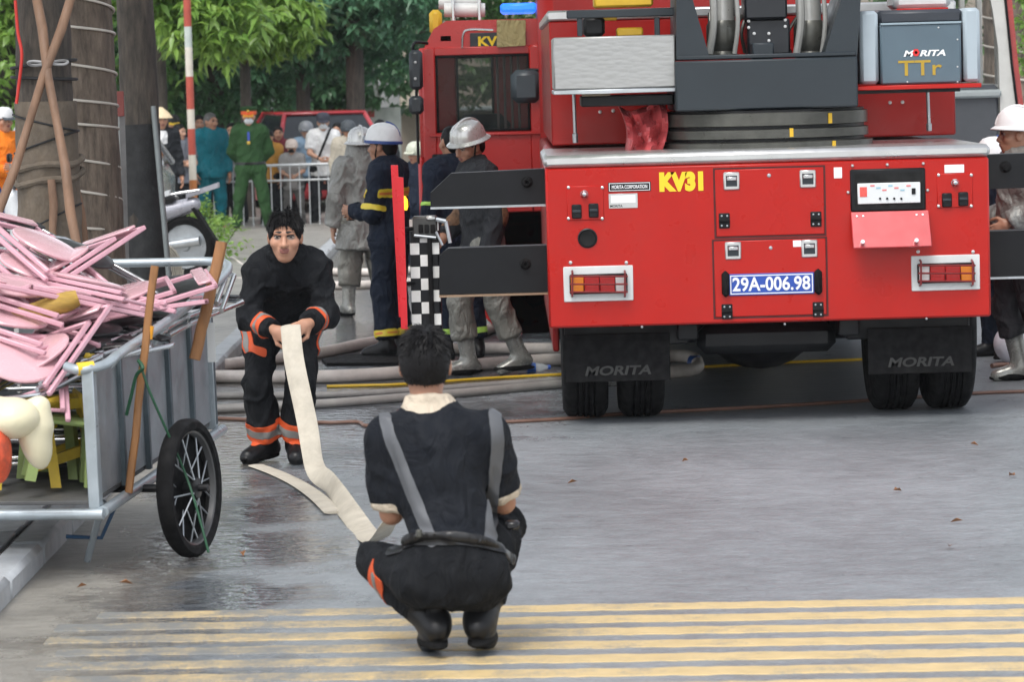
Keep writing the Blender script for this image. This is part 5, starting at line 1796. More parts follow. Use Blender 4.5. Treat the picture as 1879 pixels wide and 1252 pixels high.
# ------------------------------------------------------------------ handcart with its load
def copy_tree(o, parent=None):
    c = o.copy(); COL.objects.link(c); c.parent = parent
    for ch in o.children: copy_tree(ch, c)
    return c
def place(o, loc, euler):
    o.location = loc; o.rotation_euler = [rad(a) for a in euler]
    return o

sheetm = mat('galvanised_sheet', (.30, .325, .345), .42, metal=.55, var=.16, vscale=4, dirt=.5, dirtcol=(.16, .16, .155), bump=.0008, bscale=30)
tubem = mat('painted_grey_tube', (.42, .47, .50), .35, metal=.5, var=.12, vscale=9, dirt=.3, dirtcol=(.2, .2, .19))
ribm = mat('rib_dark_steel', (.09, .115, .13), .5, metal=.4, var=.2)
N0 = at(176, 925, 14.62)
TH = rad(9.5); TILT = rad(3.6)
ua = Vector((math.sin(TH) * math.cos(TILT), math.cos(TH) * math.cos(TILT), math.sin(TILT)))
ub = Vector((-math.cos(TH), math.sin(TH), 0))
uc = ub.cross(ua) * -1
if uc.z < 0: uc = -uc
cart = thing('handcart', (N0.x - .3, N0.y + .7, 0), 'grey sheet metal handcart heaped with folded chairs', 'handcart')
def cw(a, b, c): return N0 + ua * a + ub * b + uc * c
CROT = Matrix((tuple(ua), tuple(ub), tuple(uc))).transposed()
LC, WC, HC = 2.0, .95, .545
def cbox(mb, a0, a1, b0, b1, c0, c1, bev=.003):
    ctr = cw((a0 + a1) / 2, (b0 + b1) / 2, (c0 + c1) / 2)
    return mb.box(tuple(ctr), (a1 - a0, b1 - b0, c1 - c0), CROT, bev)
npan = 5
for i in range(npan):
    a0 = .03 + (LC - .03) * i / npan; a1 = .03 + (LC - .03) * (i + 1) / npan
    cbox(MB(), a0 + .006, a1 - .006, 0, .008, .02, HC).build('side_panel', sheetm, cart)
    cbox(MB(), a1 - .018, a1 + .012, -.022, .004, .0, HC + .01).build('side_rib', ribm, cart)
    cbox(MB(), a0 + .006, a1 - .006, WC - .008, WC, .02, HC).build('side_panel', sheetm, cart)
cbox(MB(), -.01, .04, -.02, .03, -.02, HC + .04).build('corner_post', tubem, cart)
cbox(MB(), LC - .03, LC + .02, -.02, .03, -.02, HC + .02).build('corner_post', tubem, cart)
cbox(MB(), -.01, .04, WC - .03, WC + .02, -.02, HC + .04).build('corner_post', tubem, cart)
cbox(MB(), LC - .012, LC, .03, WC - .03, .02, HC).build('end_panel', sheetm, cart)
cbox(MB(), .0, LC, .01, WC - .01, -.005, .012).build('floor', mat('cart_floor', (.10, .10, .10), .6), cart)
for (c0, c1) in ((( -.05, -.045, -.035), (-.05, WC + .03, -.035)), ((-.02, -.035, -.03), (LC + .04, -.035, -.03)), ((-.02, WC + .03, -.03), (LC + .04, WC + .03, -.03))):
    MB().tube([cw(*c0), cw(*c1)], .024, 12).build('frame_rail', tubem, cart)
MB().tube([cw(.1, .1, -.07), cw(.1, WC - .1, -.07)], .018, 8).build('cross_member', blk, cart)
MB().tube([cw(.9, .1, -.07), cw(.9, WC - .1, -.07)], .018, 8).build('cross_member', blk, cart)
# top rail with handle loop at the far end
rl = [cw(.02, .10, .575), cw(-.01, .03, .565), cw(.06, -.05, .575), cw(.25, -.075, .60), cw(1.0, -.08, .63), cw(1.8, -.08, .68), cw(2.20, -.06, .72), cw(2.32, .05, .735), cw(2.32, .30, .735), cw(2.32, .60, .735), cw(2.32, .9, .735), cw(2.2, 1.0, .72), cw(1.8, 1.02, .68), cw(.2, 1.02, .60)]
MB().tube(spline(rl, 8), .0215, 12).build('top_rail', tubem, cart)
for a in (.35, 1.05, 1.75):
    MB().tube([cw(a, -.08, .605 + a * .04), cw(a, .004, .52)], .010, 8).build('rail_bracket', tubem, cart)
MB().tube([cw(-.012, .045, .568), cw(.022, -.015, .570)], .027, 12).build('tape_wrap', mat('yellow_tape', (.75, .48, .03), .5), cart)
# legs
MB().tube([cw(.28, .05, -.04), Vector((at(160, 1030, 15.0).x, 15.0, .012))], .015, 8).build('stand_leg', tubem, cart)
MB().tube([cw(.28, .70, -.04), Vector((at(160, 1030, 15.0).x - .62, 15.15, .012))], .015, 8).build('stand_leg', tubem, cart)
q = Vector((at(160, 985, 15.0).x, 15.0, .12))
MB().tube([q + Vector((-.09, 0, 0)), q + Vector((.06, 0, -.01)), cw(.35, .0, -.04)], .009, 8).build('stand_brace', mat('brace_blue', (.03, .08, .16), .5), cart)
# wheels
def cart_wheel(ctr, yaw):
    R_ = .300
    ax = Vector((math.cos(yaw), -math.sin(yaw), .03)).normalized()
    ty = MB().lathe(tuple(ctr), tuple(ax), [(R_ - .055, -.022), (R_ - .042, -.034), (R_ - .016, -.036), (R_ - .002, -.020), (R_, 0), (R_ - .002, .020), (R_ - .016, .036), (R_ - .042, .034), (R_ - .055, .022), (R_ - .055, -.022)], 48).build('tyre', rub, cart)
    rim = MB().lathe(tuple(ctr), tuple(ax), [(R_ - .054, -.024), (R_ - .062, -.020), (R_ - .070, 0), (R_ - .062, .020), (R_ - .054, .024), (R_ - .052, 0), (R_ - .054, -.024)], 40).build('wheel_rim', mat('rim_dull', (.10, .10, .10), .4, metal=.6, dirt=.4), cart)
    MB().lathe(tuple(ctr), tuple(ax), [(.0, -.085), (.018, -.08), (.018, -.045), (.045, -.04), (.045, -.03), (.026, -.025), (.026, .025), (.045, .03), (.045, .04), (.016, .045), (.016, .085), (0, .09)], 18).build('hub', mat('hub_dark', (.03, .03, .032), .4, metal=.5), cart)
    u = ax.orthogonal().normalized(); v = ax.cross(u)
    for i in range(18):
        a = 2 * math.pi * i / 18
        s_ = .035 if i % 2 else -.035
        a2 = a + (.35 if (i // 2) % 2 else -.35)
        p = Vector(ctr) + ax * s_ + (u * math.cos(a2) + v * math.sin(a2)) * .042
        q_ = Vector(ctr) + (u * math.cos(a) + v * math.sin(a)) * (R_ - .066)
        MB().tube([p, q_], .0036, 5).build('spoke', galv, cart)
wc = at(348, 903, 15.12)
cart_wheel((wc.x, 15.12, .300), rad(17))
wc2 = Vector((wc.x, 15.12, .3)) + ub * 1.36
cart_wheel((wc2.x, wc2.y, .300), rad(12))
MB().tube([Vector((wc.x, 15.12, .3)), Vector((wc2.x, wc2.y, .3))], .018, 10).build('axle', blk, cart)
MB().tube([cw(.52, .05, -.03), Vector((wc.x - .10, 15.13, .3))], .014, 8).build('axle_strut', blk, cart)
part('paper_tag', whitep, cart, 380, 592, 395, 665, 16.2, .004, 0)

# --- load
pinkm = mat('pink_painted_tube', (.62, .34, .40), .36, var=.10, vscale=9, dirt=.25, dirtcol=(.45, .17, .2), coat=.3)
pinks = mat('pink_seat_board', (.64, .38, .415), .26, var=.08, vscale=6, coat=.5, dirt=.2, dirtcol=(.55, .3, .33))
chr_t = mat('chrome_tube', (.60, .61, .62), .22, metal=.95, var=.06)
blkv = mat('black_vinyl', (.014, .014, .015), .4, var=.2)
def rect_loop(w_, l_, z, r=.0):
    return [(-w_ / 2, 0, z), (-w_ / 2, l_, z), (w_ / 2, l_, z), (w_ / 2, 0, z)]
def fold_chair(frame_m, seat_m, name, rnd=False):
    t = thing(name, (0, 0, 0), 'x', 'chair')
    def loop(w_, l_, y0, z):
        P = [(-w_ / 2, y0, z), (-w_ / 2, y0 + l_, z), (w_ / 2, y0 + l_, z), (w_ / 2, y0, z)]
        if rnd:
            P = [(-w_ / 2, y0, z), (-w_ / 2, y0 + l_ - .05, z), (-w_ / 2 + .015, y0 + l_ - .015, z), (-w_ / 2 + .05, y0 + l_, z), (w_ / 2 - .05, y0 + l_, z), (w_ / 2 - .015, y0 + l_ - .015, z), (w_ / 2, y0 + l_ - .05, z), (w_ / 2, y0, z)]
            return MB().tube(P, .0115, 10)
        mb = MB(); g = .021
        for (a, b_) in zip(P[:-1], P[1:]):
            a = Vector(a); b_ = Vector(b_); c = (a + b_) / 2; d = b_ - a
            mb.box(tuple(c), (g if abs(d.x) < 1e-6 else abs(d.x) + g, g if abs(d.y) < 1e-6 else abs(d.y) + g, g), None, .004)
        return mb
    loop(.38, .74, -.37, .0).build('back_frame', frame_m, t)
    loop(.335, .52, -.33, .026).build('front_frame', frame_m, t)
    MB().tube([(-.19, -.31, 0), (.19, -.31, 0)], .008, 8).build('stretcher', frame_m, t)
    prof = [(0, -.008), (.9, -.008), (.985, -.004), (1.0, .004), (.97, .011), (.8, .017), (.4, .022), (0, .023)]
    MB().lathe((0, -.03, .046), (0, 0, 1), [(a * .158, b_) for a, b_ in prof], 28, sx=1.0, sy=1.05).build('seat', seat_m, t)
    MB().box((0, .33, .024), (.335, .06, .014), None, .006).build('backrest', seat_m, t)
    return t
GP = 'pink folding chairs heaped on the handcart'
GS = 'steel framed folding chairs heaped on the handcart'
pc0 = fold_chair(pinkm, pinks, 'folding_chair'); pc0['label'] = 'pink metal folding chair thrown on the handcart heap'; pc0['group'] = GP
sc0 = fold_chair(chr_t, blkv, 'folding_chair', True); sc0['label'] = 'folded chair of chrome tube with black seat under the pink chairs'; sc0['group'] = GS
pink_at = [(72, 462, 15.75, (24, 14, 44)), (52, 505, 15.65, (22, 10, 40)), (120, 495, 15.8, (20, -14, -38)), (95, 560, 15.3, (14, 8, 125)), (10, 540, 15.25, (16, -5, 70)),
           (240, 556, 15.75, (15, 5, -80)), (225, 575, 15.70, (6, -4, -84)), (35, 672, 14.85, (30, 6, 12)), (80, 662, 14.95, (26, -16, -24)), (5, 600, 15.1, (14, 0, 60)), (150, 535, 15.55, (9, 12, 60))]
for i, (px, py, Y_, e) in enumerate(pink_at):
    o = pc0 if i == 0 else copy_tree(pc0)
    place(o, at(px, py, Y_), e)
    if i == 5: o.scale = (1.25, 1.0, 1.0)
    o['label'] = {0: 'pink folding chair tipped up at the top of the handcart heap', 1: 'pink folding chair tipped up just under the topmost one', 5: 'wide pink folding chair lying behind the thin wooden stick', 6: 'pink folding chair lying flat just above the cart rail', 7: 'pink folding chair sagging over the open cart end above the jug', 8: 'pink folding chair with frame legs pointing down by the cart corner post'}.get(i, 'pink metal folding chair buried in the middle of the handcart heap')
steel_at = [(165, 622, 15.45, (5, 6, -25)), (215, 615, 15.75, (4, -4, -12)), (120, 660, 15.1, (8, 4, -35)), (95, 690, 14.95, (12, -6, -30)), (275, 592, 16.05, (4, 3, -10)), (330, 570, 16.35, (4, 3, -16)), (150, 645, 15.3, (6, 8, -50)),
            (130, 478, 15.9, (24, 3, 60)), (345, 545, 16.45, (10, -6, -2))]
for i, (px, py, Y_, e) in enumerate(steel_at):
    o = sc0 if i == 0 else copy_tree(sc0)
    place(o, at(px, py, Y_), e)
# chairs lying flat inside the box carry the heap
for i in range(8):
    o = copy_tree(sc0)
    o['label'] = 'folded black chair lying flat inside the handcart box'; o['group'] = 'chairs packed inside the handcart'
    p = cw(.75 + (i % 2) * .75, .47, .05 + (i // 2) * .12)
    place(o, p, (rad(0), 3.4 * (-1) ** i, 90 + random.uniform(-12, 12)))
# yellow striped cushion between the pink chairs
c = at(82, 568, 15.12); d_ = Vector((.95, .15, .30)).normalized()
mb = MB(); mb.tube([c + d_ * t_ for t_ in np.linspace(-.15, .15, 9)], [.034, .043, .046, .044, .046, .043, .046, .043, .034], 16)
o = mb.build('cushion', mat('mustard_cushion', (.40, .25, .05), .8, var=.35, vscale=16, stretch=(.6, 1, 5), dirt=.4, dirtcol=(.25, .12, .05)))
tagp(o, 'rolled mustard yellow cushion wedged between pink chairs', 'cushion')
# cream plastic sack and orange bag at the open end
def blob(name, prims, m, label, cat, hgt=.012):
    V_, Q_ = surface(prims, hgt)
    N_ = vnormals(V_, Q_)
    V_ = V_ + N_ * (.004 * snoise(V_, 30, 5))[:, None]
    mb = MB(); mb.add(V_, [tuple(q) for q in Q_])
    return tagp(mb.build(name, m), label, cat)
c1 = np.array(at(22, 768, 14.25)); c2 = np.array(at(62, 800, 14.3))
blob('plastic_sack', [ell(c1, (.115, .12, .085), 'm', 'm', None, .03), ell(c1 + V3(-.14, .03, .02), (.12, .12, .09), 'm', 'm', None, .04)], mat('cream_plastic', (.72, .66, .46), .35, var=.06), 'cream plastic sack resting against the open end of the handcart', 'sack')
blob('plastic_jug', [ell(c2, (.065, .085, .145), 'm', 'm', np.array(Matrix.Rotation(rad(14), 3, 'Y')), .03), cone(c2 + V3(.02, 0, .05), c2 + V3(.03, 0, .12), .06, .045, 'm', 'm', .04)], mat('cream_plastic', (.72, .66, .46), .35), 'upright cream plastic jug hanging at the open end of the handcart', 'jug')
c3 = np.array(at(-4, 832, 14.2))
blob('bag', [ell(c3, (.055, .09, .125), 'm', 'm', None, .03), ell(c3 + V3(-.05, 0, .03), (.08, .09, .10), 'm', 'm', None, .03)], mat('orange_bag', (.62, .09, .035), .5, var=.5, vscale=18), 'orange patterned bag hanging from the handcart end', 'bag')
# children's plastic stools
def stool(m, label, loc, e):
    t = thing('plastic_stool', (0, 0, 0), label, 'stool')
    MB().box((0, 0, .26), (.28, .25, .022), None, .03).build('seat', m, t)
    for sx in (-1, 1):
        for sy in (-1, 1):
            MB().prism([(sx * .10 - .022, sy * .09 - .02, .25), (sx * .10 + .022, sy * .09 - .02, .25), (sx * .10 + .022, sy * .09 + .02, .25), (sx * .10 - .022, sy * .09 + .02, .25)], (sx * .025, sy * .02, -.25)).build('leg', m, t)
        MB().box((sx * .115, 0, .09), (.018, .20, .028), None, .004).build('stretcher', m, t)
    return place(t, loc, e)
stool(mat('lime_plastic', (.27, .36, .12), .5, var=.15, dirt=.4, dirtcol=(.15, .17, .08)), 'lime green plastic stool tipped on its side in the open cart end', at(106, 897, 14.85) + Vector((0, 0, .03)), (0, 10, 12))
stool(mat('lime_plastic', (.34, .46, .13), .4), 'lime green plastic stool partly hidden behind the cream jug', at(112, 886, 15.25) + Vector((0, 0, .03)), (0, 0, -20))
stool(mat('yellow_plastic', (.52, .36, .02), .5, var=.15, dirt=.4, dirtcol=(.25, .17, .03)), 'yellow plastic stool packed low in the open cart end', at(48, 892, 14.95) + Vector((0, 0, .0)), (0, 0, 8))
stool(mat('yellow_plastic', (.72, .52, .02), .4), 'yellow plastic stool lying above the lime stools', at(45, 800, 15.05), (6, 80, 20))
for (px, py, Y_, e) in ((85, 740, 14.7, (0, -12, 20)), (170, 655, 15.05, (0, 6, 80))):
    mb = MB(); mb.box((0, 0, 0), (.20, .035, .03), None, .012); o = mb.build('plastic_bar', mat('yellow_plastic', (.72, .52, .02), .4), loc=(0, 0, 0))
    tagp(o, 'yellow plastic bar sticking out of the chair heap', 'bar', 'yellow bars in the heap'); place(o, at(px, py, Y_), e)
# wooden sticks
wood = mat('weathered_wood', (.26, .115, .035), .55, var=.35, vscale=12, stretch=(1, 1, .15), bump=.002, bscale=60)
def stick(pa, pb, Ya, Yb, w_, name, label, cat):
    a = at(*pa, Ya); b_ = at(*pb, Yb)
    mb = MB(); P = [a.lerp(b_, i / 8) + Vector((random.uniform(-.003, .003), 0, 0)) for i in range(9)]
    mb.tube(P, w_, 8, flat=(1, .6, (1, 0, 0)))
    return tagp(mb.build(name, wood), label, cat)
s1 = stick((283, 488), (236, 905), 15.02, 14.92, .017, 'wooden_stick', 'thin brown wooden stick leaning on the handcart rail', 'stick')
s2 = stick((408, 444), (357, 660), 15.95, 15.85, .026, 'wooden_stick', 'thick orange brown wooden post standing behind the handcart rail', 'stick')
a = at(274, 598, 15.0); b_ = at(271, 622, 15.0)
tp = MB().tube([a, b_], .0205, 10, flat=(1, .7, (1, 0, 0))).build('orange_tape', mat('tape_orange', (.75, .32, .02), .45), s1)
# green cord tied to rail and wheel
gc = mat('green_cord', (.01, .07, .03), .6)
mb = MB(); mb.tube(spline([at(257, 668, 14.92), at(275, 720, 14.9), at(310, 800, 14.95), at(338, 865, 15.0), at(360, 930, 14.95), at(383, 1015, 14.9)], 6), .0055, 6)
tagp(mb.build('cord', gc), 'dark green cord tied from the cart rail down to the wheel', 'cord')
mb = MB(); mb.tube(spline([at(254, 662, 14.90), at(262, 676, 14.86), at(250, 690, 14.9), at(240, 730, 14.92), at(232, 762, 14.94)], 6), .008, 6)
tagp(mb.build('cord', gc), 'short loose green cord end hanging from the cart rail', 'cord')
# ------------------------------------------------------------------ charged fire hoses and litter on the road
hosem = mat('charged_hose', (.64, .58, .53), .55, var=.16, vscale=5, bump=.0015, bscale=240, dirt=.5, dirtcol=(.30, .26, .22))
hosed = mat('grey_hose', (.30, .285, .27), .5, var=.2, vscale=6, dirt=.4, dirtcol=(.10, .095, .09))
brownh = mat('thin_brown_hose', (.16, .085, .06), .5, var=.2)
yelc = mat('yellow_tape', (.75, .48, .03), .5)
HG = 'charged hoses crossing the road'
def gh(pts, r, m, label, name='fire_hose', group=None, zoff=None, n=12):
    P = []
    for p in pts:
        dz = p[2] if len(p) > 2 else 0
        q = gnd(p[0], p[1] + 0)
        P.append(Vector((q.x, q.y, r * .98 + dz)))
    mb = MB(); mb.tube(spline(P, 8), r, n)
    return tagp(mb.build(name, m), label, 'hose', group)
gh([(330, 478), (395, 487), (425, 484), (445, 497), (470, 503), (620, 506), (700, 506), (800, 500)], .040, hosem, 'pale hose curving in from the parked motorbike, farthest across the road', group=HG)
gh([(330, 505), (400, 515), (455, 525), (620, 531), (700, 528), (800, 522)], .040, hosem, 'pale hose second farthest, passing behind the grey raincoat firefighter', group=HG)
gh([(330, 690), (415, 680), (450, 675), (590, 657), (660, 642), (715, 633), (800, 620), (870, 622), (905, 610), (965, 582), (1010, 565)], .042, hosem, 'pale hose slanting up past the boots of the navy firefighter', group=HG)
gh([(330, 706), (415, 703), (600, 703), (740, 695), (880, 681), (1030, 671), (1150, 668), (1255, 665), (1280, 678), (1262, 692), (1150, 697)], .044, hosem, 'thick pale hose running under the truck and bending back behind its mud flap', group=HG)
gh([(780, 655), (870, 650), (1030, 650), (1150, 645)], .042, hosem, 'pale hose passing under the silver boots towards the truck', group=HG)
gh([(330, 762), (415, 758), (580, 750), (740, 738), (850, 729), (1030, 713), (1120, 706)], .028, hosed, 'slim grey hose nearest the squatting man', group=HG)
gh([(330, 770), (415, 772), (590, 779), (655, 778), (672, 785), (720, 782), (900, 779), (1040, 772), (1130, 764), (1400, 750), (1600, 738), (1790, 725), (1960, 720)], .011, brownh, 'thin brown hose running along the ground beneath the truck', 'hose', n=8)
gh([(600, 712), (680, 710), (740, 708), (900, 697), (1030, 690), (1290, 676), (1440, 668), (1590, 662), (1700, 655)], .010, yelc, 'thin yellow cord stretched along the hoses and under the truck', 'cord', n=8)
gh([(1820, 676), (1850, 674), (1960, 678)], .016, brownh, 'short brown hose end beside the white bag', 'hose')
gh([(330, 734), (415, 732), (590, 731), (740, 724), (900, 713), (1060, 702)], .022, hosed, 'worn grey hose lying between the thick pale one and the slim one', group=HG)
# dark rubber mat, wooden block under the jack, debris
def gpoly(name, pts, th, m, label, cat):
    P = [gnd(*p) for p in pts]
    mb = MB(); mb.prism([(q.x, q.y, .002) for q in P], (0, 0, th))
    return tagp(mb.build(name, m), label, cat)
gpoly('rubber_mat', [(590, 664), (640, 654), (742, 660), (735, 671), (600, 672)], .02, rub, 'black rubber mat lying between the hoses', 'mat')
blkw = mat('dark_red_wood', (.085, .03, .026), .6, var=.3, vscale=14)
jx = (jl.x + jr.x) / 2
mb = MB(); mb.bx(jx - .20, jx + .17, YJ - .11, YJ + .28, .004, .09, .008)
o = tagp(mb.build('jack_pad', blkw), 'dark red wooden pad under the checkered jack leg', 'pad')
# crushed water bottle
def bottle(px, py, ang, label):
    g = gnd(px, py); d = Vector((math.cos(ang), math.sin(ang), 0)) ; c = Vector((g.x, g.y, .033))
    t = thing('plastic_bottle', (g.x, g.y, 0), label, 'bottle')
    MB().lathe(tuple(c - d * .11), tuple(d), [(.0, 0), (.03, .0), (.033, .01), (.030, .04), (.033, .06), (.026, .10), (.032, .13), (.030, .16), (.014, .195), (.014, .21), (0, .21)], 14).build('bottle_body', glass_mat('clear_plastic', (.8, .85, .88), .45, .12), t)
    MB().lathe(tuple(c - d * .11), tuple(d), [(.0345, .06), (.0345, .12), (.033, .12), (.033, .06)], 14).build('label_wrap', mat('bottle_blue', (.05, .15, .5), .4), t)
    MB().lathe(tuple(c + d * .095), tuple(d), [(.016, 0), (.016, .018), (0, .018)], 10).build('cap', mat('cap_blue', (.04, .12, .5), .4), t)
bottle(980, 684, .15, 'crushed clear water bottle with blue label beside the hose')
# blue binding on the bent hose
g = gnd(1280, 678); MB_ = MB().lathe((g.x - .02, g.y, .044), (1, -.6, 0), [(.047, -.03), (.05, -.03), (.05, .03), (.047, .03)], 14)
tagp(MB_.build('hose_tie', mat('tie_blue', (.03, .10, .35), .5)), 'blue tie round the bend of the hose under the truck', 'tie')
# white bundle by the right edge
c = np.array(gnd(1866, 668)); 
blob('wrapped_bundle', [ell(c + V3(.0, .1, .13), (.14, .12, .14), 'm', 'm', None, .03), ell(c + V3(.06, .1, .28), (.10, .10, .12), 'm', 'm', None, .06)], mat('white_plastic_sheet', (.62, .62, .68), .45, var=.08, bump=.004, bscale=20), 'white plastic wrapped bundle on the road beside the outrigger', 'bundle')
# fallen leaves
leafm = mat('dead_leaf', (.24, .105, .04), .6, var=.35, vscale=30)
rl = random.Random(5)
for (px, py) in ((1647, 905), (1857, 877), (1743, 1008), (1050, 890), (1755, 962), (1257, 850), (1788, 820), (232, 1076), (150, 1082), (445, 1022)):
    g = gnd(px, py); a = rl.uniform(0, 6.28); L_ = rl.uniform(.018, .036)
    d = Vector((math.cos(a), math.sin(a), 0)); n_ = Vector((-d.y, d.x, 0))
    c = Vector((g.x, g.y, .006))
    P = [c - d * L_, c - n_ * L_ * .42 + Vector((0, 0, .022)), c + d * L_ + Vector((0, 0, .010)), c + n_ * L_ * .42 + Vector((0, 0, .020)), c + Vector((0, 0, .006))]
    mb = MB(); mb.add([tuple(p) for p in P], [(0, 1, 4), (1, 2, 4), (2, 3, 4), (3, 0, 4)])
    tagp(mb.build('fallen_leaf', leafm), 'curled brown leaf lying on the wet road', 'leaf', 'dead leaves scattered on the road')
# ------------------------------------------------------------------ leaf and trunk builders
def leaf_mat(name, c0, c1):
    m = bpy.data.materials.new(name); m.use_nodes = True
    t = m.node_tree; N = t.nodes; L = t.links
    b = N['Principled BSDF']
    at_ = N.new('ShaderNodeAttribute'); at_.attribute_name = 'tint'
    r = N.new('ShaderNodeValToRGB')
    r.color_ramp.elements[0].color = (*c0, 1); r.color_ramp.elements[1].color = (*c1, 1)
    L.new(at_.outputs['Fac'], r.inputs[0]); L.new(r.outputs[0], b.inputs['Base Color'])
    b.inputs['Roughness'].default_value = .34
    tr = N.new('ShaderNodeBsdfTranslucent')
    hsv = N.new('ShaderNodeHueSaturation'); hsv.inputs['Value'].default_value = 1.7; hsv.inputs['Hue'].default_value = .48
    L.new(r.outputs[0], hsv.inputs['Color']); L.new(hsv.outputs[0], tr.inputs[0])
    mx = N.new('ShaderNodeMixShader'); mx.inputs[0].default_value = .32
    out = N['Material Output']
    L.new(b.outputs[0], mx.inputs[1]); L.new(tr.outputs[0], mx.inputs[2]); L.new(mx.outputs[0], out.inputs['Surface'])
    return m
def leaves(name, tips, m, parent, n_per=10, L0=.17, W0=.042, droop=.75, seed=1, spread=.5):
    """drooping leaf bunches round the given tips; one mesh of many small folded leaves"""
    r = np.random.default_rng(seed)
    T = np.repeat(np.asarray(tips, float), n_per, axis=0)
    n = len(T)
    a = r.uniform(0, 2 * np.pi, n)
    el = r.normal(-droop * .5, .35, n)
    d = np.stack([np.cos(a) * np.cos(el), np.sin(a) * np.cos(el), np.sin(el)], 1)
    Ln = L0 * r.uniform(.6, 1.25, n)[:, None]; Wd = W0 * r.uniform(.7, 1.2, n)[:, None]
    base = T + r.normal(0, .035, (n, 3)) * spread * 2
    d2 = d - np.array([0, 0, 1]) * (droop * r.uniform(.4, 1.1, n))[:, None]
    d2 /= np.linalg.norm(d2, axis=1)[:, None]
    up = np.array([0, 0, 1.0]) + r.normal(0, .45, (n, 3))
    s = np.cross(d, up); s /= np.maximum(np.linalg.norm(s, axis=1), 1e-6)[:, None]
    nn = np.cross(s, d)
    p0 = base; pm = base + d * Ln * .45; p2 = pm + d2 * Ln * .55
    l = pm - s * Wd + nn * Wd * .35; rr = pm + s * Wd + nn * Wd * .35
    V = np.stack([p0, l, pm, rr, p2], 1).reshape(-1, 3)
    k = np.arange(n)[:, None] * 5
    F = np.concatenate([k + np.array([0, 2, 1]), k + np.array([0, 3, 2]), k + np.array([1, 2, 4]), k + np.array([2, 3, 4])])
    off = np.array(wloc(parent)) if parent else np.zeros(3)
    me = bpy.data.meshes.new(name)
    me.vertices.add(len(V)); me.vertices.foreach_set('co', (V - off).ravel())
    me.loops.add(len(F) * 3); me.loops.foreach_set('vertex_index', F.ravel())
    me.polygons.add(len(F)); me.polygons.foreach_set('loop_start', np.arange(len(F)) * 3); me.polygons.foreach_set('loop_total', np.full(len(F), 3))
    me.materials.append(m)
    at_ = me.attributes.new('tint', 'FLOAT', 'POINT')
    bunch = np.repeat(r.uniform(0, 1, len(tips)), n_per)
    at_.data.foreach_set('value', np.repeat(np.clip(.55 * bunch + .45 * r.uniform(0, 1, n), 0, 1), 5))
    me.update(); me.validate()
    o = bpy.data.objects.new(name, me); o.parent = parent
    COL.objects.link(o); o['kind'] = 'stuff'
    return o
def bark_mat(name, c0, c1, sc=1.0):
    m = bpy.data.materials.new(name); m.use_nodes = True
    t = m.node_tree; N = t.nodes; L = t.links; b = N['Principled BSDF']
    tc = N.new('ShaderNodeTexCoord'); mp = N.new('ShaderNodeMapping'); mp.inputs['Scale'].default_value = (14 * sc, 14 * sc, 2.6 * sc)
    L.new(tc.outputs['Object'], mp.inputs[0])
    n = N.new('ShaderNodeTexNoise'); n.inputs['Scale'].default_value = 1.6; n.inputs['Detail'].default_value = 9; n.inputs['Roughness'].default_value = .72
    L.new(mp.outputs[0], n.inputs['Vector'])
    n2 = N.new('ShaderNodeTexNoise'); n2.inputs['Scale'].default_value = 3.0; n2.inputs['Detail'].default_value = 5; L.new(tc.outputs['Object'], n2.inputs['Vector'])
    r = N.new('ShaderNodeValToRGB'); r.color_ramp.elements[0].position = .32; r.color_ramp.elements[1].position = .7
    r.color_ramp.elements[0].color = (*c0, 1); r.color_ramp.elements[1].color = (*c1, 1)
    L.new(n.outputs['Fac'], r.inputs[0])
    mx = N.new('ShaderNodeMixRGB'); mx.blend_type = 'MULTIPLY'; mx.inputs[0].default_value = .6
    r2 = N.new('ShaderNodeValToRGB'); r2.color_ramp.elements[0].position = .35; r2.color_ramp.elements[0].color = (.45, .43, .42, 1); r2.color_ramp.elements[1].position = .65
    L.new(n2.outputs['Fac'], r2.inputs[0]); L.new(r.outputs[0], mx.inputs[1]); L.new(r2.outputs[0], mx.inputs[2]); L.new(mx.outputs[0], b.inputs['Base Color'])
    b.inputs['Roughness'].default_value = .7
    bp = N.new('ShaderNodeBump'); bp.inputs['Distance'].default_value = .035; bp.inputs['Strength'].default_value = 1.0
    L.new(n.outputs['Fac'], bp.inputs['Height']); L.new(bp.outputs[0], b.inputs['Normal'])
    return m
def trunk_mb(pts, rads, seed=1, amp=.06, n=28):
    P = spline(pts, 12)
    R_ = np.interp(np.linspace(0, 1, len(P)), np.linspace(0, 1, len(rads)), rads)
    mb = MB(); mb.tube(P, list(R_), n)
    V = mb.v[0]
    ctr = np.repeat(np.array([tuple(p) for p in P]), n, axis=0)
    d = V - ctr
    nz = snoise(V * np.array([1, 1, .45]), 11, seed) * .6 + snoise(V, 34, seed + 3) * .4
    mb.v[0] = ctr + d * (1 + amp * nz)[:, None]
    return mb
def limb_tips(c, r, n, rr, hollow=.35):
    """points spread through an ellipsoid crown, more towards its outside"""
    d = rr.normal(size=(n, 3)); d /= np.linalg.norm(d, axis=1)[:, None]
    q = hollow + (1 - hollow) * rr.uniform(0, 1, n) ** .6
    lump = 1 + .22 * np.sin(d[:, 0] * 5 + c[0]) + .18 * np.sin(d[:, 2] * 7 + d[:, 1] * 4 + c[1])
    return np.asarray(c) + d * (q * lump)[:, None] * np.asarray(r)
LM = {'bright': leaf_mat('leaf_bright', (.085, .19, .035), (.27, .43, .09)),
      'mid': leaf_mat('leaf_mid', (.05, .13, .04), (.15, .30, .085)),
      'dark': leaf_mat('leaf_dark', (.042, .115, .055), (.12, .26, .115)),
      'blue': leaf_mat('leaf_bluish', (.052, .14, .085), (.15, .32, .175))}
bark1 = bark_mat('bark_grey_brown', (.075, .056, .041), (.29, .225, .17))
bark2 = bark_mat('bark_dark', (.022, .019, .016), (.13, .105, .082))
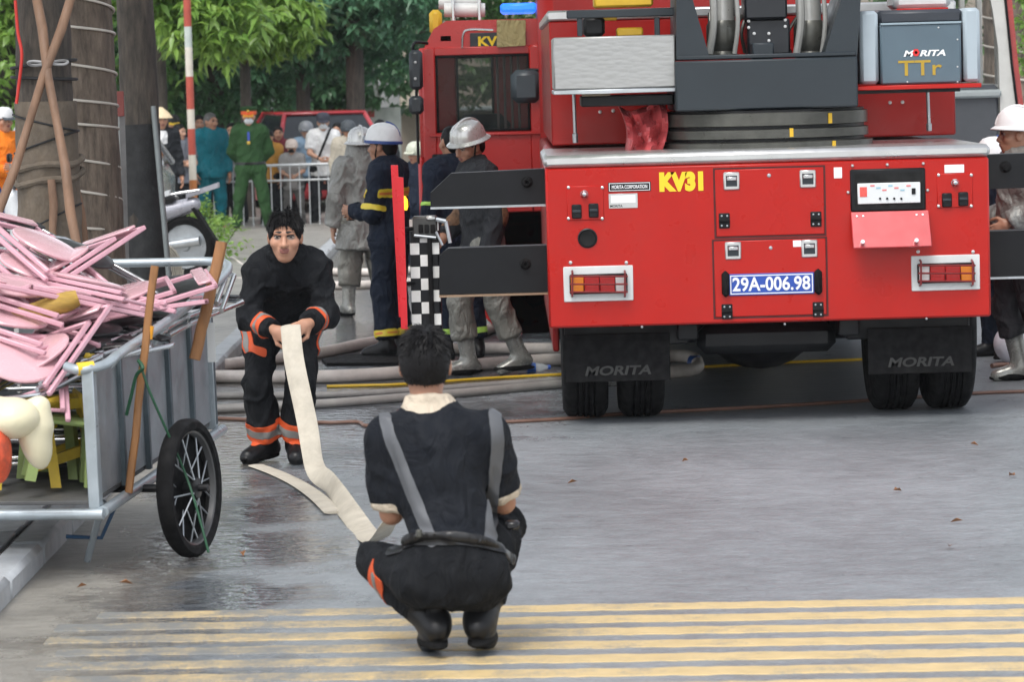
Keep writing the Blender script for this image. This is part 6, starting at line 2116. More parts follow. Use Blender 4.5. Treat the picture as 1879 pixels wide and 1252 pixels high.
def tree(name, base, h_tr, r0, crowns, lm, label, nclump, seed, lean=(0, 0), bark=None, L0=.17, n_per=10, group=None, W0=.042, top=None):
    bx_, by_ = base
    t = thing(name, (bx_, by_, 0), label, 'tree', group)
    pts = [(bx_, by_, -.05), (bx_ + lean[0] * .15, by_ + lean[1] * .15, h_tr * .3), (bx_ + lean[0] * .55, by_ + lean[1] * .5, h_tr * .65), (bx_ + lean[0], by_ + lean[1], h_tr)]
    tr = trunk_mb(pts, [r0 * 1.15, r0, r0 * .9, r0 * .72], seed).build('trunk', bark or bark1, t, smooth=60)
    rr = np.random.default_rng(seed)
    tops = Vector(pts[-1])
    for (c, r) in crowns:
        a = tops + Vector((0, 0, -h_tr * .12)); b_ = Vector(c)
        mid = a.lerp(b_, .5) + Vector((rr.normal() * .1, rr.normal() * .1, .15))
        trunk_mb([a, mid, b_], [r0 * .42, r0 * .3, r0 * .10], seed + 1, .05, 10).build('branch', bark or bark1, t, smooth=60)
    tips = np.concatenate([limb_tips(c, r, int(nclump * (r[0] * r[2]) / sum(q[1][0] * q[1][2] for q in crowns)), rr) for (c, r) in crowns])
    leaves('crown', tips, lm, t, n_per, L0, W0, seed=seed)
    return t

# --- tree wrapped with a pale rope light
def cord_helix(cx, cy, r, z0, z1, turns, phase=0.0, lean=(0, 0), h=5.0, seed=1):
    P = []
    n = int(turns * 26)
    rr = np.random.default_rng(seed)
    jit = np.interp(np.arange(n + 1), np.arange(0, n + 27, 13), rr.uniform(-.05, .05, len(np.arange(0, n + 27, 13))))
    for i in range(n + 1):
        a = phase - 2 * math.pi * turns * i / n
        z = z0 + (z1 - z0) * i / n + jit[i]
        P.append((cx + lean[0] * z / h + r * math.cos(a), cy + lean[1] * z / h + r * math.sin(a), z))
    return P
Ysp = 22.3
q = at(160, 300, Ysp)
wire_m = mat('pale_rope_light', (.50, .46, .40), .45, var=.1)
t_sp = tree('street_tree', (q.x + .02, Ysp), 5.2, .195, [((q.x - .6, Ysp + .2, 6.2), (2.0, 1.8, 1.3)), ((q.x + 1.4, Ysp + .9, 6.6), (1.9, 1.7, 1.2))], LM['mid'], 'tall grey trunked street tree wound with pale rope light', 900, 101, lean=(-.04, 0), L0=.2)
mb = MB(); mb.tube(cord_helix(q.x + .005, Ysp, 0.212, .1, 3.6, 17.5, .4, (-.03, 0), seed=2), .0085, 8)
tagp(mb.build('rope_light', wire_m), 'pale rope light spiralling round the left tall street tree', 'rope light')
mb = MB(); mb.tube(spline([at(118, 55, Ysp - .26), at(116, 85, Ysp - .26), at(122, 120, Ysp - .27), at(113, 150, Ysp - .26), at(116, 200, Ysp - .26), at(112, 260, Ysp - .26), at(110, 330, Ysp - .26), at(116, 380, Ysp - .26), at(110, 440, Ysp - .26)], 6), .008, 6)
tagp(mb.build('hanging_wire', wire_m), 'crooked pale wire hanging beside the rope light tree', 'wire')
# --- propped tree with burlap wrapping
Ypt = 20.0
q = at(82, 250, Ypt)
burlap = mat('brown_burlap', (.12, .095, .07), .85, var=.3, vscale=8, bump=.006, bscale=45, stretch=(1, 1, .6))
t_pt = tree('street_tree', (q.x, Ypt), 4.8, .165, [((q.x - .9, Ypt - .2, 5.8), (1.7, 1.5, 1.1)), ((q.x + .5, Ypt + .2, 6.0), (1.6, 1.5, 1.1))], LM['mid'], 'burlap wrapped young tree held by slanting wooden props', 700, 102, lean=(.03, 0), bark=bark2, L0=.2)
wrap = trunk_mb([(q.x, Ypt, .05), (q.x + .01, Ypt, 1.1), (q.x + .01, Ypt, 1.75), (q.x + .012, Ypt, 1.95)], [.20, .182, .178, .172], 9, .07, 30)
wr_o = wrap.build('burlap_wrap', burlap, t_pt, smooth=60)
blob_p = []
for zz, ax_ in ((1.52, .03), (1.60, .02)):
    P = [(q.x + .012 + (.184 + .012 * math.sin(5 * a)) * math.cos(a), Ypt + (.184 + .01 * math.sin(4 * a)) * math.sin(a), zz + ax_ * math.sin(a + .8) + .012 * math.sin(3 * a)) for a in np.linspace(0, 2 * math.pi, 30)[:-1]]
    MB().tube(P, .020, 8, closed=True).build('burlap_fold', burlap, t_pt)
strapm = mat('black_strap', (.01, .01, .011), .6)
for zz, tl in ((2.16, .02), (2.08, -.01), (1.72, .06), (1.28, .09), (1.83, -.05)):
    P = [(q.x + .010 + .183 * math.cos(a), Ypt + .183 * math.sin(a), zz + tl * math.cos(a)) for a in np.linspace(0, 2 * math.pi, 30)[:-1]]
    MB().tube(P, .006 if zz < 2 else .009, 6, closed=True).build('strap', strapm, t_pt)
redst = mat('red_ribbon', (.55, .03, .02), .5)
MB().tube(spline([at(28, 0, Ypt - .2), at(33, 60, Ypt - .2), at(40, 100, Ypt - .21), at(34, 160, Ypt - .2), at(30, 190, Ypt - .2)], 5), .009, 6).build('red_ribbon', redst, t_pt)
propm = mat('stripped_wood', (.20, .115, .07), .65, var=.35, vscale=9, stretch=(1, 1, .2), bump=.004, bscale=30)
def prop(pa, pb, Ya, Yb, r, label):
    a = at(*pa, Ya); b_ = at(*pb, Yb)
    d = (b_ - a).normalized()
    lo_ = a + d * ((a.z - .09) / -d.z) if d.z < 0 else b_
    P = [a + (lo_ - a) * (i / 10) + Vector((.008 * math.sin(i * 2.1), 0, 0)) for i in range(11)]
    mb = MB(); mb.tube(P, [r * (1 + .10 * math.sin(i * 1.7)) for i in range(11)], 12)
    return tagp(mb.build('tree_prop', propm), label, 'prop', 'wooden props round the tree')
prop((62, -30), (140, 440), Ypt - .28, Ypt - .75, .026, 'long wooden prop slanting down in front of the burlap wrap')
prop((138, -30), (5, 370), Ypt - .34, Ypt - .60, .025, 'wooden prop crossing behind the long one, foot towards the orange shirt')
prop((100, 130), (152, 430), Ypt + .2, Ypt + .2, .028, 'shorter dark prop standing behind the burlap tree')
prop((94, 330), (100, 450), Ypt - .2, Ypt - .25, .022, 'thin prop stub tied upright against the burlap tree')
mb = MB()
P = [(at(88, 115, Ypt - .36) + Vector((.11 * math.cos(a), .06 * math.sin(a), .012 * math.sin(2 * a)))) for a in np.linspace(0, 2 * math.pi, 20)[:-1]]
mb.tube(P, .008, 6, closed=True); tagp(mb.build('prop_tie', mat('tie_grey', (.3, .3, .3), .6)), 'grey tie binding the crossed wooden props', 'tie')
# --- dark tree further back
Yd = 27.2
q = at(255, 220, Yd)
tree('street_tree', (q.x + .02, Yd), 5.0, .150, [((q.x - .4, Yd + .3, 6.1), (1.9, 1.6, 1.2)), ((q.x + 1.1, Yd + .5, 6.3), (1.7, 1.5, 1.1))], LM['mid'], 'dark knobbly street tree with a wrapped base behind the rope light tree', 700, 103, lean=(-.05, 0), bark=bark2, L0=.2)
dwrap = trunk_mb([(q.x + .03, Yd, .05), (q.x + .02, Yd, 1.0), (q.x + .0, Yd, 1.72)], [.185, .170, .158], 5, .08, 24)
tagp(dwrap.build('tree_wrap', mat('black_mesh_wrap', (.016, .017, .018), .7, var=.4, bump=.004, bscale=60), smooth=60), 'black mesh wrapping round the base of the dark street tree', 'wrap')
a = at(281, 195, Yd - .1); b_ = at(303, 425, Yd - .3)
tagp(MB().tube([a, a.lerp(b_, .9), b_ + Vector((.05, -.1, -b_.z + .1))], .022, 12).build('leaning_pipe', mat('dull_pipe', (.20, .22, .22), .5, metal=.4, var=.15)), 'galvanised pipe leaning against the dark street tree', 'pipe')
a = at(219, 176, 24.0); b_ = at(228, 520, 24.0)
pp = thing('sign_post', (b_.x, 24.0, .1), 'grey square post with a small red sign behind the rope light tree', 'post')
mb = MB(); mb.tube([(b_.x, 24, .08), (a.x, 24, a.z)], .034, 4); mb.build('post', mat('post_grey', (.26, .27, .26), .5, var=.15, dirt=.3), pp)
mb = MB(); c = at(221, 190, 24.0); mb.box((c.x + .005, 23.95, c.z), (.05, .012, .17), None, .004); mb.build('sign_plate', mat('sign_red', (.25, .06, .05), .5), pp)

# --- red and white striped pole
Ysp2 = gnd(357, 443).y
zt = [-90, 48, 86, 140, 200, 236, 284, 330, 372, 440]
cols_ = ['r', 'g', 'w', 'r', 'w', 'r', 'w', 'o', 'y']
pm = {'r': mat('pole_red', (.40, .07, .045), .5, var=.15), 'w': mat('pole_white', (.62, .58, .50), .5, var=.12, dirt=.4, dirtcol=(.4, .25, .15)), 'g': mat('pole_grey', (.45, .50, .46), .5), 'o': mat('pole_orange', (.42, .15, .04), .55, var=.2), 'y': mat('pole_ochre', (.45, .33, .16), .55, var=.3)}
pb = gnd(358, 443)
pole = thing('striped_pole', pb, 'slim red and white striped pole beside the teal man', 'pole')
for i in range(9):
    z1 = at(356, zt[i], Ysp2).z; z0 = max(0, at(356, zt[i + 1], Ysp2).z) if i < 8 else 0
    MB().cyl((pb.x, Ysp2, z0), (pb.x, Ysp2, z1), .048, 16).build('pole_band', pm[cols_[i]], pole)
# --- crowd barrier
bar_m = mat('barrier_steel', (.58, .60, .61), .4, metal=.2, var=.1)
bx0 = at(396, 430, YB).x; bx1 = at(640, 425, YB).x
br = thing('crowd_barrier', ((bx0 + bx1) / 2, YB, 0), 'silver steel crowd barrier of upright bars in front of the onlookers', 'barrier')
ztop = at(520, 303, YB).z; zlow = at(520, 415, YB).z; zm = at(520, 331, YB).z
for zz, r in ((ztop, .020), (zm, .014), (zlow, .018)):
    MB().tube([(bx0, YB, zz), (bx1, YB, zz)], r, 10).build('rail', bar_m, br)
nb = 14
for i in range(nb + 1):
    x = bx0 + (bx1 - bx0) * i / nb
    MB().tube([(x, YB, zlow), (x, YB, ztop)], .017 if i in (0, nb) else .008, 8).build('bar', bar_m, br)
for x in (bx0 + .15, bx1 - .15):
    MB().tube([(x, YB - .25, .012), (x, YB - .02, zlow), (x, YB + .02, zlow), (x, YB + .25, .012)], .013, 8).build('foot', bar_m, br)
# --- parked cars
def car(loc, rz, body_m, label, H=1.45, L_=4.2, W_=1.72):
    t = thing('parked_car', (0, 0, 0), label, 'car')
    secs = [(-2.1, .35, .72, .70), (-2.02, .28, .84, .80), (-1.4, .22, .92, .85), (-.85, .20, .97, .86), (.9, .20, .97, .86), (1.75, .22, .95, .84), (2.05, .30, .84, .78), (2.1, .4, .7, .7)]
    V = []; n = 10
    for (y, z0, z1, hw) in secs:
        for (u, v) in ((-1, 0), (-1, .35), (-1, .8), (-.9, 1), (-.4, 1.03), (.4, 1.03), (.9, 1), (1, .8), (1, .35), (1, 0)):
            V.append((u * hw, y, z0 + (z1 - z0) * v))
    F = []
    for i in range(len(secs) - 1):
        for k in range(n):
            k2 = (k + 1) % n
            F.append((i * n + k, (i + 1) * n + k, (i + 1) * n + k2, i * n + k2))
    F.append(tuple(range(n))); F.append(tuple((len(secs) - 1) * n + k for k in range(n))[::-1])
    MB().add(V, F).build('body', body_m, t, smooth=50)
    # greenhouse: pillars, roof, glass
    r0, r1 = -.62, 1.15; b0, b1 = -1.15, 1.85; hw0, hw1 = .80, .60; z0, z1 = .96, H
    rf = MB(); rf.box((0, (r0 + r1) / 2, z1), (hw1 * 2 + .06, r1 - r0 + .1, .05), None, .024); rf.build('roof', body_m, t)
    gl_ = mat('dark_glass', (.02, .025, .03), .08)
    C0 = [(-hw0, b0, z0), (hw0, b0, z0), (hw0, b1, z0), (-hw0, b1, z0)]; C1 = [(-hw1, r0, z1), (hw1, r0, z1), (hw1, r1, z1), (-hw1, r1, z1)]
    for i, nm in enumerate(('windscreen', 'side_window', 'rear_window', 'side_window')):
        j = (i + 1) % 4
        MB().add([C0[i], C0[j], C1[j], C1[i]], [(0, 1, 2, 3)]).build(nm, gl_, t, smooth=False)
        MB().tube([C0[i], C1[i]], .035, 8).build('pillar', body_m, t)
    for sx in (-1, 1):
        for y in (-1.35, 1.35):
            w_ = MB().lathe((sx * .76, y, .31), (sx, 0, 0), [(.0, -.1), (.31, -.1), (.32, -.06), (.32, .06), (.30, .10), (.21, .105)], 24).build('wheel', rub, t)
            MB().lathe((sx * .76, y, .31), (sx, 0, 0), [(.21, .09), (.20, .105), (.05, .112), (0, .115)], 20).build('rim', galv, w_)
        MB().box((sx * .98, -.72, 1.0), (.20, .11, .15), None, .045).build('wing_mirror', body_m, t)
        MB().box((sx * .60, -2.04, .66), (.34, .10, .13), None, .04).build('headlamp', clearl, t)
        MB().box((sx * .66, 2.05, .72), (.26, .08, .15), None, .03).build('tail_lamp', redl, t)
    MB().box((0, -2.07, .45), (.9, .08, .14), None, .03).build('grille', blk, t)
    return place(t, loc, (0, 0, rz))
car_grey = mat('car_silver', (.42, .43, .44), .25, metal=.5, var=.06, coat=.5)
car_red = mat('car_red', (.42, .03, .04), .25, var=.08, coat=.5)
q = at(100, 400, 38.5)
car((q.x, 41.0, .1), -3, car_grey, 'silver car parked on the pavement beyond the street trees', H=1.44)
q = at(570, 400, 51.0)
car((q.x, 53.4, 0), 14, car_red, 'red car parked behind the onlookers', H=1.50)
# --- motorbike on the pavement
def motorbike(loc, rz, label, body_m):
    t = thing('motorbike', (0, 0, 0), label, 'motorbike')
    for y in (-.62, .62):
        w_ = MB().lathe((0, y, .30), (1, 0, 0), [(.22, -.04), (.27, -.05), (.30, -.02), (.30, .02), (.27, .05), (.22, .04), (.22, -.04)], 28).build('wheel', rub, t)
        MB().lathe((0, y, .30), (1, 0, 0), [(0, -.05), (.04, -.05), (.05, -.01), (.22, -.02), (.22, .02), (.05, .01), (.04, .05), (0, .05)], 16).build('rim', galv, w_)
    V_, Q_ = surface([cone((0, -.38, .48), (0, .1, .42), .10, .13, 'b', 'b', .06), cone((0, .05, .55), (0, .72, .72), .13, .07, 'b', 'b', .06), cone((0, -.42, .45), (0, -.52, .88), .12, .09, 'b', 'b', .05)], .02)
    MB().add(V_, [tuple(q_) for q_ in Q_]).build('body', body_m, t, smooth=60)
    MB().box((0, .22, .76), (.24, .66, .09), Matrix.Rotation(rad(4), 3, 'X'), .04).build('seat', blkv, t)
    MB().prism([(-.07, .66, .78), (.07, .66, .78), (.03, .98, .88), (-.03, .98, .88)], (0, 0, .05)).build('tail_cowl', body_m, t)
    MB().prism([(-.06, .70, .68), (.06, .70, .68), (.05, .98, .22), (-.05, .98, .22)], (0, .03, .02)).build('rear_mudguard', rub, t)
    MB().tube([(0, -.62, .30), (0, -.50, .92)], .035, 10).build('fork', galv, t)
    MB().prism([(-.06, -.86, .52), (.06, -.86, .52), (.06, -.45, .66), (-.06, -.45, .66)], (0, 0, .03)).build('front_mudguard', body_m, t)
    MB().tube(spline([(-.34, -.40, 1.0), (-.18, -.46, 1.02), (0, -.50, .98), (.18, -.46, 1.02), (.34, -.40, 1.0)], 4), .016, 8).build('handlebar', blk, t)
    for sx in (-1, 1):
        m_ = MB().tube([(sx * .22, -.46, 1.02), (sx * .30, -.46, 1.22)], .007, 6).build('mirror_stem', chr_t, t)
        MB().box((sx * .31, -.46, 1.27), (.13, .03, .085), None, .03).build('mirror', blk, m_)
        MB().tube([(sx * .13, .38, .80), (sx * .13, .62, .84), (sx * .08, .80, .86)], .013, 8).build('grab_rail', chr_t, t)
    MB().lathe((0, -.60, .88), (0, -1, .1), [(.0, -.06), (.08, -.04), (.085, .0), (.06, .02), (0, .03)], 14).build('headlamp', clearl, t)
    MB().tube([(.1, .1, .28), (.12, .8, .36)], [.035, .05], 10).build('exhaust', galv, t)
    MB().tube([(0, .05, .3), (.16, .12, .01)], .012, 6).build('side_stand', blk, t)
    return place(t, loc, (0, 0, rz))
q = at(295, 470, 35.2)
motorbike((q.x - .35, 35.2, .1), -100, 'silver motorbike with pointed tail and black rear mudguard beside the rolled hose', mat('bike_silver', (.36, .36, .40), .3, metal=.3))
q = at(225, 470, 33.2)
motorbike((q.x - .5, 33.2, .1), -96, 'white and green motorbike behind the square post', mat('bike_white', (.60, .62, .64), .3))
# --- rolled flat hose
q = at(288, 470, 31.5)
cx_, cz_ = q.x, .10 + .265
mb = MB(); P = []; 
nt_ = 11
rc = thing('hose_roll', (cx_, 31.5, .1), 'rolled up flat canvas hose standing on edge by the motorbike', 'hose roll')
for i in range(nt_ * 26 + 1):
    a = 2 * math.pi * i / 26; r = .05 + .215 * i / (nt_ * 26) + .003 * math.sin(a * 3)
    P.append((cx_ + r * math.cos(a) * .86, 31.5 + .10 * r * math.cos(a), cz_ + r * math.sin(a)))
mb.tube(P, 1.0, 6, flat=(.0085, .042, (0, 0, 1), [tuple(Vector((p[0] - cx_, 0, p[2] - cz_)).normalized()) for p in P]))
mb.build('coil', mat('old_canvas', (.40, .37, .31), .75, var=.25, vscale=12), rc)
mb = MB(); mb.lathe((cx_, 31.48, cz_), (0, -1, 0), [(.0, -.05), (.045, -.05), (.05, .04), (.03, .05), (0, .05)], 14); mb.build('coupling', galv, rc)
# --- small shrubs
def shrub(px, py, label, n, r, h, seed):
    g = gnd(px, py)
    t = thing('shrub', (g.x, g.y, 0), label, 'plant', 'weeds along the pavement edge')
    rr = np.random.default_rng(seed)
    tips = np.stack([g.x + rr.normal(0, r, n), g.y + rr.normal(0, r, n), rr.uniform(.05, h, n)], 1)
    for i in range(6):
        MB().tube([(g.x, g.y, 0), tuple(tips[i])], .006, 5).build('stem', bark2, t)
    leaves('foliage', tips, LM['bright'], t, 8, .07, .022, .4, seed)
shrub(372, 452, 'leafy green weed growing at the foot of the striped pole', 60, .14, .55, 1)
shrub(388, 490, 'low pale green weed at the pavement edge by the motorbike', 60, .16, .5, 2)
shrub(408, 436, 'small weed in front of the teal man', 25, .09, .3, 3)
# ------------------------------------------------------------------ second fire truck, side on, behind the ladder truck
YR = 27.6
red2 = mat('second_truck_red', (.42, .018, .016), .32, var=.05, coat=.3, vscale=3)
tr2 = thing('fire_truck', (.6, YR + 1, 0), 'red fire engine parked side on behind the ladder truck, cab door facing', 'fire truck')
def P2(px, py): return at(px, py, YR)
xL = P2(779, 300).x; xR = 4.2 * 0 + P2(1003, 300).x
zD0, zD1 = .95, P2(880, 92).z
zW0, zW1 = P2(885, 241).z, P2(885, 100).z
xW0, xW1 = P2(800, 170).x, P2(972, 170).x
dep = 2.25
xWn = (xW0, xW1)
fx0, fx1 = at(838, 170, YR + dep).x, at(906, 170, YR + dep).x
for side_y, nm in ((YR, 'door'), (YR + dep - .06, 'far_door')):
    m = MB()
    xW0, xW1 = xWn if nm == 'door' else (fx0, fx1)
    m.bx(xL, xW0, side_y, side_y + .06, zD0, zD1 + .03, .012)
    m.bx(xW1, xR, side_y, side_y + .06, zD0, zD1 + .03, .012)
    m.bx(xW0 - .004, xW1 + .004, side_y + .001, side_y + .059, zD0, zW0, .008)
    m.bx(xW0 - .004, xW1 + .004, side_y + .001, side_y + .059, zW1, zD1 + .03, .006)
    d = m.build(nm, red2, tr2)
    mb = MB(); c = .018
    for (a0, a1, b0, b1) in ((xW0, xW1, zW0, zW0 + c), (xW0, xW1, zW1 - c, zW1), (xW0, xW0 + c, zW0, zW1), (xW1 - c, xW1, zW0, zW1)):
        mb.bx(a0, a1, side_y - .004, side_y + .05, b0, b1, .003)
    mb.build('window_seal', rub, d)
    MB().bx(xW0, xW1, side_y + .03, side_y + .034, zW0, zW1).build('window_glass', glass_mat('cab_glass', (.01, .018, .018), .30, .04), d)
xW0, xW1 = xWn
mb = MB(); mb.bx(xL + .05, xR, YR - .02, YR - .002, zW0 - .035, zW0 - .012, .006); mb.build('door_moulding', red2, tr2)
MB().bx(xL + .06, xL + .16, YR - .03, YR - .002, 1.38, 1.42, .01).build('door_handle', blk, tr2)
# cab shell: front, roof, rear of crew cab, floor
mb = MB(); mb.bx(xL - .05, xL + .0, YR + .02, YR + dep - .02, .55, 1.40, .03); mb.build('front_panel', red2, tr2)
for yy in (YR + .03, YR + dep - .1): MB().bx(xL - .03, xL + .03, yy, yy + .07, 1.38, zD1 + .03, .02).build('windscreen_pillar', red2, tr2)
MB().bx(xL - .02, xL - .012, YR + .1, YR + dep - .1, 1.4, zD1).build('windscreen', glass_mat('cab_glass', (.01, .018, .018), .30, .04), tr2)
zr0 = zD1 + .03; zr1 = P2(880, 36).z
rp_ = [(xL + .02, zr0), (xL + .10, zr1 - .06), (xL + .2, zr1), (xR + 1.0, zr1), (xR + 1.0, zr0)]
MB().prism([(x, YR + .04, z) for x, z in rp_], (0, dep - .08, 0)).build('cab_roof', red2, tr2)
MB().bx(xL, xR + 1.0, YR + .02, YR + dep - .02, .85, .94, .02).build('cab_floor', blk, tr2)
MB().bx(xR - .02, xR + .05, YR + .06, YR + dep - .06, .95, zD1).build('cab_bulkhead', mat('interior_grey', (.22, .23, .22), .7), tr2)
MB().bx(xR + .07, xR + 1.7, YR + .02, YR + dep - .02, .9, zr0, .02).build('crew_body', red2, tr2)
MB().bx(xL + .02, xR + 1.7, YR + .04, YR + .10, .60, .88, .02).build('side_skirt', red2, tr2)
for i in range(4):
    MB().bx(xW0 + .47 + i * .055, xW0 + .49 + i * .055, YR + .25, YR + .28, zW0 - .1, zW1 + .0, .008).build('curtain_strip', mat('curtain_grey', (.22, .18, .17), .6), tr2)  # upright strips of the grey curtain seen through the cab window
MB().box((xW0 + .35, YR + .9, zW0 - .05), (.45, .5, .35), None, .08).build('cab_seat', mat('seat_grey', (.05, .055, .055), .7), tr2)
wl2 = at(985, 600, YR)
wheel(tr2, wl2.x + .02, YR + .2, .47, .28, 1) if False else None
def side_wheel(x, parent):
    w_ = MB().lathe((x, YR + .16, .47), (0, 1, 0), [(.28, -.14), (.42, -.14), (.465, -.10), (.47, -.05), (.47, .08), (.45, .12), (.28, .12)], 40).build('wheel', rub, parent)
    MB().lathe((x, YR + .16, .47), (0, 1, 0), [(0, -.12), (.08, -.14), (.12, -.05), (.24, -.04), (.285, -.135), (.29, .1)], 28).build('rim', galv, w_)
side_wheel(wl2.x + .02, tr2); side_wheel(wl2.x + 1.35, tr2)
MB().lathe((wl2.x + .02, YR + .03, .5), (0, 1, 0), [(.52, -.01), (.56, -.01), (.56, .06), (.52, .06), (.52, -.01)], 32).build('wheel_arch', red2, tr2)
# mirrors at the front corner
mbar = MB(); a = at(757, 90, YR - .15)
mbar.tube(spline([(xL + .05, YR - .02, at(760, 80, YR).z), (a.x + .02, YR - .15, at(760, 78, YR).z), (a.x, YR - .15, at(757, 95, YR).z)], 5), .012, 8); mbar.tube([(a.x + .02, YR - .15, at(757, 90, YR).z), (a.x + .02, YR - .15, at(757, 300, YR).z)], .011, 8)
mo = mbar.build('mirror_arm', blk, tr2)
msh = mat('mirror_black', (.02, .025, .03), .35)
for (p0_, p1_) in (((750, 92), (777, 164)), ((750, 176), (778, 209))):
    A = at(*p0_, YR - .2); B = at(*p1_, YR - .2)
    MB().bx(A.x, B.x, YR - .26, YR - .16, B.z, A.z, .025).build('mirror', msh, mo)
for (px, py) in ((762, 114), (762, 144)):
    k = at(px, py, YR - .27); MB().lathe((k.x, YR - .262, k.z), (0, -1, 0), [(.012, 0), (.01, .006), (0, .008)], 8).build('mirror_bolt', alu, mo)
# roof gear
for i, (px0, px1, py) in enumerate(((815, 890, 18), (805, 880, 4))):
    a = at(px0, py, YR + .4 + i * .2); b_ = at(px1, py, YR + .4 + i * .2)
    MB().cyl(a, b_, .055, 16).build('roof_cylinder', whitep, tr2)
for px in (832, 880):
    a = at(px, 38, YR + .3); MB().bx(a.x - .012, a.x + .012, YR + .25, YR + .75, a.z, a.z + .22, .004).build('roof_bracket', chrome, tr2)
a = at(918, 22, YR + .6); b_ = at(985, 4, YR + .6)
MB().bx(a.x, b_.x, YR + .6, YR + 1.8, a.z, b_.z, .02).build('blue_light_bar', emis('blue_lamp', (.02, .16, .85), .9), tr2)
a = at(800, 55, YR + .3); MB().box((a.x, YR + .3, a.z + .06), (.10, .1, .2), None, .03).build('yellow_siren', yelt, tr2)
a = at(818, 75, YR + .05); MB().box((a.x, YR + .1, a.z + .02), (.14, .12, .10), None, .03).build('marker_lamp', chrome, tr2)
MB().tube(spline([at(848, 88, YR - .02), at(850, 62, YR - .03), at(862, 54, YR - .03), at(905, 55, YR - .03)], 5), .009, 6).build('grab_handle', chrome, tr2)
a = at(862, 60, YR); b_ = at(915, 88, YR); MB().bx(a.x, b_.x, YR + .02, YR + .05, b_.z, a.z, .004).build('number_board', mat('board_dark', (.03, .035, .04), .5), tr2)
c = at(895, 75, YR); text('board_lettering', 'KV', yelp, tr2, (c.x, YR + .015, c.z), .075, .15, bold=.04)
# khaki cloth over the roof edge
mb = MB(); A_ = []; B_ = []
for i in range(9):
    f_ = i / 8; px = 912 + 52 * f_
    A_.append(at(px, 36, YR - .01) + Vector((0, .012 * math.sin(i * 2), 0))); B_.append(at(px, 86 - 3 * f_, YR - .03) + Vector((0, -.012 * math.sin(i * 2), 0)))
mb.strip(A_, B_, .006)
tagp(mb.build('khaki_cloth', cloth('khaki_cloth', (.30, .25, .12), .8)), 'khaki cloth hanging over the roof edge of the second fire engine', 'cloth')
# --- crumpled red tarpaulin on the ladder truck deck
P_ = [(1135, 282), (1140, 262), (1150, 232), (1155, 196), (1172, 192), (1190, 200), (1212, 196), (1210, 228), (1226, 245), (1220, 262), (1196, 282)]
Yt_ = 20.95
mb = MB(); rr = np.random.default_rng(4)
gx, gy = 14, 12
V = []
for j in range(gy + 1):
    for i in range(gx + 1):
        u, v = i / gx, j / gy
        px = 1135 + 78 * u + 10 * math.sin(v * 3.1) + (6 * v if u > .5 else 12 * (1 - v) * (1 - u)); py = 282 - 88 * v + 10 * math.sin(u * 5) * v
        fold = .09 * abs(math.sin(u * 7 + v * 2.2)) + .07 * abs(math.sin(v * 6 - u * 3)) + .05 * rr.uniform()
        q = at(px, py, Yt_ - fold + .12 * v)
        V.append(tuple(q))
F = [(j * (gx + 1) + i, j * (gx + 1) + i + 1, (j + 1) * (gx + 1) + i + 1, (j + 1) * (gx + 1) + i) for j in range(gy) for i in range(gx)]
nV = len(V); V2 = [(x, y + .22, z) for x, y, z in V]
F2 = [tuple(k + nV for k in f[::-1]) for f in F]
rim = [i for i in range(gx + 1)] + [(j + 1) * (gx + 1) - 1 for j in range(1, gy + 1)] + [gy * (gx + 1) + i for i in range(gx - 1, -1, -1)] + [j * (gx + 1) for j in range(gy - 1, 0, -1)]
F3 = [(rim[(k + 1) % len(rim)], rim[k], rim[k] + nV, rim[(k + 1) % len(rim)] + nV) for k in range(len(rim))]
mb.add(V + V2, F + F2 + F3)
tagp(mb.build('tarpaulin', mat('faded_red_tarpaulin', (.50, .08, .085), .32, var=.18, vscale=9, bump=.003, bscale=25), smooth=28), 'crumpled faded red tarpaulin lying beside the truck turntable', 'tarpaulin')

# ------------------------------------------------------------------ grey minibus at the right
YV = 31.6
vb = thing('minibus', (3.6, YV + 1.5, 0), 'grey minibus with pale corner pillar parked beyond the ladder truck', 'minibus')
xv1 = at(1866, 200, YV).x; xv0 = xv1 - 1.9
van_w = mat('van_pale_grey', (.52, .52, .49), .35, var=.06, coat=.3, dirt=.2); van_d = mat('van_dark_grey', (.055, .06, .068), .45, var=.1)
pil = [at(1796, -60, YV), at(1812, -60, YV), at(1828, 20, YV), at(1848, 150, YV), at(1862, 250, YV), at(1866, 330, YV)]
lp = [(1806, -60), (1822, 20), (1832, 90), (1834, 150), (1836, 230), (1842, 330)]; rp2 = [(1838, -60), (1846, 20), (1856, 120), (1866, 200), (1870, 260), (1872, 330)]
mb = MB(); mb.strip([at(*p, YV) for p in lp], [at(*p, YV) for p in rp2], -.10); mb.build('corner_pillar', van_w, vb)
mb = MB(); mb.strip([at(p[0] + 1, p[1], YV + .02) for p in rp2], [at(p[0] + 13, p[1], YV + .02) for p in rp2], -.10); mb.build('tail_lamp_strip', mat('tail_lamp_red', (.35, .05, .045), .3), vb)
mb = MB(); mb.tube([at(p[0] + 1, p[1], YV - .01) for p in rp2], .012, 8); mb.build('pillar_seal', rub, vb)
zb_ = at(1790, 156, YV).z
mb = MB(); mb.bx(xv0, xv1 - .16, YV + .0, YV + .1, .55, zb_, .03); mb.build('tailgate', van_d, vb)
mb = MB(); mb.bx(xv0 + .1, xv1 - .14, YV - .05, YV + .06, at(1780, 180, YV).z, at(1780, 165, YV).z, .02); mb.build('tailgate_ledge', mat('ledge_grey', (.28, .31, .31), .4), vb)
mb = MB(); mb.bx(xv0, xv1 - .03, YV - .02, YV + .1, .30, .60, .04); mb.build('bumper', van_d, vb)
mb = MB(); mb.bx(xv0, xv1 - .16, YV + .03, YV + .035, zb_, zb_ + 1.1); mb.build('rear_window', glass_mat('van_glass', (.01, .012, .014), .2, .03), vb)
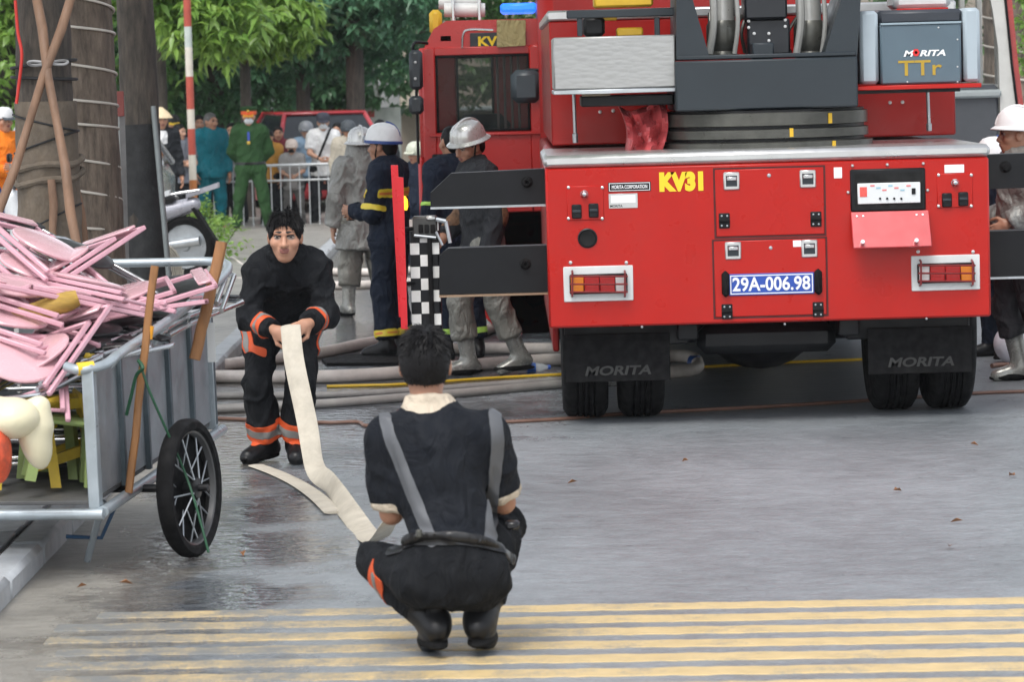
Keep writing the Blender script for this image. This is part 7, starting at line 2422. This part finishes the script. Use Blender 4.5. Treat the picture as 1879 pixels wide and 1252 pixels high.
mb = MB(); mb.bx(xv0 - .02, xv1 - .18, YV, YV + 5, zb_ + 1.05, zb_ + 1.25, .06); mb.build('roof', van_w, vb)
mb = MB(); mb.bx(xv1 - .08, xv1 - .02, YV + .12, YV + 5, .35, zb_, .02); mb.bx(xv0 - .0, xv0 + .06, YV + .12, YV + 5, .35, zb_, .02); mb.build('side_panel', van_w, vb)
for i in range(4):
    for xx in (xv1 - .07, xv0 + .01):
        MB().bx(xx, xx + .05, YV + .8 + i * 1.25, YV + .9 + i * 1.25, zb_, zb_ + 1.06, .01).build('window_post', van_w, vb)
MB().bx(xv0 + .06, xv1 - .08, YV + .1, YV + 5, .5, .6).build('floor', van_d, vb)
for yy in (YV + .9, YV + 4.1):
    for xx in (xv1 - .15, xv0 + .15):
        w_ = MB().lathe((xx, yy, .34), (1, 0, 0), [(.2, -.1), (.33, -.1), (.34, -.05), (.34, .05), (.33, .1), (.2, .1)], 24).build('wheel', rub, vb)
        MB().lathe((xx, yy, .34), (1, 0, 0), [(0, -.08), (.2, -.08), (.2, .08), (0, .08)], 16).build('rim', galv, w_)
# wire wrapped tree beyond it
Yw = 42.0; q = at(1855, 80, Yw)
tree('street_tree', (q.x, Yw), 5.5, .33, [((q.x - .8, Yw, 6.6), (2.3, 2.0, 1.4)), ((q.x + 1.2, Yw + .6, 6.8), (2.0, 1.8, 1.3))], LM['mid'], 'thick street tree wound with pale wire beyond the minibus', 800, 105, L0=.2)
mb = MB(); mb.tube(cord_helix(q.x, Yw, .355, .1, 4.0, 12, .2, seed=7), .012, 8)
tagp(mb.build('rope_light', wire_m), 'pale wire spiralling round the thick tree beyond the minibus', 'rope light')
rr_t = np.random.default_rng(77)
t_ = thing('shrub', (at(1885, 200, 38).x, 38, .1), 'bright leafy branch hanging at the right street edge', 'plant')
leaves('foliage', limb_tips(np.array(at(1905, 40, 38.0)), (.25, .3, .55), 60, rr_t), LM['bright'], t_, 8, .12, .03, .6, 3)

# ------------------------------------------------------------------ trees and wall closing the view
BG = 'leafy trees behind the onlookers'
def bt(px, Y_, h_tr, r0, crowns, lm, label, n, seed, L0=.19, W0=.045, bark=None):
    x = at(px, 300, Y_).x
    return tree('leafy_tree', (x, Y_), h_tr, r0, [((x + dx, Y_ + dy, z), r) for (dx, dy, z, r) in crowns], lm, label, n, seed, L0=L0, W0=W0, bark=bark2, group=BG)
bt(300, 47.5, 3.9, .09, [(.55, -.8, 3.1, (.9, .8, .75)), (.2, -.3, 3.9, (1.1, 1.0, .7)), (.95, -1.2, 2.75, (.45, .5, .5))], LM['bright'], 'bright green mango tree drooping over the striped pole', 520, 201, .26, .04)
bt(455, 50.5, 3.6, .08, [(.1, -.6, 3.0, (.75, .7, .65)), (.5, -.5, 2.8, (.55, .5, .55)), (0, 0, 3.8, (1.0, .9, .7))], LM['bright'], 'bright mango tree with reddish new leaves above the police officer', 460, 202, .26, .04)
bt(560, 56, 4.0, .12, [(-.5, 0, 3.2, (1.5, 1.1, 1.2)), (.8, .1, 3.0, (1.3, 1.0, 1.2)), (0, .3, 4.4, (1.8, 1.3, 1.1))], LM['blue'], 'dense blue green tree behind the man in the white T-shirt', 1500, 203)
bt(656, 55, 4.2, .15, [(.1, -.3, 3.1, (1.1, .9, .75)), (.5, -.1, 4.0, (1.5, 1.2, 1.0)), (-.5, 0, 3.5, (.9, .8, .8))], LM['blue'], 'dark trunked tree in front of the white notice board', 1000, 204, bark=bark2)
bt(400, 58, 3.8, .14, [(0, 0, 2.4, (1.9, 1.2, 1.3)), (.6, .2, 3.8, (1.9, 1.3, 1.2)), (-1.6, .1, 3.0, (1.4, 1.2, 1.5))], LM['dark'], 'dark dense tree directly behind the teal man', 1700, 205)
bt(190, 55, 3.8, .14, [(0, 0, 2.6, (1.7, 1.2, 1.4)), (.4, .2, 4.0, (1.9, 1.3, 1.1)), (-1.6, .1, 3.2, (1.5, 1.2, 1.5))], LM['mid'], 'mid green tree behind the silver car', 1300, 206)
bt(20, 50, 3.8, .14, [(0, 0, 2.4, (1.5, 1.2, 1.5)), (.4, .2, 3.8, (1.7, 1.3, 1.1))], LM['bright'], 'bright green tree behind the orange shirted person', 900, 207)
bt(790, 62, 4.5, .15, [(-.3, 0, 3.7, (1.6, 1.2, .9)), (1.2, .2, 3.6, (1.7, 1.2, 1.0)), (0, .3, 4.8, (1.9, 1.3, 1.0)), (1.05, 0, 2.3, (.95, .9, 1.2))], LM['mid'], 'tall tree showing over the cab of the second fire engine', 1100, 208)
bt(300, 66, 4.0, .16, [(0, 0, 2.2, (2.6, 1.3, 1.6)), (.6, .2, 4.0, (2.6, 1.4, 1.4))], LM['dark'], 'dark far tree filling the gap behind the striped pole', 1500, 209, .24, .07)
bt(520, 66, 4.0, .16, [(0, 0, 2.2, (2.6, 1.3, 1.6)), (.6, .2, 4.0, (2.6, 1.4, 1.4))], LM['dark'], 'dark far tree filling the gap behind the police officer', 1500, 210, .24, .07)
bt(1840, 58, 4.5, .2, [(0, 0, 3.2, (2.6, 1.5, 1.8)), (1.5, .2, 4.6, (2.4, 1.4, 1.4))], LM['mid'], 'leafy tree far off beyond the wire wound trunk', 1300, 211)
bt(90, 68, 4.0, .16, [(0, 0, 2.4, (3.0, 1.3, 1.8)), (.6, .2, 4.2, (3.0, 1.4, 1.4))], LM['dark'], 'dark far tree closing the view behind the left street trees', 1500, 212, .24, .07)
# low wall and building
bw = mat('beige_render', (.42, .36, .29), .8, var=.12, vscale=2, dirt=.3, dirtcol=(.25, .22, .18))
bl = thing('building', (1.5, 76, 0), 'beige rendered building half hidden behind the trees', 'building')
x0b = at(735, 250, 72).x
mb = MB(); mb.bx(x0b, x0b + 22, 72, 82, 0, 8.5, .02); mb.build('wall', bw, bl)
for i in range(5):
    for z_ in (1.0, 4.2):
        xx = x0b + 2.0 + i * 3.6
        w_ = MB().bx(xx, xx + 1.4, 71.93, 72.02, z_, z_ + 1.7, .02).build('window', mat('dark_glass', (.02, .025, .03), .08), bl)
        for fx in (xx - .06, xx + .67, xx + 1.4): MB().bx(fx, fx + .06, 71.9, 71.95, z_ - .06, z_ + 1.76).build('window_frame', whitep, w_)
mb = MB(); mb.bx(x0b - .3, x0b + 22.3, 71.6, 82.3, 8.5, 8.8, .02); mb.build('roof_slab', mat('concrete_slab', (.3, .3, .29), .8), bl)
mb = MB(); a = at(722, 203, 71.0); mb.bx(a.x, a.x + 2.2, 70.6, 72, a.z - .03, a.z + .04, .01); mb.build('awning', mat('awning_grey', (.42, .48, .47), .5), bl)
a = at(666, 198, 66.0); b_ = at(738, 300, 66.0)
nb_ = thing('notice_board', ((a.x + b_.x) / 2, 66, 0), 'white notice board with a red patch behind the trees', 'notice board')
mb = MB(); mb.bx(a.x, b_.x, 66, 66.06, .5, a.z, .02); mb.build('board', mat('board_pale', (.50, .53, .50), .6), nb_)
mb = MB(); c = at(681, 209, 65.98); mb.bx(c.x - .06, c.x + .06, 65.985, 66.01, c.z - .06, c.z + .06, .004); mb.build('red_patch', mat('patch_red', (.40, .06, .05), .6), nb_)
for xx in (a.x + .05, b_.x - .05): MB().bx(xx - .03, xx + .03, 66.01, 66.07, 0, .6).build('leg', galv, nb_)
gw = thing('boundary_wall', (-8, 74, 0), 'grey boundary wall far behind the trees', 'wall')
mb = MB(); mb.bx(-32, x0b - .5, 74, 74.3, 0, 5.5, .02); mb.build('wall_face', mat('wall_grey', (.16, .18, .17), .8, var=.2, vscale=1.5), gw)
mb = MB(); mb.bx(-32, x0b - .5, 73.9, 74.4, 5.5, 5.7, .02); mb.build('coping', mat('concrete_slab', (.3, .3, .29), .8), gw)
# ------------------------------------------------------------------ rain mist in the air
hz_m = bpy.data.materials.new('rain_mist'); hz_m.use_nodes = True
hz_t = hz_m.node_tree; hz_t.nodes.clear()
hz_o = hz_t.nodes.new('ShaderNodeOutputMaterial'); hz_v = hz_t.nodes.new('ShaderNodeVolumePrincipled')
hz_v.inputs['Color'].default_value = (.86, .88, .90, 1); hz_v.inputs['Density'].default_value = .00035; hz_v.inputs['Anisotropy'].default_value = .2
hz_t.links.new(hz_v.outputs[0], hz_o.inputs['Volume'])
mb = MB(); mb.bx(-42, 42, -20, 95, -1.1, 11.0)
hz = mb.build('haze', hz_m, smooth=False); hz['kind'] = 'stuff'; hz['label'] = 'thin rain mist hanging over the wet street'
hz['category'] = 'haze'
